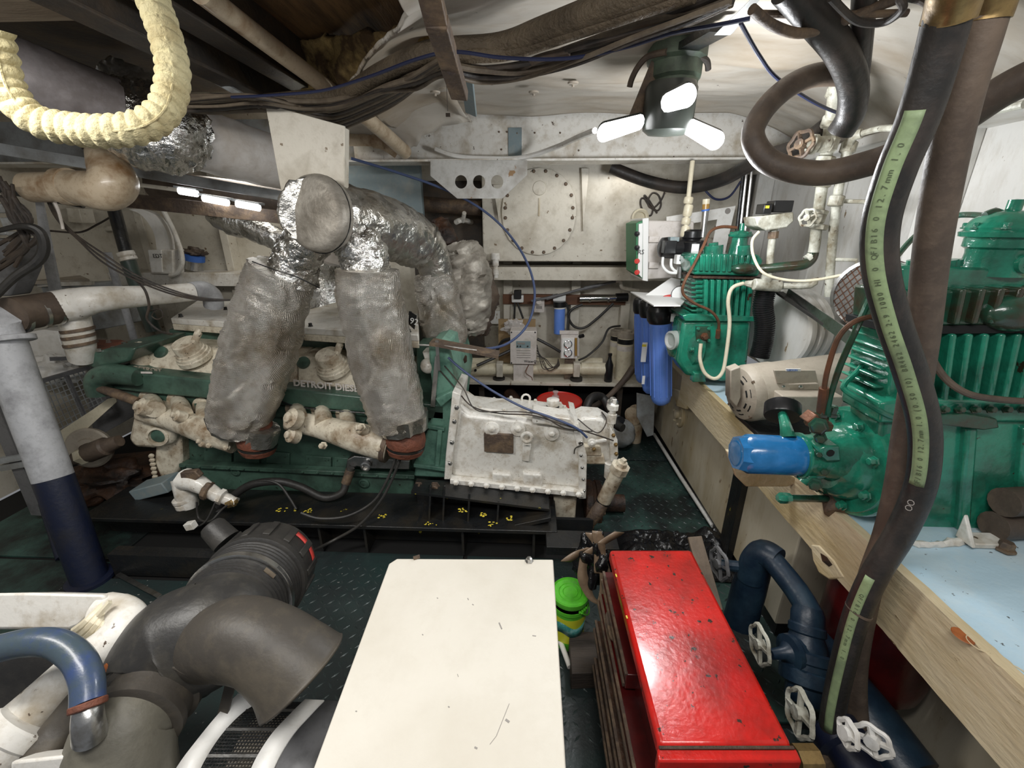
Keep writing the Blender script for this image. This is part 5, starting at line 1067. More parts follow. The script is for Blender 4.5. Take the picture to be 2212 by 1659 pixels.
# ---------------------------------------------------------------- toolbox
tz = .50
tbx = T('red_toolbox', 'long red painted steel tool chest with worn edges, standing open-sided right of the white cabinet', 'toolbox', WZ(1450, 1400, 0))
a, b, c, d = WZ(1316, 1186, tz), WZ(1494, 1186, tz), WZ(1715, 1612, tz), WZ(1424, 1612, tz)
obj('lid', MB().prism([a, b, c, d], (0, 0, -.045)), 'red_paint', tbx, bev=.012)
obj('lid_lip', MB().prism([d+V((-.004, .0, -.006)), c+V((.006, .0, -.006)), c+V((.008, -.022, -.012)), d+V((-.006, -.022, -.012))], (0, 0, -.05)), 'red_paint', tbx, bev=.004)
obj('worn_edge', MB().bar(d+V((0, -.001, -.0035)), c+V((0, -.001, -.0035)), .006, .004, (0, 0, 1)), 'rust_brown', tbx)
body = [a+V((.02, -.01, 0)), b+V((-.01, -.01, 0)), c+V((-.01, .005, 0)), d+V((.02, .005, 0))]
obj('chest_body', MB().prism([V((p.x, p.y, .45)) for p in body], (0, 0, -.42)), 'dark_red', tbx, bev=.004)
ld = (d-a)
for k, (z0, ex_, f0, f1) in enumerate(((.40, .012, 0, .62), (.33, .025, .05, 1), (.25, .040, .12, 1), (.17, .050, .25, 1))):
    p0, p1 = a+ld*f0, a+ld*f1; p0 = V((p0.x-ex_, p0.y, z0)); p1 = V((p1.x-ex_, p1.y, z0))
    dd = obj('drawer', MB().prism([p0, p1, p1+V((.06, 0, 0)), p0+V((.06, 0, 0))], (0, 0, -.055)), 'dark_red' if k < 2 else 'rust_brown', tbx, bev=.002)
    obj('drawer_edge', MB().bar(p0, p1, .008, .006, (0, 0, 1)), 'rust_steel', dd)
    obj('drawer_rail', MB().bar(p0+V((-.004, 0, -.04)), p1+V((-.004, 0, -.04)), .006, .012, (0, 0, 1)), 'rust_steel', dd)
for u, v in ((1375, 1330), (1352, 1240)): obj('paint_chip', MB().bar(WZ(u-22, v, tz+.001), WZ(u-20, v+6, tz+.001), .004, .002), 'label_yellow', tbx)
for k in range(2): p = WX(1345, 1385, WZ(1345, 1385, .3).x); obj('handle_loop', MB().tube([V((p.x-.03, p.y-.05+k*.02, .36)), V((p.x-.045, p.y-.03+k*.02, .35)), V((p.x-.045, p.y+.03+k*.02, .35)), V((p.x-.03, p.y+.05+k*.02, .36))], .005, 8, 4), 'rust_steel', tbx)
# ---------------------------------------------------------------- bucket etc.
gbk = T('green_bucket', 'lime green lidded plastic bucket with a yellow label on the floor behind the white cabinet', 'bucket', WZ(1232, 1276, .245)*1)
c = WZ(1232, 1276, .245); c0 = V((c.x, c.y, .0)); gbk.location = c0
obj('bucket_body', MB().lathe(c0, Z1, [(.058, .0), (.068, .20), (.066, .20)], 32), 'lime_plastic', gbk)
obj('bucket_rim', MB().lathe(c0, Z1, [(.066, .185), (.071, .185), (.071, .20), (.066, .20)], 32), 'lime_plastic', gbk)
obj('lid', MB().lathe(c0, Z1, [(.070, .218), (.072, .222), (.072, .240), (.068, .245), (.064, .238), (.045, .238), (.043, .241), (.041, .238), (.03, .238), (.028, .241), (.026, .238), (0, .238)], 40), 'lime_plastic', gbk)
lb = obj('label', MB().lathe(c0, Z1, [(.0605, .04), (.0665, .165), (.0655, .165), (.0595, .04)], 32), 'lime_label', gbk, label='yellow label with a teal swirl')
mb = MB()
for i in range(15):
    a0 = math.radians(215+i*8); r = .0672
    for k in (0, 1): mb.v.append(c0+V((math.cos(a0)*(.0645+.0025*k+.0012), math.sin(a0)*(.0645+.0025*k+.0012), .085+.05*k+.012*math.sin(i*.5))))
for i in range(14): mb.f.append((2*i, 2*i+2, 2*i+3, 2*i+1))
o = obj('label_swirl', mb, 'teal_label', lb); s = o.modifiers.new('t', 'SOLIDIFY'); s.thickness = .001
for k in range(4): a0 = math.radians(-62+k*9); obj('handle_stud', MB().lathe(c0+V((math.cos(a0)*.066, math.sin(a0)*.066, .205)), (math.cos(a0), math.sin(a0), 0), [(.005, 0), (.005, .008), (.003, .009), (.003, .004)], 10), 'lime_plastic', gbk)
obj('handle', MB().tube([c0+V((math.cos(math.radians(a0))*.076, math.sin(math.radians(a0))*.076, .206-.045*math.sin(math.radians((a0+60)*1.8)))) for a0 in range(-60, 45, 8)], .003, 6, 2), 'lime_plastic', gbk)
one('white_tube', 'short white plastic tube lying on the floor beside the dark wooden block', 'tube', MB().tube([WZ(1203, 1365, .03), WZ(1231, 1441, .03)], .010, 14, 1), 'white_clean')
p0 = [WZ(u, v, .08) for u, v in ((1229, 1363), (1300, 1365), (1318, 1452), (1235, 1455))]
one('wooden_block', 'dark stained wooden block on the floor between white cabinet and red toolbox', 'block', MB().prism([V((p.x, p.y, .08)) for p in p0], (0, 0, -.0795)), 'wood_block', bev=.003)
# plank and trash bags behind the toolbox
one('wood_plank', 'weathered grey wooden plank leaning behind the right side of the red toolbox', 'plank', MB().bar(D(1500, 1160, 1.62), D(1545, 1320, 1.48), .05, .018, (0, 1, 0)), 'wood_plank', bev=.002)
def lump(c, r, seed, amp=.35, nu=40, nv=26):
    mb = MB().ball((0, 0, 0), 1, nu, nv); out = MB(); out.f = mb.f
    for v in mb.v:
        q = v*2.2+V((seed, 0, 0)); k = 1+amp*noise.noise(q)+amp*.4*abs(noise.noise(q*2.7)); z = v.z*k
        out.v.append(V(c)+V((v.x*k*r[0], v.y*k*r[1], max(-1, z)*r[2])))
    return out
def cloth(px, z0, seed, hgt):          # crumpled sheet over a floor outline, px: corner pixels at z0
    n = 60; a, b, c, d = [WZ(u, v, z0) for u, v in px]; mb = MB()
    for j in range(n+1):
        for i in range(n+1):
            s, t = i/n, j/n; p = (a*(1-s)+b*s)*(1-t)+(d*(1-s)+c*s)*t; e = min(s, 1-s, t, 1-t)*5; e = min(1, e)
            p = p+V((0, 0, e*(hgt+hgt*.9*noise.noise(p*7+V((seed, 0, 0)))+hgt*1.1*abs(noise.noise(p*15))+hgt*.4*abs(noise.noise(p*33))))); mb.v.append(p)
    for j in range(n):
        for i in range(n): mb.f.append((j*(n+1)+i, j*(n+1)+i+1, (j+1)*(n+1)+i+1, (j+1)*(n+1)+i)[::-1])
    return mb
one('black_bag_sheet', 'shiny black plastic bag spread on the floor behind the red toolbox', 'bag', cloth([(1330, 1150), (1590, 1150), (1610, 1260), (1330, 1240)], .01, 3, .05), 'garbage_bag', sm=180)
one('black_bag_bundle', 'crumpled black plastic bag bound with brown tape, left of the red toolbox', 'bag', lump(D(1284, 1215, 1.66), (.060, .06, .11), 8, .6, 60, 40), 'garbage_bag', sm=180)
tp_ = T('brown_tape', 'strips of brown packing tape tangled around the black bag by the red toolbox', 'tape', D(1290, 1220, 1.62))
for pts in ([(1290, 1148), (1300, 1200), (1308, 1250), (1300, 1300)], [(1338, 1150), (1300, 1175), (1268, 1200), (1258, 1240), (1275, 1290), (1305, 1310)], [(1222, 1215), (1250, 1195), (1280, 1185)], [(1275, 1152), (1290, 1180), (1296, 1240)]):
    P = smooth_path([D(u, v, 1.60) for u, v in pts], 6); mb = MB()
    for i, p in enumerate(P):
        w_ = .019+.003*math.sin(i*.7); mb.v += [p+V((-w_, -.002*math.sin(i*.8), .004)), p+V((w_, .006, -.004))]
    for i in range(len(P)-1): mb.f.append((2*i, 2*i+1, 2*i+3, 2*i+2))
    o = obj('tape_strip', mb, 'tape_brown', tp_, sm=60); s = o.modifiers.new('t', 'SOLIDIFY'); s.thickness = .002
# white rod on the floor
one('floor_rod', 'long white plastic rod lying on the green plates along the base of the bench', 'rod', MB().tube([WZ(1413, 938, .03), WZ(1470, 1030, .03), WZ(1540, 1136, .03)], .0125, 12, 1), 'white_hull')
# far end, floor: grey post, valve, red bucket, jug
one('corner_plate', 'grey vertical steel plate under the far end of the bench', 'plate', MB().pp([(1376, 850), (1415, 858), (1412, 940), (1398, 944), (1376, 900)], 2.85, .02), 'grey_paint', bev=.003)
fv = T('floor_valve', 'cream pipe flange with bolts on the floor below the blue water filters', 'valve', WZ(1372, 920, 0))
obj('flange', MB().lathe(W(1375, 895, 3.0), (-1, -1, 0), [(.05, -.02), (.075, -.018), (.075, 0), (.05, .004), (.05, .03), (.07, .032), (.07, .05), (.04, .052), (0, .052)], 20), 'beige_pipe', fv)
obj('valve_foot', MB().cyl(W(1375, 905, 3.0), V((W(1375, 905, 3.0).x, 3.0, 0)), .05, 16), 'beige_pipe', fv)
rb = T('red_bucket', 'red plastic pail with lid on the floor behind the white gearbox', 'bucket', V((W(1210, 870, 2.8).x, 2.8, 0)))
cr = W(1208, 862, 2.8); c0 = V((cr.x, 2.8, 0)); h_ = cr.z
obj('pail_body', MB().lathe(c0, Z1, [(.125, .02), (.148, h_-.09), (.145, h_-.09)], 36), 'red_plastic', rb)
for z in (-.08, -.055): obj('pail_ring', MB().lathe(c0, Z1, [(.146, h_+z), (.156, h_+z+.002), (.156, h_+z+.012), (.146, h_+z+.014)], 36), 'red_plastic', rb)
obj('pail_lid', MB().lathe(c0, Z1, [(.155, h_-.03), (.160, h_-.028), (.160, h_-.006), (.152, h_), (.148, h_-.008), (0, h_-.008)], 40), 'red_plastic', rb)
one('clear_cup', 'small clear plastic cup upside down on the lid of the red pail', 'cup', MB().lathe(c0+V((-.03, -.05, h_-.008)), Z1, [(.030, 0), (.024, .05), (.014, .055), (.014, .075), (.020, .078), (.020, .085), (0, .086)], 20), 'clear_plastic')
jg = T('plastic_jug', 'grey rounded plastic jug lying on the floor right of the red pail', 'jug', WZ(1335, 940, .0))
jc = W(1325, 893, 2.9); obj('jug_body', lump((jc.x, jc.y, .12), (.17, .13, .12), 4, .12), 'grey_paint', jg, sm=180)
obj('jug_neck', MB().cyl(V((jc.x+.02, jc.y-.08, .2)), V((jc.x+.03, jc.y-.12, .28)), .03, 14), 'black_plastic', jg)
one('coiled_hose', 'thick dark hose arched on the floor between gearbox and grey jug', 'hose', MB().tube(cp([(1268, 925, 2.6), (1268, 880, 2.65), (1280, 858, 2.7), (1300, 858, 2.75), (1315, 880, 2.7), (1330, 915, 2.6), (1345, 925, 2.55)]), .028, 14, 8), 'black_rubber')
one('drain_hose', 'brown hose with a fitting slanting down from the shelf end toward the grey jug', 'hose', MB().tube(cp([(1368, 795, 3.0), (1345, 825, 2.95), (1310, 860, 2.85), (1270, 885, 2.8)]), [.03, .022, .018, .018], 12, 5), 'hose_brown')
# ---------------------------------------------------------------- air intake (foreground left)
ai = T('air_intake', 'big black rubber air intake duct with ribbed filter, filling the left foreground', 'duct', D(430, 1400, 1.0))
Nn, Ff = D(440, 1395, .98), D(588, 1214, 1.35); fa = (Ff-Nn).normalized()
fb0 = Nn+(Ff-Nn)*.40; Rf = .132
obj('filter_cap', MB().lathe(fb0, fa, [(Rf*.97, .095), (Rf*1.05, .10), (Rf*1.05, .12), (Rf*1.0, .125), (Rf*.985, .225), (Rf*.93, .242), (Rf*.86, .25), (Rf*.5, .255), (0, .255)], 56), 'black_rubber', ai)
x_, y_, _z = frame(fa)
for k in range(14):
    a0 = k*math.pi/7; q = fb0+(x_*math.cos(a0)+y_*math.sin(a0))*Rf*.995; obj('cap_rib', MB().boxf(q+fa*.175, (x_*-math.sin(a0)+y_*math.cos(a0))*.010, (x_*math.cos(a0)+y_*math.sin(a0))*.006, fa*.042), 'black_rubber', ai, bev=.002)
a0 = next(a for a in [0])
prof = [(Rf*.86, -.06)]
for k in range(11): t = -.05+k*.0135; prof += [(Rf*(.90+.006*k), t), (Rf*(.955+.004*k), t+.003), (Rf*(.955+.004*k), t+.008), (Rf*(.90+.006*k), t+.011)]
prof += [(Rf*.95, .10)]
obj('ribbed_collar', MB().lathe(fb0, fa, prof, 56), 'black_rubber', ai)
obj('hose_clamp', MB().lathe(fb0, fa, [(Rf*.99, .006), (Rf*1.025, .007), (Rf*1.025, .026), (Rf*.99, .027)], 56), 'steel', ai, label='steel hose clamp band')
mb = MB()
cdir = (CAM-fb0); cdir = (cdir-fa*cdir.dot(fa)).normalized(); cside = fa.cross(cdir)
for k in range(22):
    th = -.15-k*.022; q = cdir*math.cos(th)+cside*math.sin(th)*-1; mb.boxf(fb0+q*Rf*1.028+fa*.0165, (fa.cross(q))*.0008, q*.0008, fa*.005)
g = obj('clamp_slots', mb, 'print_dark', ai); g['kind'] = 'stuff'
q = (cdir*math.cos(-.1)+cside*math.sin(.1)); obj('paper_tag', MB().boxf(fb0+q*Rf*.975-fa*.012, fa.cross(q)*.016, q*.001, fa*.008), 'cable_tan', ai)
for th, L_ in ((.95, .022),):
    q = cdir*math.cos(th)-cside*math.sin(th)*-1
st_ = fb0+fa*.225; n_ = (D(690, 1190, 1.2)-st_).normalized(); n_ = (n_-fa*n_.dot(fa)).normalized()
mb = MB()
for i in range(9):
    th = -.5+i*.13; q = n_*math.cos(th)+fa.cross(n_)*math.sin(th)
    mb.v += [fb0+fa*.19+q*Rf*1.006, fb0+fa*.213+q*Rf*1.0]
for i in range(8): mb.f.append((2*i, 2*i+2, 2*i+3, 2*i+1))
o = obj('red_sticker', mb, 'label_red', ai, label='red sticker on the cap edge'); s = o.modifiers.new('t', 'SOLIDIFY'); s.thickness = .001
# neck funnel and body
bd = MB().tube([fb0-fa*.04, fb0-fa*.09, D(400, 1392, 1.02), D(360, 1430, 1.0), D(340, 1470, .98), D(335, 1505, .95)], [.118, .120, .128, .118, .104, .092], 48, 6)
obj('intake_body', bd, 'duct_black', ai, sm=60)
bt_ = MB().tube([D(405, 1420, 1.0), D(455, 1392, .98), D(510, 1378, .95), D(570, 1392, .93), D(625, 1430, .92), D(655, 1460, .92)], [.055, .078, .086, .084, .090, .102], 48, 8, False)
o = obj('bell_mouth', bt_, 'duct_rubber', ai, sm=60); s = o.modifiers.new('t', 'SOLIDIFY'); s.thickness = .006
obj('mouth_inside', MB().lathe(D(600, 1412, .93), D(655, 1460, .92)-D(600, 1412, .93), [(.080, 0), (0, .001)], 36), 'dark_void', ai)
obj('seam_ridge', MB().tube([D(270, 1430, .93), D(320, 1428, .92), D(370, 1440, .91), D(402, 1455, .90)], .003, 6, 6), 'duct_rubber', ai)
obj('lower_collar', MB().lathe(D(340, 1485, .95), D(290, 1560, .88)-D(340, 1485, .95), [(.090, -.01), (.094, .0), (.094, .02), (.084, .024), (.084, .055), (.090, .058), (.090, .075), (.08, .08)], 48), 'duct_rubber', ai)
obj('lower_elbow', MB().tube([D(312, 1530, .91), D(275, 1570, .88), D(262, 1640, .86), D(268, 1720, .85), D(275, 1800, .85)], [.080, .088, .090, .090, .090], 44, 8), 'elbow_grey', ai, sm=60)
obj('support_strap', MB().bar(D(500, 1470, .98), D(470, 1590, .96), .022, .006, (0, 1, 0)), 'duct_rubber', ai)
obj('blanking_cap', MB().lathe(D(252, 1436, .93), V((-.35, -.8, .5)), [(.022, -.01), (.022, .0), (.018, .003), (.018, .012), (.012, .014), (0, .014)], 20), 'orange_stain', ai, label='orange threaded plug')
obj('cap_nut', MB().lathe(D(252, 1436, .93)+V((-.005, -.011, .007)), V((-.35, -.8, .5)), [(.009, 0), (.009, .006), (0, .006)], 6), 'orange_stain', ai)
obj('outlet_boss', MB().lathe(D(475, 1155, 1.3), V((-.6, .2, .5)), [(.04, -.03), (.036, .03), (.03, .04), (0, .04)], 20), 'black_rubber', ai)
# blue hose
bh_ = T('blue_hose', 'blue-grey rubber hose arching into a steel nipple at the lower left', 'hose', D(100, 1395, .85))
obj('hose_body', MB().tube([D(-60, 1415, .85), D(0, 1400, .85), D(60, 1388, .85), D(120, 1390, .85), D(165, 1420, .84), D(187, 1465, .82), D(190, 1520, .8)], .026, 20, 8), 'blue_hose' if 'blue_hose' in MATS else 'blue_pipe', bh_)
obj('hose_end', MB().lathe(D(190, 1515, .8), D(190, 1530, .795)-D(190, 1510, .8), [(.0265, 0), (.028, .002), (.028, .01), (.0265, .012)], 24), 'rust_red', bh_)
obj('nipple', MB().tube([D(190, 1525, .8), D(190, 1560, .79), D(195, 1590, .8)], [.022, .024, .026], 20, 3), 'steel', bh_)
# white ducting of the generator
wd = T('white_pipework', 'white painted rectangular duct and bent pipes of the machine at the lower left', 'pipe', D(150, 1400, 1.0))
def dbox(px, d, depth):
    pts = [D(u, v, d) for u, v in px]; return MB().prism(pts, (0, depth*.5, -depth*.5))
obj('rect_duct', dbox([(-60, 1282), (60, 1280), (222, 1284), (228, 1296), (170, 1352), (150, 1360), (-60, 1360)], 1.02, .12), 'white_paint', wd, bev=.008)
for k in range(4): obj('duct_band', MB().tube([D(233+k*9, 1298+k*1.5, 1.03), D(192+k*11, 1340+k*4, .985), D(163+k*12, 1362+k*6, 1.0)], .010, 8, 5), 'pvc', wd)
obj('duct_clamp', MB().bar(D(238, 1300, .99), D(212, 1330, .98), .012, .008), 'pvc', wd)
obj('bent_pipe', MB().tube([D(225, 1320, 1.04), D(262, 1328, 1.03), D(275, 1352, 1.0), D(240, 1390, .97), D(180, 1440, .95), D(90, 1520, .92), D(20, 1580, .9), D(-60, 1650, .88)], [.042, .042, .042, .042, .046, .046, .046, .046], 24, 8), 'white_paint', wd)
obj('flange_end', MB().lathe(D(60, 1560, .88), D(-20, 1640, .84)-D(60, 1560, .88), [(.055, 0), (.060, .004), (.060, .03), (.054, .035), (.054, .10)], 28), 'white_paint', wd)
obj('grey_pipe', MB().tube([D(215, 1480, .93), D(150, 1560, .9), D(90, 1640, .86), D(60, 1700, .85)], .038, 20, 5), 'duct_rubber', wd)
obj('cover_box', dbox([(20, 1645), (140, 1632), (182, 1650), (180, 1720), (20, 1720)], .80, .08), 'white_paint', wd, bev=.006)
one('black_housing', 'black engine cover part under the blue hose at the lower left', 'cover', MB().prism([D(u, v, 1.02) for u, v in ((-60, 1420), (60, 1400), (140, 1420), (130, 1470), (0, 1545), (-60, 1545))], (0, .08, -.1)), 'black_rubber', bev=.01)
# belt guard grille
gg_ = T('grille_guard', 'black wire belt guard in a white curved frame left of the white cabinet', 'guard', D(580, 1600, .9))
LE = smooth_path([D(560, 1517, 1.0), D(520, 1545, .97), D(478, 1590, .93), D(440, 1650, .88), D(415, 1710, .85)], 8)
RE = smooth_path([D(660, 1518, 1.0), D(632, 1545, .97), D(590, 1590, .93), D(552, 1650, .88), D(530, 1710, .85)], 8)
mb = MB()
for i in range(0, len(LE)): mb.bar(LE[i], RE[i], .0022, .0022)
for k in range(17):
    t = k/16; pts = [LE[i]*(1-t)+RE[i]*t for i in range(len(LE))]; mb.tube(pts, .0014, 5, 1, False)
g = obj('wire_grille', mb, 'black_steel', gg_); g['kind'] = 'stuff'
for k in (6, 14, 22): obj('cross_bar', MB().bar(LE[k], RE[k], .006, .006), 'steel', gg_)
def strip(name, A_, off, m, th=.01):
    mb = MB()
    for p, o_ in zip(A_, off): mb.v += [p, p+o_]
    for i in range(len(A_)-1): mb.f.append((2*i, 2*i+1, 2*i+3, 2*i+2))
    o = obj(name, mb, m, gg_, sm=60); s = o.modifiers.new('t', 'SOLIDIFY'); s.thickness = th; return o
strip('frame_left', LE, [V((-.055+.02*math.sin(i*.1), .01, .012)) for i in range(len(LE))], 'white_clean')
strip('frame_right', RE, [V((.045, 0, .0)) for i in range(len(RE))], 'white_clean')
strip('side_panel', [p+V((.048, 0, 0)) for p in RE], [V((.10, 0, -.004)) for i in range(len(RE))], 'skate_grey')
obj('guard_drum', MB().tube([(LE[18]+RE[18])/2+V((-.03, .02, -.13)), (LE[18]+RE[18])/2+V((.05, .02, -.13))], .10, 30, 1), 'motor_beige', gg_)
# ================================================================ OVERHEAD: LAMP, CABLES, BRACKETS
la = T('ceiling_lamp', 'three-leaf adjustable work lamp glowing under the ceiling, on a green junction box', 'lamp', WZ(1450, 130, 2.06))
lc = W(1448, 215, 1.72)
obj('lamp_head', MB().lathe(lc+V((0, 0, .03)), (0, .1, -1), [(.075, -.02), (.085, .0), (.085, .08), (.080, .12), (.06, .135), (0, .14)], 32), 'lamp_body', la)
for px, tip, w_ in ((((1392, 262)), (1290, 292), .032), ((1480, 270), (1560, 312), .032), ((1428, 228), (1505, 200), .036)):
    Yl = 1.70 if px[0] != 1428 else 1.58
    a, b = W(*px, Yl), W(*tip, Yl-.02); dx = (b-a).normalized(); up = V((0, -.75, -.65)); sd_ = dx.cross(up).normalized(); L_ = (b-a).length
    out = []
    for i in range(12):
        th = math.pi/2-math.pi*i/11; out.append(a+dx*(L_-w_*.8+math.cos(th)*w_*.8)+sd_*math.sin(th)*w_)
    for i in range(6):
        th = -math.pi/2-math.pi*i/5; out.append(a+dx*(w_*.5+math.cos(th)*w_*.5)+sd_*math.sin(th)*w_*.8)
    lf = obj('lamp_leaf', MB().prism([p-up*.018 for p in out], up*.014), 'lamp_body', la, bev=.002)
    obj('led_panel', MB().prism([p-up*.004 for p in out], up*.004), 'lamp_glow', lf)
jb = obj('junction_box', MB().lathe(W(1460, 140, 1.78), (0, 0, -1), [(.09, -.06), (.10, -.05), (.10, -.01), (.088, .0), (.088, .04), (.08, .05), (.08, .09)], 12), 'lamp_green', la)
obj('lamp_mount', MB().pp([(1420, 118), (1500, 118), (1505, 60), (1440, 62)], 1.80, .05), 'lamp_green', la, bev=.004)
obj('arm_bracket', MB().bar(W(1365, 275, 1.74), W(1425, 130, 1.76), .05, .01, (0, 1, 0)), 'rust_steel', la)
obj('feed_cable', MB().tube(cp([(1360, 188, 1.8), (1365, 170, 1.79), (1378, 145, 1.77), (1400, 122, 1.75), (1440, 112, 1.7)]), .010, 10, 6), 'hose_brown', la)
obj('feed_cable', MB().tube(cp([(1530, 150, 1.76), (1525, 130, 1.74), (1495, 118, 1.72), (1460, 100, 1.7)]), .010, 10, 6), 'cable_dark', la)
def cable(name, label, pts, r, m, group=None, cat='cable', n=8, k=7): return one(name, label, cat, MB().tube(pts, r, n, k), m, group)
cable('white_conduit', 'white conduit sagging along the face of the deck beam', cp([(940, 322, 2.6), (985, 337, 2.6), (1050, 342, 2.6), (1130, 340, 2.58), (1200, 318, 2.45), (1245, 298, 2.2), (1285, 282, 1.9)]), .012, 'white_hull')
zb = 2.02
def ZP(pts, z=zb): return [WZ(u, v, z+dz) for u, v, *q in pts for dz in [q[0] if q else 0]]
cable('braided_hose', 'thickest brown braided sheath of the overhead cable run', ZP([(560, 222), (640, 215), (740, 205), (820, 160), (900, 122), (960, 108), (1080, 98), (1180, 62), (1290, 20), (1380, -12), (1480, -40)]), .030, 'braid', cat='hose', n=14)
cable('braided_hose', 'second brown braided sheath, just below the thickest one', ZP([(720, 235), (820, 195), (900, 150), (1000, 122), (1100, 112), (1240, 66), (1380, 20), (1500, -18)], 2.0), .020, 'braid', cat='hose', n=12)
rows = [('cable_tan', .010, 0), ('cable_dark', .007, 6), ('cable_tan', .008, 12), ('cable_dark', .009, 18), ('cable_dark', .006, 24), ('cable_tan', .009, 30), ('cable_dark', .008, 36), ('cable_tan', .006, 42)]
P0 = [(395, 208), (470, 212), (560, 218), (660, 230), (740, 222), (830, 188), (900, 160), (960, 132), (1040, 140), (1130, 134), (1240, 104), (1360, 62), (1480, 26), (1580, -15)]
for i, (m, r, o_) in enumerate(rows):
    random.seed(i); pts = [WZ(u+random.uniform(-4, 4), v+o_*(.35 if 500 < u < 900 else .62)+random.uniform(-3, 3)+(10*math.sin(u/150+i)), 2.0-.006*i) for u, v in P0]
    cable('overhead_cable', ('tan' if m == 'cable_tan' else 'dark')+' cable, '+['topmost', 'second', 'third', 'fourth', 'fifth', 'sixth', 'seventh', 'lowest'][i]+' from the top of the long overhead bundle', pts, r, m, 'cables of the overhead bundle')
for i in range(7):      # festoon hanging left of the bracket
    o_ = i*7; random.seed(i+40); pts = [WZ(u, v+o_*f, 1.97) for u, v, f in ((400, 215, .3), (520, 205, .4), (590, 215, .6), (650, 232, .9), (720, 240, 1), (790, 215, 1), (860, 182, .9), (930, 140, .5), (965, 120, .3))]
    cable('overhead_cable', ['highest', 'second', 'third', 'middle', 'fifth', 'sixth', 'lowest'][i]+' of the seven cables drooping left of the rusty hanger bar', pts, .006+.001*(i % 3), 'cable_dark' if i % 2 else 'cable_tan', 'cables drooping over the cream hanger plate')
cable('short_hose', 'dark brown hose end curling below the cable bundle right of the hanger bar', ZP([(975, 150), (1000, 166), (1060, 168), (1110, 155), (1160, 128), (1230, 110)], 1.98), .011, 'hose_brown')
cable('blue_cable', 'dark blue cable strung along the overhead bundle', ZP([(500, 210), (600, 205), (700, 195), (800, 165), (900, 128), (980, 112), (1080, 124), (1180, 128), (1260, 122), (1360, 100), (1450, 72), (1560, 52), (1620, 40)], 1.96), .0045, 'cable_blue')
cable('blue_cable', 'thin dark blue cable running from the grey ceiling bracket to the valve riser', [W(1600, 50, 1.3), W(1640, 120, 1.38), (W(1680, 170, 1.48)), W(1760, 222, 1.6), W(1815, 246, 1.7)], .005, 'cable_blue')
cable('control_cable', 'blue control cable looping from behind the hanger plate past the manhole to the governor lever', cp([(758, 342, 2.4), (850, 370, 2.5), (950, 405, 2.6), (1030, 445, 2.7), (1090, 495, 2.7), (1135, 560, 2.6), (1155, 630, 2.5), (1140, 700, 2.35), (1090, 745, 2.2), (1010, 757, 2.0)]), .007, 'cable_steelblue')
cable('control_cable', 'blue control cable draped over the top of the gearbox to its valve block', cp([(968, 772, 1.95), (1000, 800, 1.95), (1060, 842, 1.94), (1130, 880, 1.91), (1200, 905, 1.87), (1245, 925, 1.86), (1268, 945, 1.87)]), .006, 'cable_steelblue')
cable('sensor_wire', 'thin black wire along the near edge of the gearbox top cover', cp([(950, 800, 2.0), (985, 840, 1.98), (1020, 878, 1.92), (1080, 893, 1.88), (1150, 897, 1.86), (1210, 915, 1.86), (1290, 940, 1.88), (1325, 952, 1.9)]), .0035, 'cable_dark')
cable('sensor_wire', 'second thin black wire twisted beside the first on the gearbox top', cp([(960, 790, 2.0), (1000, 838, 1.96), (1028, 885, 1.90), (1090, 889, 1.87), (1160, 894, 1.85), (1220, 925, 1.86), (1280, 932, 1.88)]), .003, 'cable_dark')
cable('black_lead', 'short black cable looping above the gearbox valve block', cp([(1248, 905, 1.95), (1290, 935, 1.9), (1310, 910, 1.95), (1300, 890, 2.1)]), .003, 'cable_dark')
for i, (lab, o_) in enumerate((('black hose curving down from the rusty coupling to the bilge, upper one', 0), ('black hose curving down from the rusty coupling to the floor, lower one', 1))):
    cable('drain_line', lab, cp([(855+o_*10, 990, 1.8), (835+o_*10, 1040, 1.76), (805+o_*15, 1085, 1.72), (750+o_*25, 1115+o_*20, 1.68), (690+o_*25, 1120+o_*50, 1.66), (650-o_*0, 1108+o_*95, 1.66-o_*.2)]), .007, 'black_rubber')
cable('black_lead', 'thin black cable arching left across the side of the green engine block', cp([(640, 1100, 1.8), (625, 1075, 1.82), (600, 1045, 1.84), (560, 1040, 1.84), (515, 1065, 1.82), (480, 1095, 1.8), (455, 1120, 1.75)]), .007, 'black_rubber')
# hanger bar, ceiling bracket
hb2 = T('hanger_bar', 'rusty brown square steel bar hanging diagonally from the ceiling through the cables', 'bar', W(960, 100, 1.6))
obj('bar_body', MB().bar(W(925, -30, 1.10), W(946, 60, 1.18), .050, .03, (0, 1, 0)).bar(W(943, 45, 1.16), W(993, 206, 1.50), .050, .03, (0, 1, 0)), 'rust_steel', hb2, bev=.003)
obj('bar_lug', MB().lathe(W(975, 150, 1.34), (.2, -1, -.3), [(.014, 0), (.014, .006), (0, .006)], 12), 'rust_brown', hb2)
one('beam_stub', 'pale grey steel tie behind the rusty hanger bar', 'bar', MB().bar(W(985, -10, 1.5), W(1018, 245, 2.2), .05, .012, (0, 1, 0)), 'patch_blue')
one('pull_tag', 'small black tag hanging on a thin wire below the cable bundle', 'tag', MB().bar(W(964, 172, 1.9), W(967, 240, 1.95), .002, .002).box(W(963, 252, 1.95), W(972, 244, 1.95)+V((0, .006, 0))), 'cable_dark')
one('grey_bracket', 'blue-grey slanted steel bracket at the ceiling above the lamp', 'bracket', MB().prism([W(1640, -20, 1.28), W(1690, -60, 1.24), W(1585, 70, 1.42), W(1548, 70, 1.42)], (0, .02, .0)), 'grey_paint', bev=.002)
one('lamp_strut', 'dark steel strut behind the lamp junction box', 'strut', MB().bar(W(1560, 60, 1.5), W(1470, 110, 1.75), .07, .02, (0, 0, 1)), 'black_steel')
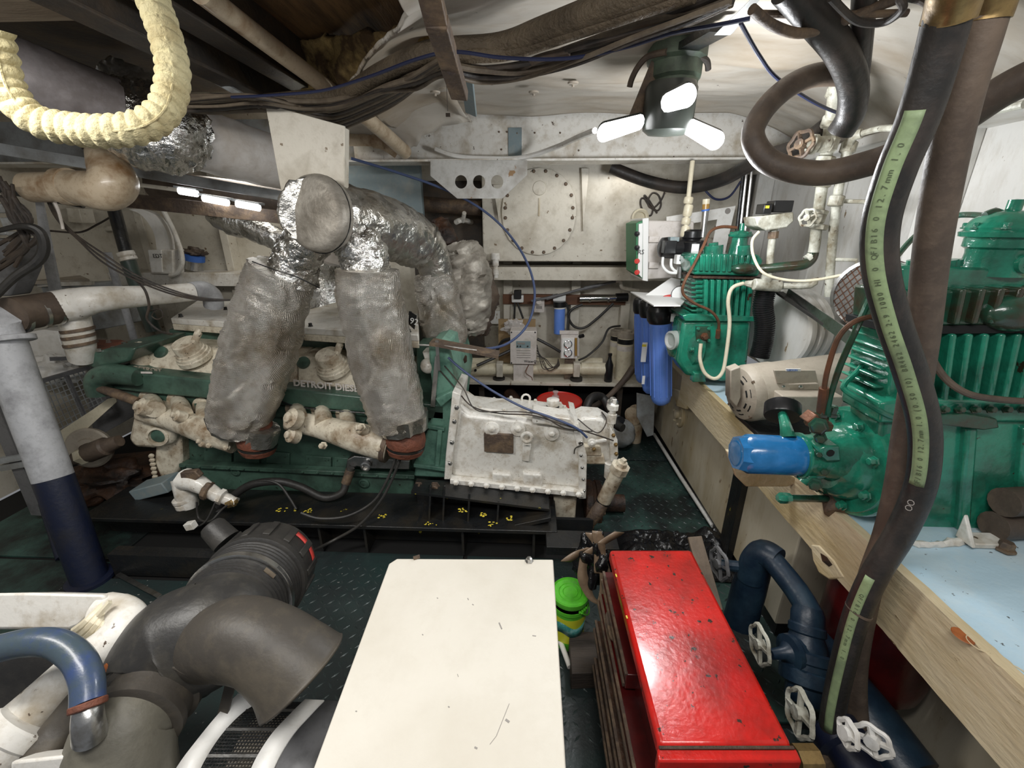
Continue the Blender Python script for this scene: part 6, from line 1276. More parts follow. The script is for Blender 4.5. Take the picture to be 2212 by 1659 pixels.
# perforated plate on the beam flange
pz = W(1035, 347, 2.57)
def P2(u, v): q = W(u, v, 2.57)-pz; return (q.x, q.z)
hl = [(*P2(u, 393), PR(13.5, pz)) for u in (996, 1035, 1074)]
pt = plate([P2(*q) for q in ((930, 346), (1139, 346), (1139, 378), (1085, 429), (988, 429), (930, 380))], hl, pz, X1, Z1, .006)
one('perforated_plate', 'grey galvanised gusset plate with three round holes under the deck beam', 'plate', pt, 'grey_galv' if 'grey_galv' in MATS else 'cream_wall')
# white deck pipes
one('deck_pipe', 'long cream pipe slanting under the dark deck opening toward the beam', 'pipe', MB().tube([WZ(430, -20, 2.10), WZ(560, 80, 2.10), WZ(700, 185, 2.06), W(800, 262, 2.2), W(875, 328, 2.57)], [.028, .029, .030, .032, .036], 16, 3), 'beige_pipe')
one('deck_pipe', 'shorter cream pipe with an elbow joining beside the long slanting pipe', 'pipe', MB().tube(cp([(745, 302, 2.55), (800, 303, 2.55), (830, 312, 2.57), (858, 330, 2.6)]), .030, 16, 5).lathe(W(818, 305, 2.55), (1, 0, -.1), [(.033, -.03), (.036, -.028), (.036, .03), (.033, .032)], 16), 'beige_pipe')
one('brown_conduit', 'rusty brown conduit looping across the ceiling at the upper right', 'conduit', MB().tube([W(1625, 20, 1.2), W(1670, 55, 1.25), W(1730, 72, 1.28), W(1800, 55, 1.3), W(1880, 20, 1.3), W(1960, -10, 1.3)], .011, 12, 7), 'rust_steel')
one('brown_conduit', 'straight dark conduit behind the looping rusty one at the upper right', 'conduit', MB().tube([W(1640, 30, 1.3), W(1800, 32, 1.3), W(1960, 28, 1.3)], .008, 10, 2), 'rust_steel')
one('dark_coil', 'dark coiled cable at the ceiling left of the two upright hoses', 'cable', MB().tube([W(1795, -5, 1.2), W(1850, 45, 1.25), (W(1910, 48, 1.25)), W(1950, 20, 1.2), W(1945, -5, 1.2), W(1990, 0, 1.2), W(2020, 20, 1.15)], .008, 10, 8), 'cable_dark')
one('overhead_bracket', 'small dark bracket on the deck girder at the upper left', 'bracket', MB().pp([(430, 95), (475, 105), (480, 165), (440, 160)], 1.9, .03), 'dark_girder', bev=.003)
one('pale_strap', 'thin pale pipe brace slanting down to the cream hanger plate', 'brace', MB().tube(cp([(450, 165, 1.85), (560, 228, 1.82)]), .012, 8, 1), 'grey_paint')
# ================================================================ LEFT SIDE
cw = T('cooling_pipework', 'grey pipe column with rubber-jointed white pipe crossing to the engine, at the far left', 'pipe', WZ(200, 1250, 0))
foot = WZ(196, 1252, .0); top_ = W(8, 740, 1.70)
obj('pipe_column', MB().tube([W(-10, 690, 1.7), top_, (top_*.45+foot*.55), ], [.074, .074, .070], 26, 2), 'pole_grey', cw)
obj('column_foot', MB().tube([(top_*.45+foot*.55), foot], [.0702, .068], 26, 1).lathe(foot, Z1, [(.09, 0), (.09, .015), (.07, .02)], 20), 'navy_paint', cw, label='navy painted lower end')
obj('column_collar', MB().lathe(W(20, 733, 1.7), foot-top_, [(.078, -.012), (.083, -.01), (.083, .01), (.078, .012)], 26), 'pole_grey', cw)
hp_ = cp([(-10, 682, 1.7), (40, 676, 1.78), (78, 670, 1.84)])
obj('rubber_joint', MB().tube(cp([(25, 680, 1.75), (75, 672, 1.84), (125, 664, 1.92)]), .074, 28, 4), 'hose_brown', cw)
for u in (40, 80, 112): p = W(u, 690-u*.2, 1.75+(u-25)*.0017+.004); obj('joint_clamp', MB().lathe(p, W(125, 664, 1.92)-W(25, 680, 1.75), [(.075, -.008), (.077, -.007), (.077, .007), (.075, .008)], 28), 'steel', cw)
obj('cross_pipe', MB().tube(cp([(120, 664, 1.92), (165, 656, 1.96), (215, 646, 2.0), (330, 638, 2.2), (420, 630, 2.35)]), [.074, .074, .060, .050, .048], 26, 6), 'white_paint', cw)
obj('pipe_elbow', MB().tube(cp([(415, 630, 2.34), (440, 628, 2.4), (458, 640, 2.45), (462, 660, 2.47)]), .052, 20, 6), 'pole_grey', cw)
obj('tee_leg', MB().tube(cp([(160, 680, 1.98), (165, 705, 1.98), (172, 735, 1.98), (178, 775, 2.0)]), [.060, .062, .062, .055], 22, 3), 'white_paint', cw)
for v in (712, 726, 742): obj('joint_clamp', MB().lathe(W(168+(v-712)*.2, v, 1.98), (.1, 0, -1), [(.064, -.008), (.067, -.007), (.067, .007), (.064, .008)], 26), 'rust_steel', cw)
sp2 = T('side_column', 'grey square post with a bolted clamp behind the big pipe column at the left edge', 'post', WZ(90, 1120, 0))
obj('post', MB().bar(W(-15, 840, 1.9), V((W(95, 1105, 1.9).x, 1.9, W(95, 1105, 1.9).z)), .07, .07), 'skate_grey', sp2)
obj('clamp', MB().bar(W(0, 995, 1.86), W(55, 985, 1.86), .03, .03).bar(W(5, 1010, 1.86), W(60, 1000, 1.86), .03, .03), 'grey_paint', sp2)
one('navy_stub', 'short navy pipe leg behind the foot of the grey column', 'pipe', MB().tube([W(100, 1085, 1.8), WZ(138, 1205, .0)], .03, 14, 1), 'navy_paint')
# crate with plastic bag
cr = T('plastic_crate', 'grey mesh-sided plastic crate at the left behind the grey column', 'crate', W(150, 920, 2.15))
A_, B_, C_, D_ = W(72, 828, 2.15), W(196, 792, 2.35), W(240, 880, 2.32), W(120, 945, 2.12)
for a, b in ((A_, B_), (B_, C_), (C_, D_), (D_, A_)): obj('crate_rim', MB().bar(a, b, .022, .022), 'skate_grey', cr)
obj('crate_rim', MB().bar(A_+V((-.02, .14, .10)), B_+V((0, .14, .02)), .02, .02), 'skate_grey', cr)
mb = MB()
for k in range(13): t = k/12; mb.bar(A_*(1-t)+B_*t, D_*(1-t)+C_*t, .004, .004)
for k in range(11): t = k/10; mb.bar(A_*(1-t)+D_*t, B_*(1-t)+C_*t, .004, .004)
g = obj('crate_mesh', mb, 'grey_paint', cr); g['kind'] = 'stuff'
obj('crate_stile', MB().bar(A_*.45+B_*.55, D_*.45+C_*.55, .016, .014), 'skate_grey', cr)
obj('crate_floor', MB().prism([A_+V((0, .25, -.2)), B_+V((0, .2, -.2)), C_+V((0, .2, -.1)), D_+V((0, .2, -.1))], (0, 0, -.01)), 'skate_grey', cr)
one('white_bag', 'crumpled white plastic bag on top of the grey crate', 'bag', lump(W(120, 800, 2.38), (.13, .08, .085), 5, .5), 'white_clean', sm=50)
one('bag_in_crate', 'blue and white plastic packets inside the grey crate', 'packet', lump(W(150, 905, 2.36), (.12, .08, .06), 2, .5), 'label_blue' if 0 else 'teal_label', sm=50) if 0 else None
one('white_carton', 'white flat-sided metal box standing behind the grey crate', 'box', MB().pp([(28, 735), (125, 722), (146, 785), (140, 800), (60, 795), (48, 780)], 2.45, .14).pp([(30, 716), (60, 718), (92, 712), (128, 716), (124, 724), (30, 736)], 2.46, .14), 'white_clean', bev=.004)
one('cardboard_strip', 'long pale cardboard strip slanting below the grey crate', 'cardboard', MB().prism([W(u, v, 2.05) for u, v in ((108, 945), (200, 885), (232, 862), (250, 858), (252, 868), (178, 935), (140, 975), (126, 985))], (0, .004, .0)), 'pvc')
pu_ = T('idler_pulley', 'round tan pulley disc with hub in the dark bilge left of the engine', 'pulley', W(192, 975, 2.0))
obj('pulley_disc', MB().lathe(W(192, 968, 2.02), (.25, -1, .15), [(.112, -.02), (.115, 0), (.105, .008), (.06, .004), (.055, .02), (.03, .024), (0, .024)], 36), 'motor_beige', pu_)
obj('pulley_hub', MB().lathe(W(192, 968, 2.0), (.25, -1, .15), [(.03, 0), (.03, .03), (.02, .034), (0, .034)], 16), 'rust_brown', pu_)
sh = T('pump_shaft', 'dark greasy shaft with couplings left of the engine', 'shaft', W(200, 985, 1.9))
obj('shaft_body', MB().lathe(W(128, 1005, 1.88), W(275, 945, 1.94)-W(128, 1005, 1.88), [(.028, 0), (.028, .10), (.036, .102), (.036, .14), (.03, .142), (.045, .16), (.05, .17), (.05, .27), (.04, .28), (.03, .35)], 20), 'hose_brown', sh)
obj('shaft_collar', MB().lathe(W(180, 984, 1.89), W(275, 945, 1.94)-W(128, 1005, 1.88), [(.038, -.02), (.044, -.018), (.044, .018), (.038, .02)], 6), 'pvc', sh)
one('link_tube', 'dark pipe slanting from the crate to the end of the first manifold', 'pipe', MB().tube(cp([(208, 838, 1.95), (250, 850, 1.93), (298, 868, 1.92)]), [.016, .024, .022], 12, 2), 'rust_steel')
one('bilge_frame', 'rust-brown oily block in the dark bilge below the shaft', 'block', lump(W(235, 1040, 2.05), (.20, .12, .10), 6, .6), 'rust_brown', sm=50)
one('bilge_frame', 'dark oily steel foundation left of the green engine sump', 'foundation', MB().pp([(130, 1035), (395, 1010), (395, 1095), (150, 1100)], 2.15, .3), 'rust_brown', bev=.01)
# white valve cluster in front of oil pan
vc = T('seawater_valve', 'white crusted valve with long neck in front of the green sump', 'valve', W(420, 1100, 1.72))
mb = MB().tube(cp([(395, 1035, 1.75), (400, 1060, 1.73), (408, 1095, 1.72)]), [.05, .048, .04], 18, 4); mb.jitter(.006, 30)
obj('valve_body', mb, 'gear_white', vc, sm=60)
obj('valve_rings', MB().lathe(W(400, 1080, 1.725), V((.15, 0, -1)), [(.045, -.02), (.052, -.015), (.052, .0), (.045, .005), (.05, .01), (.05, .03), (.03, .04)], 16), 'gear_white', vc)
mb = MB().tube(cp([(400, 1035, 1.72), (430, 1045, 1.7), (470, 1070, 1.70), (510, 1085, 1.70)]), [.052, .040, .032, .022], 16, 4); mb.jitter(.006, 40)
obj('valve_neck', mb, 'gear_white', vc, sm=60)
obj('union_nut', MB().lathe(W(448, 1060, 1.69), V((1, 0, -.4)), [(.038, -.014), (.044, -.01), (.044, .01), (.038, .014)], 8), 'rust_steel', vc)
obj('union_nut', MB().lathe(W(478, 1073, 1.69), V((1, 0, -.4)), [(.03, -.012), (.038, -.01), (.038, .01), (.03, .012)], 6), 'gear_white', vc)
obj('end_nut', MB().lathe(W(500, 1086, 1.69), V((1, 0, .3)), [(.018, -.02), (.022, -.018), (.022, .014), (.01, .02), (.01, .03)], 8), 'brass', vc)
obj('top_plate', MB().pp([(388, 1022), (420, 1018), (432, 1030), (415, 1045), (392, 1042)], 1.68, .03), 'rust_steel', vc, bev=.004)
cable('black_lead', 'thin black cable dropping from the white valve to a small plug near the floor', cp([(425, 1085, 1.68), (430, 1120, 1.66), (455, 1125, 1.62), (480, 1100, 1.66), (500, 1085, 1.68)]), .005, 'black_rubber')
cable('black_lead', 'thin dark cable looping down left of the white valve neck', cp([(465, 1085, 1.67), (445, 1125, 1.62), (420, 1140, 1.6), (408, 1132, 1.58)]), .004, 'black_rubber')
one('cable_plug', 'small white connector box with blue top hanging above the floor', 'plug', MB().boxf(W(412, 1135, 1.56), V((.020, 0, .005)), V((0, .015, 0)), V((-.004, 0, .016))), 'white_paint', bev=.002)
# floor odds and ends left
one('steel_strap', 'bent bright steel strap lying on the floor left of the air filter', 'strap', MB().bar(WZ(255, 1240, .02), WZ(345, 1288, .02), .02, .004, (0, 0, 1)), 'steel')
one('floor_beam', 'black steel floor frame between the grey column and the engine bed', 'beam', MB().box((-1.95, 1.52, .0), (-1.2, 1.58, .12)), 'black_steel')
# beige elbow overhead left
be = T('overhead_elbow', 'cream stained pipe elbow hanging under the foil-wrapped exhaust joint', 'pipe', D(245, 400, 1.8))
obj('elbow', MB().tube([D(228, 325, 1.85), D(236, 360, 1.82), D(246, 392, 1.8), D(225, 412, 1.8), D(180, 408, 1.82), D(150, 404, 1.84)], [.068, .074, .084, .080, .070, .066], 28, 6), 'beige_pipe', be)
obj('elbow_collar', MB().lathe(D(150, 404, 1.84), V((-1, .1, 0)), [(.066, -.02), (.074, -.018), (.074, .03), (.066, .032), (.060, .036), (.060, .20)], 26), 'beige_pipe', be)
obj('pipe_band', MB().lathe(D(228, 330, 1.85), V((.1, 0, 1)), [(.070, 0), (.074, .002), (.074, .02), (.07, .022)], 24), 'rust_brown', be)
# overhead rails left with tubes
one('overhead_rail', 'grey steel channel running right below the cream elbow toward the exhaust cap', 'rail', MB().bar(W(-10, 320, 2.1), W(620, 425, 2.5), .03, .05, (0, 0, 1)), 'grey_paint', bev=.002)
one('overhead_rail', 'polished dark lower channel beneath the glowing tubes', 'rail', MB().bar(W(250, 430, 2.3), W(615, 470, 2.55), .03, .07, (0, 0, 1)), 'rust_steel', bev=.002)
one('overhead_rail', 'black round bar left of the cream elbow', 'rail', MB().tube(cp([(-10, 405, 2.1), (180, 440, 2.2)]), .022, 12, 1), 'black_steel')
one('ceiling_duct', 'dark brown lagged pipe behind the glowing tubes', 'pipe', MB().tube(cp([(330, 398, 2.75), (620, 432, 2.8)]), .08, 18, 1), 'hose_brown')
for (u0, v0, u1, v1), lab in (((388, 412, 425, 418), 'leftmost'), ((440, 428, 492, 438), 'middle'), ((512, 440, 560, 449), 'rightmost')):
    t_ = T('tube_lamp', lab+' of the three glowing tube lamps under the far left deck', 'lamp', W((u0+u1)/2, v0, 2.42))
    obj('glass_tube', MB().tube(cp([(u0, v0, 2.42), (u1, v1, 2.42)]), .018, 12, 1), 'lamp_glow', t_)
    obj('lamp_tray', MB().bar(W(u0-6, v0-8, 2.44), W(u1+6, v1-8, 2.44), .05, .012, (0, 0, 1)), 'grey_paint', t_)
one('cream_rail', 'cream flat rail beside the glowing tubes', 'rail', MB().bar(W(290, 398, 2.5), W(390, 411, 2.5), .012, .02, (0, 0, 1)), 'cream_wall')
# black and chrome upright
up_ = T('painted_upright', 'upright pipe painted black above and grey-green below, in the far left bay', 'pipe', W(330, 700, 2.7))
obj('upper_pipe', MB().tube(cp([(243, 440, 2.5), (272, 545, 2.5)]), .032, 16, 1), 'black_steel', up_)
obj('pipe_joint', MB().lathe(W(274, 552, 2.5), V((-.25, 0, 1)), [(.034, -.03), (.044, -.026), (.044, -.01), (.038, -.006), (.044, .0), (.044, .02), (.034, .024)], 14), 'white_paint', up_)
obj('lower_pipe', MB().tube(cp([(276, 562, 2.5), (332, 715, 2.5)]), .038, 16, 1), 'dark_green_pipe', up_)
one('thin_upright', 'slim grey-white pipe left of the black and green upright', 'pipe', MB().tube(cp([(232, 545, 2.75), (285, 715, 2.75), (330, 900, 2.75)]), .022, 12, 1), 'pole_grey')
one('flat_stanchion', 'pale flat steel stanchion in the far left bay', 'stanchion', MB().prism(cp([(75, 428, 2.3), (88, 428, 2.3), (132, 640, 2.3), (108, 640, 2.3), (88, 540, 2.3)]), (0, .012, 0)), 'pole_grey')
# switch box with duct and conduit
sb = T('switch_box', 'white electrical box on the far left bulkhead with a curved duct above', 'switch box', W(345, 590, 3.2))
obj('box_body', MB().pp([(318, 540), (372, 540), (374, 592), (325, 592)], 3.15, .12), 'white_paint', sb, bev=.006)
obj('box_door', MB().pp([(320, 540), (347, 540), (350, 588), (328, 588)], 3.14, .02), 'white_clean', sb)
text('EDT', W(331, 557, 3.13), X1, Z1, .04, 'print_dark', sb)
dpt = smooth_path(cp([(292, 452, 3.2), (320, 465, 3.2), (345, 500, 3.2), (353, 540, 3.2)]), 8); mb = MB()
for p in dpt: mb.v += [p+V((-.05, 0, 0)), p+V((.05, 0, 0)), p+V((.05, .05, 0)), p+V((-.05, .05, 0))]
for i in range(len(dpt)-1):
    for k in range(4): mb.f.append((i*4+k, i*4+(k+1) % 4, i*4+4+(k+1) % 4, i*4+4+k))
obj('curved_duct', mb, 'white_clean', sb)
obj('conduit', MB().tube(cp([(352, 452, 3.2), (380, 510, 3.18), (394, 560, 3.15), (385, 588, 3.15), (368, 596, 3.15)]), .016, 10, 6), 'white_paint', sb)
one('paint_can', 'metal can with a blue band on the white shelf of the far left bulkhead', 'can', MB().cyl(W(420, 582, 3.3), W(420, 558, 3.3), .06, 20), 'steel')
one('blue_tin', 'blue plastic ring standing on the metal can', 'ring', MB().cyl(W(420, 563, 3.29), W(420, 551, 3.29), .068, 20), 'label_blue')
one('rag_heap', 'brown cloth rag heaped in the blue-banded can', 'rag', lump(W(418, 546, 3.3), (.075, .05, .035), 9, .7), 'hose_brown', sm=60)
one('red_bottle', 'red plastic bottle on the shelf left of the black and green upright', 'bottle', MB().lathe(W(230, 588, 3.3), (-.15, 0, 1), [(.045, 0), (.045, .08), (.025, .11), (.02, .13), (0, .13)], 16), 'label_red')
one('rag_pile', 'dark metal fittings piled on the left shelf', 'fittings', lump(W(185, 575, 3.3), (.16, .06, .05), 12, .8), 'rust_steel', sm=40)
mc_ = T('metal_cabinet', 'grey sheet metal hood with pale rim in the far left bay', 'hood', W(100, 700, 2.9))
obj('hood_top', MB().prism([WZ(u, v, W(100, 612, 2.7).z) for u, v in ((15, 616), (195, 610), (140, 585), (20, 585))], (0, 0, .02)), 'motor_beige', mc_)
obj('hood_rim', MB().pp([(12, 612), (198, 608), (198, 616), (12, 622)], 2.7, .02), 'white_paint', mc_)
obj('hood_body', MB().pp([(25, 622), (165, 617), (185, 715), (60, 715)], 2.72, .3), 'grey_paint', mc_, bev=.01)
one('bay_locker', 'grey locker front with a dark opening beneath, between the pipe and the slim upright', 'locker', MB().pp([(190, 660), (270, 650), (280, 700), (200, 715)], 2.75, .2), 'grey_paint', bev=.006)
one('bay_box', 'pale vertical box duct on the far left bulkhead', 'duct', MB().pp([(112, 520), (132, 516), (140, 560), (122, 562)], 3.3, .1).pp([(142, 448), (170, 450), (178, 482), (148, 480)], 3.3, .1), 'cream_wall', bev=.004) if 0 else None
one('junction_block', 'pale cable trunking piece under the left rails', 'trunking', MB().pp([(142, 448), (170, 450), (178, 482), (148, 480)], 3.0, .1), 'cream_wall', bev=.004)
one('wall_tube', 'pale horizontal tube on the far left bulkhead', 'tube', MB().tube(cp([(150, 492, 3.3), (245, 494, 3.3)]), .02, 10, 1), 'cream_wall')
one('light_batten', 'white lamp batten under the rail left of the upright', 'batten', MB().bar(W(120, 438, 3.3), W(225, 452, 3.36), .03, .045, (0, 0, 1)), 'white_clean')
# wiring on the left
wl_ = T('wiring_cluster', 'tangle of grey connectors and black wiring at the left edge', 'wiring', W(30, 500, 1.9))
for u0, v0, u1, v1 in ((-20, 440, 30, 460), (2, 470, 38, 495), (-20, 500, 12, 508), (12, 500, 48, 510)): obj('connector', MB().pb(u0, v0, u1, v1, 1.9, .05), 'grey_paint', wl_, bev=.005)
obj('grey_cover', MB().pp([(-40, 515), (30, 515), (45, 580), (20, 640), (-40, 640)], 1.95, .1), 'skate_grey', wl_, bev=.01)
for i in range(9):
    random.seed(i+90); obj('wire', MB().tube(cp([(random.uniform(-10, 30), 380+i*6, 1.85), (30+random.uniform(-15, 30), 420+i*12, 1.86), (60+random.uniform(-20, 20), 470+i*9, 1.87), (10+random.uniform(-20, 30), 520+i*8, 1.87)]), .006+.002*(i % 3), 8, 7), 'cable_dark', wl_)
obj('loop_wire', MB().tube(cp([(-10, 500, 1.8), (50, 488, 1.8), (85, 500, 1.82), (95, 535, 1.82), (80, 565, 1.8), (30, 600, 1.75), (-20, 650, 1.7)]), [.008, .012, .018, .02, .02, .016, .014], 10, 8), 'black_rubber', wl_)
for i, lab in enumerate(('upper', 'middle', 'lower')):
    o_ = i*5; cable('engine_cable', lab+' black cable of the three slanting from the left wiring to the engine', cp([(78+o_, 388, 1.95), (105, 430+o_, 1.97), (128, 470+o_, 2.0), (165, 508+o_*.6, 2.0), (220, 546+o_*1.9, 2.0), (290, 592+o_*1.2, 2.02), (370, 626+o_*.9, 2.05), (440, 644+o_*.5, 2.1), (505, 648, 2.15)]), .0042, 'cable_dark', 'black cables to the engine')
cable('pale_wire', 'pale cable hanging beside the black engine cables', cp([(75, 390, 1.93), (100, 410, 1.93), (122, 445, 1.95), (133, 480, 1.97), (136, 495, 1.97)]), .006, 'panel_white')
cable('dropping_wire', 'thin dark cable dropping over the white cross pipe and looping above the engine', cp([(285, 598, 2.1), (312, 625, 2.08), (322, 660, 2.08), (318, 690, 2.08), (345, 715, 2.1), (372, 722, 2.15)]), .006, 'cable_dark')
cable('wire_loop', 'small coiled dark wire above the filler cap of the engine', cp([(322, 672, 2.1), (345, 668, 2.1), (352, 682, 2.1), (340, 690, 2.1), (328, 682, 2.1), (336, 670, 2.1)]), .003, 'cable_dark')
cable('slack_wire', 'thin slack wire crossing the far left bay', cp([(15, 505, 2.2), (90, 498, 2.3), (170, 502, 2.4), (210, 485, 2.5), (240, 468, 2.5)]), .005, 'cable_dark')
cable('looped_lead', 'black cable tangled in loops above the round white gland', [W(1395+16*math.cos(a*.9)+a*1.2, 450+18*math.sin(a*1.1)-a*1.0, 3.085) for a in range(0, 22)], .006, 'cable_dark')
cable('corner_lead', 'thin dark blue cable sagging in the far hull corner under the black hose', cp([(1520, 408, 2.7), (1545, 430, 2.7), (1575, 425, 2.7), (1600, 392, 2.7)]), .006, 'cable_blue')
# ================================================================ BACK BULKHEAD EQUIPMENT
szf = W(1150, 833, 3.0).z
sh2 = T('equipment_shelf', 'long cream shelf along the bulkhead carrying the membrane tubes and filters', 'shelf', (W(1200, 830, 3.0).x, 3.2, szf))
obj('shelf_board', MB().box((W(1000, 830, 3.0).x, 3.0, szf), (1.35, 3.45, szf+.025)), 'cream_wall', sh2, bev=.003)
for u in (1040, 1190, 1340): x = W(u, 840, 3.1).x; obj('shelf_leg', MB().box((x-.02, 3.1, 0), (x+.02, 3.14, szf)), 'dark_girder', sh2)
one('under_shelf_sheet', 'flat black sheet behind the junk below the equipment shelf', 'board', MB().box((W(850, 850, 3.2).x, 3.36, .02), (1.3, 3.40, szf-.02)), 'dark_void')  # plain black sheet closing the space under the shelf
mt = T('membrane_tube', 'front cream membrane tube lying on two clamps on the equipment shelf', 'tube', W(1160, 800, 3.08))
obj('tube_shell', MB().tube(cp([(1014, 797, 3.08), (1310, 797, 3.08)]), .040, 20, 1), 'pvc', mt)
obj('end_sleeve', MB().tube(cp([(1014, 797, 3.08), (1072, 797, 3.08)]), .046, 20, 1).tube(cp([(1255, 796, 3.08), (1308, 797, 3.08)]), .046, 20, 1), 'pvc', mt)
obj('end_hole', MB().lathe(W(1027, 800, 3.03), (0, -1, 0), [(.010, -.004), (.010, .004), (0, .004)], 12), 'dark_void', mt)
for u in (1078, 1245):
    obj('tube_clamp', MB().pb(u-6, 786, u+8, 815, 3.02, .08), 'cream_wall', mt, bev=.004); obj('rubber_foot', MB().cyl(W(u, 815, 3.06), W(u, 824, 3.06), .045, 16), 'black_rubber', mt)
one('membrane_tube', 'rear cream membrane tube behind the front one on the equipment shelf', 'tube', MB().tube(cp([(1020, 784, 3.3), (1300, 784, 3.3)]), .042, 20, 1), 'pvc')
cbx = T('watermaker_panel', 'white controller box with small display on the equipment shelf in front of cardboard', 'control panel', W(1130, 790, 3.05))
zz = cbx
pn = obj('panel_case', MB().pb(1102, 715, 1159, 787, 3.02, .14), 'panel_white', cbx, bev=.004)
obj('panel_foot', MB().box((W(1110, 790, 3.1).x, 3.03, szf+.02), (W(1152, 790, 3.1).x, 3.14, W(1130, 787, 3.05).z)), 'panel_white', cbx)
for u, v in ((1105, 718), (1156, 718), (1105, 784), (1156, 784)): obj('corner_screw', MB().lathe(W(u, v, 3.02), (0, -1, 0), [(.006, 0), (.005, .004), (0, .004)], 8), 'print_dark', cbx)
obj('display_plate', MB().pb(1115, 737, 1146, 752, 3.02-.002, .003), 'lcd', cbx); obj('display_glass', MB().pb(1118, 740, 1134, 744, 3.014, .003), 'print_grey', cbx)
for u in (1118, 1124, 1140): obj('panel_button', MB().lathe(W(u, 748, 3.016), (0, -1, 0), [(.006, 0), (.006, .003), (0, .003)], 10), 'print_dark', cbx)
for k in range(4): obj('print_line', MB().pb(1116, 757+k*5, 1146, 758+k*5, 3.017, .002), 'print_grey', cbx)
text('Spectra Watermakers', W(1132, 783, 3.016), X1, Z1, .022, 'print_dark', cbx, depth=.001) if 0 else text('WaterMaker', W(1132, 783, 3.016), X1, Z1, .028, 'print_dark', cbx, depth=.001)
one('cardboard_sheet', 'brown cardboard sheet standing behind the white controller box', 'cardboard', MB().pb(1077, 690, 1156, 783, 3.22, .02).pb(1077, 722, 1104, 783, 3.18, .03), 'cardboard')
one('clear_film', 'crumpled clear plastic film on the top of the cardboard', 'film', lump(W(1110, 708, 3.16), (.07, .02, .05), 3, .8), 'clear_plastic', sm=20)
gp_ = T('gauge_panel', 'small white panel with two round gauges and flow tubes on the equipment shelf', 'gauge panel', W(1230, 780, 3.1))
obj('panel_case', MB().pb(1211, 722, 1249, 775, 3.06, .10), 'panel_white', gp_, bev=.004); obj('panel_flange', MB().pb(1209, 715, 1250, 722, 3.05, .02), 'panel_white', gp_)
obj('panel_leg', MB().box((W(1220, 780, 3.1).x, 3.08, szf+.02), (W(1242, 780, 3.1).x, 3.12, W(1230, 774, 3.06).z)), 'rust_steel', gp_)
obj('gauge_plate', MB().pb(1213, 731, 1240, 774, 3.05, .01), 'label_white', gp_)
for v in (743, 762):
    g = obj('gauge', MB().lathe(W(1227, v, 3.045), (0, -1, 0), [(.030, 0), (.030, .010), (.026, .012), (.025, .006), (0, .006)], 20), 'chrome', gp_)
    obj('gauge_face', MB().lathe(W(1227, v, 3.037), (0, -1, 0), [(.024, 0), (0, .0005)], 20), 'label_white', g); obj('needle', MB().bar(W(1227, v, 3.034), W(1228, v-5, 3.034), .002, .001), 'print_dark', g)
for u, m_ in ((1244, 'amber'), (1249, 'clear_plastic')): obj('flow_tube', MB().tube(cp([(u, 730, 3.04), (u, 768, 3.04)]), .008, 8, 1), m_, gp_)
obj('panel_knob', MB().cyl(W(1252, 727, 3.06), W(1260, 725, 3.04), .014, 10), 'black_plastic', gp_)
wf = T('small_filter', 'small blue water filter hanging on the brown board of the bulkhead', 'water filter', W(1209, 690, 3.3))
obj('filter_sump', MB().cyl(W(1209, 664, 3.28), W(1208, 721, 3.28), .042, 22), 'blue_plastic', wf, bev=.006); obj('filter_cap', MB().cyl(W(1209, 651, 3.28), W(1209, 663, 3.28), .048, 22), 'black_plastic', wf); obj('cap_ring', MB().cyl(W(1209, 662, 3.28), W(1209, 666, 3.28), .045, 22), 'label_white', wf)
obj('filter_bracket', MB().pb(1195, 637, 1222, 650, 3.3, .06), 'label_white', wf)
one('brown_board', 'red-brown wooden board fixed across the bulkhead', 'board', MB().pb(1086, 637, 1352, 658, 3.36, .04), 'wood_brown', bev=.002)
pp2 = T('pressure_pump', 'small white and black pump on the left end of the brown board', 'pump', W(1118, 645, 3.3))
obj('pump_base', MB().pb(1105, 638, 1131, 654, 3.3, .05), 'label_white', pp2, bev=.008); obj('pump_top', MB().pb(1110, 628, 1126, 646, 3.27, .06), 'black_plastic', pp2, bev=.004); obj('pump_cable', MB().tube(cp([(1112, 655, 3.3), (1111, 690, 3.3)]), .008, 8, 1).tube(cp([(1118, 655, 3.3), (1130, 688, 3.3)]), .008, 8, 1), 'black_rubber', pp2)
ol = T('wall_outlet', 'white double socket plate on the bulkhead below the brown board', 'outlet', W(1165, 665, 3.34))
obj('outlet_plate', MB().pb(1154, 643, 1176, 675, 3.33, .02), 'panel_white', ol, bev=.002); obj('socket', MB().pb(1158, 661, 1171, 667, 3.325, .008), 'print_grey', ol); obj('plug', MB().cyl(W(1164, 652, 3.33), W(1164, 652, 3.28), .02, 14), 'panel_white', ol)
uv = T('steel_lamp_tube', 'polished steel sterilizer tube with black end on the brown board', 'tube', W(1290, 645, 3.3))
obj('tube_shell', MB().tube(cp([(1252, 645, 3.3), (1332, 643, 3.3)]), .024, 16, 1), 'chrome', uv); obj('tube_end', MB().tube(cp([(1330, 643, 3.3), (1356, 642, 3.3)]), .032, 16, 1), 'black_plastic', uv)
for u in (1272, 1312): obj('tube_strap', MB().cyl(W(u, 645, 3.3), W(u+4, 645, 3.3), .027, 16), 'steel', uv)
cable('bulkhead_hose', 'black hose loop hanging below the polished steel tube', cp([(1258, 658, 3.28), (1236, 668, 3.27), (1228, 685, 3.27), (1240, 705, 3.27), (1262, 708, 3.27), (1290, 688, 3.27), (1318, 662, 3.28), (1325, 655, 3.28)]), .010, 'black_rubber')
cable('bulkhead_hose', 'thin black hose dropping from the small blue filter to the gauge panel', cp([(1222, 655, 3.28), (1228, 672, 3.28), (1226, 715, 3.25)]), .010, 'black_rubber')
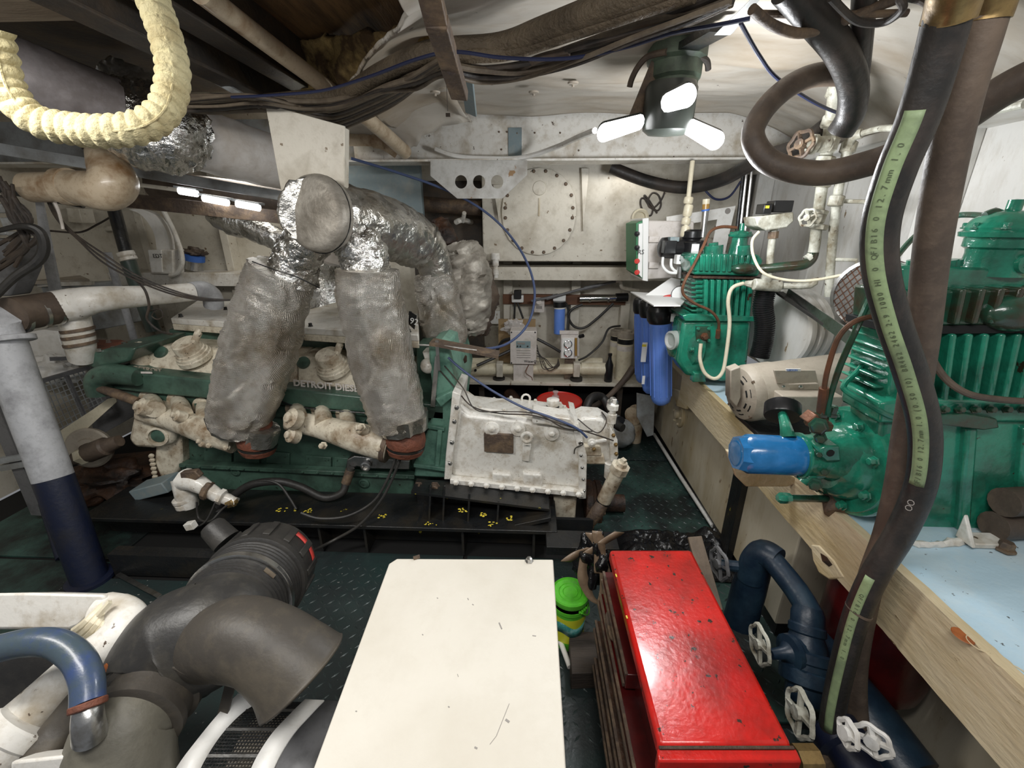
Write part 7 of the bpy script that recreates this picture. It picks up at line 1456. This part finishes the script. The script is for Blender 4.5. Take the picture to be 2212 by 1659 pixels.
cable('bulkhead_hose', 'black hose from the cream canister to the back of the gauge panel', cp([(1340, 704, 3.25), (1315, 710, 3.22), (1300, 740, 3.18), (1270, 768, 3.15), (1250, 778, 3.12)]), .008, 'black_rubber')
cable('bulkhead_hose', 'black hose between the white controller box and the gauge panel', cp([(1160, 732, 3.06), (1185, 745, 3.05), (1210, 760, 3.06)]), .011, 'black_rubber')
cable('bulkhead_hose', 'black hose curving left from the controller box behind the cardboard', cp([(1102, 732, 3.05), (1085, 738, 3.08), (1072, 760, 3.1)]), .012, 'black_rubber')
cable('bulkhead_hose', 'black hose leaving the lower left of the controller box toward the engine', cp([(1102, 757, 3.04), (1070, 772, 3.0), (1030, 790, 2.95)]), .012, 'black_rubber')
for i in range(5):
    random.seed(i+300); cable('loose_wire', 'thin loose wire tangled between controller box and gauge panel', cp([(1160, 745+i*6, 3.03), (1166+i*3, 775, 3.0), (1175+i*5, 795+random.uniform(-3, 6), 2.98), (1200+i*2, 790, 3.0), (1206, 775+i, 3.04)]), .003, 'cable_dark', 'loose wires by the controller box')
cable('earth_wire', 'thin brown wire hanging over the front membrane tube', cp([(1142, 788, 3.03), (1136, 805, 3.0), (1148, 815, 2.99), (1150, 822, 2.98)]), .003, 'copper')
for (u, v0, v1, lab) in ((1337, 712, 812, 'rear cream canister with black band standing at the right end of the shelf'), (1353, 716, 826, 'front cream canister with black band standing at the right end of the shelf')):
    Yq = 3.3 if u == 1337 else 3.12; a, b = W(u, v0, Yq), V((W(u, v0, Yq).x, Yq, szf+.025)); r = .058
    h = T('canister', lab, 'canister', b); H = (a-b).length
    obj('canister_body', MB().cyl(b, V((b.x, b.y, b.z+H*.9)), r, 22), 'pvc', h); obj('canister_cap', MB().lathe(V((b.x, b.y, b.z+H*.88)), Z1, [(r*1.08, 0), (r*1.08, H*.10), (r*.7, H*.11), (r*.7, H*.14), (r*.5, H*.14), (r*.5, H*.1), (0, H*.1)], 20), 'motor_beige', h)
    obj('canister_band', MB().cyl(V((b.x, b.y, b.z+H*.76)), V((b.x, b.y, b.z+H*.86)), r*1.02, 22), 'black_plastic', h); obj('canister_label', MB().lathe(V((b.x, b.y, b.z+H*.62)), Z1, [(r*1.01, 0), (r*1.01, H*.1)], 22), 'panel_white', h)
bo = W(1314, 815, 3.05); one('black_bottle', 'black plastic bottle standing between membrane tubes and canisters', 'bottle', MB().lathe(V((bo.x, 3.05, szf+.025)), Z1, [(.028, 0), (.03, .005), (.03, .13), (.014, .17), (.012, .195), (.015, .2), (.015, .215), (0, .216)], 18), 'black_plastic')
one('steel_lance', 'grey rod with pale sleeves slanting along the bulkhead above the brown board', 'rod', MB().tube(cp([(1148, 650, 3.28), (1200, 640, 3.28), (1250, 626, 3.28), (1330, 608, 3.28)]), .010, 10, 1).tube(cp([(1262, 623, 3.28), (1295, 616, 3.28)]), .014, 10, 1).tube(cp([(1180, 645, 3.28), (1205, 638, 3.28)]), .014, 10, 1), 'skate_grey')
one('elbow_pipe', 'small cream pipe with two bends at the right end of the slanting rod', 'pipe', MB().tube(cp([(1330, 608, 3.28), (1340, 607, 3.28), (1343, 620, 3.28), (1352, 624, 3.28), (1380, 628, 3.28)]), .014, 10, 3), 'cream_wall')
one('stub_pipe', 'short white pipe stub with couplings in front of the bulkhead stringer', 'pipe', MB().lathe(W(1071, 600, 3.05), Z1, [(.016, 0), (.016, .02), (.022, .022), (.022, .06), (.016, .062), (.016, .08), (.022, .082), (.022, .12), (.03, .122), (.03, .16), (.024, .165), (0, .165)], 14), 'gear_white')
one('sensor_tee', 'white plastic tee fitting in the dark recess left of the header tank', 'fitting', MB().tube(cp([(985, 480, 3.1), (998, 475, 3.1), (1018, 480, 3.38)]), .018, 10, 2).cyl(W(1000, 478, 3.1), W(1003, 460, 3.02), .014, 12), 'gear_white')
rec = T('dark_recess', 'dark recessed locker between the silver exhaust legs and the header tank', 'locker', W(970, 520, 3.3))
obj('recess_back', MB().box((W(890, 500, 3.4).x, 3.40, .5), (W(1040, 500, 3.4).x, 3.45, 1.86)), 'dark_girder', rec)
obj('recess_bar', MB().tube(cp([(905, 440, 3.2), (1040, 450, 3.2)]), .05, 14, 1), 'rust_steel', rec)
one('white_wall_panel', 'pale square steel patch on the bulkhead left of the controller box', 'plate', MB().pb(1040, 672, 1080, 700, 3.40, .02), 'white_hull', bev=.002)
one('bench_behind', 'dark clutter of pipes below the equipment shelf', 'pipes', MB().tube(cp([(1100, 850, 3.1), (1112, 870, 3.0), (1100, 885, 2.95)]), .05, 14, 4), 'rust_brown', sm=60)
one('eye_bolt', 'small white ring on top of the gearbox behind its cover', 'ring', MB().tube([W(1136+9*math.cos(a), 861+9*math.sin(a), 2.17) for a in [i*math.pi/6 for i in range(13)]], .006, 8, 1, False), 'gear_white')
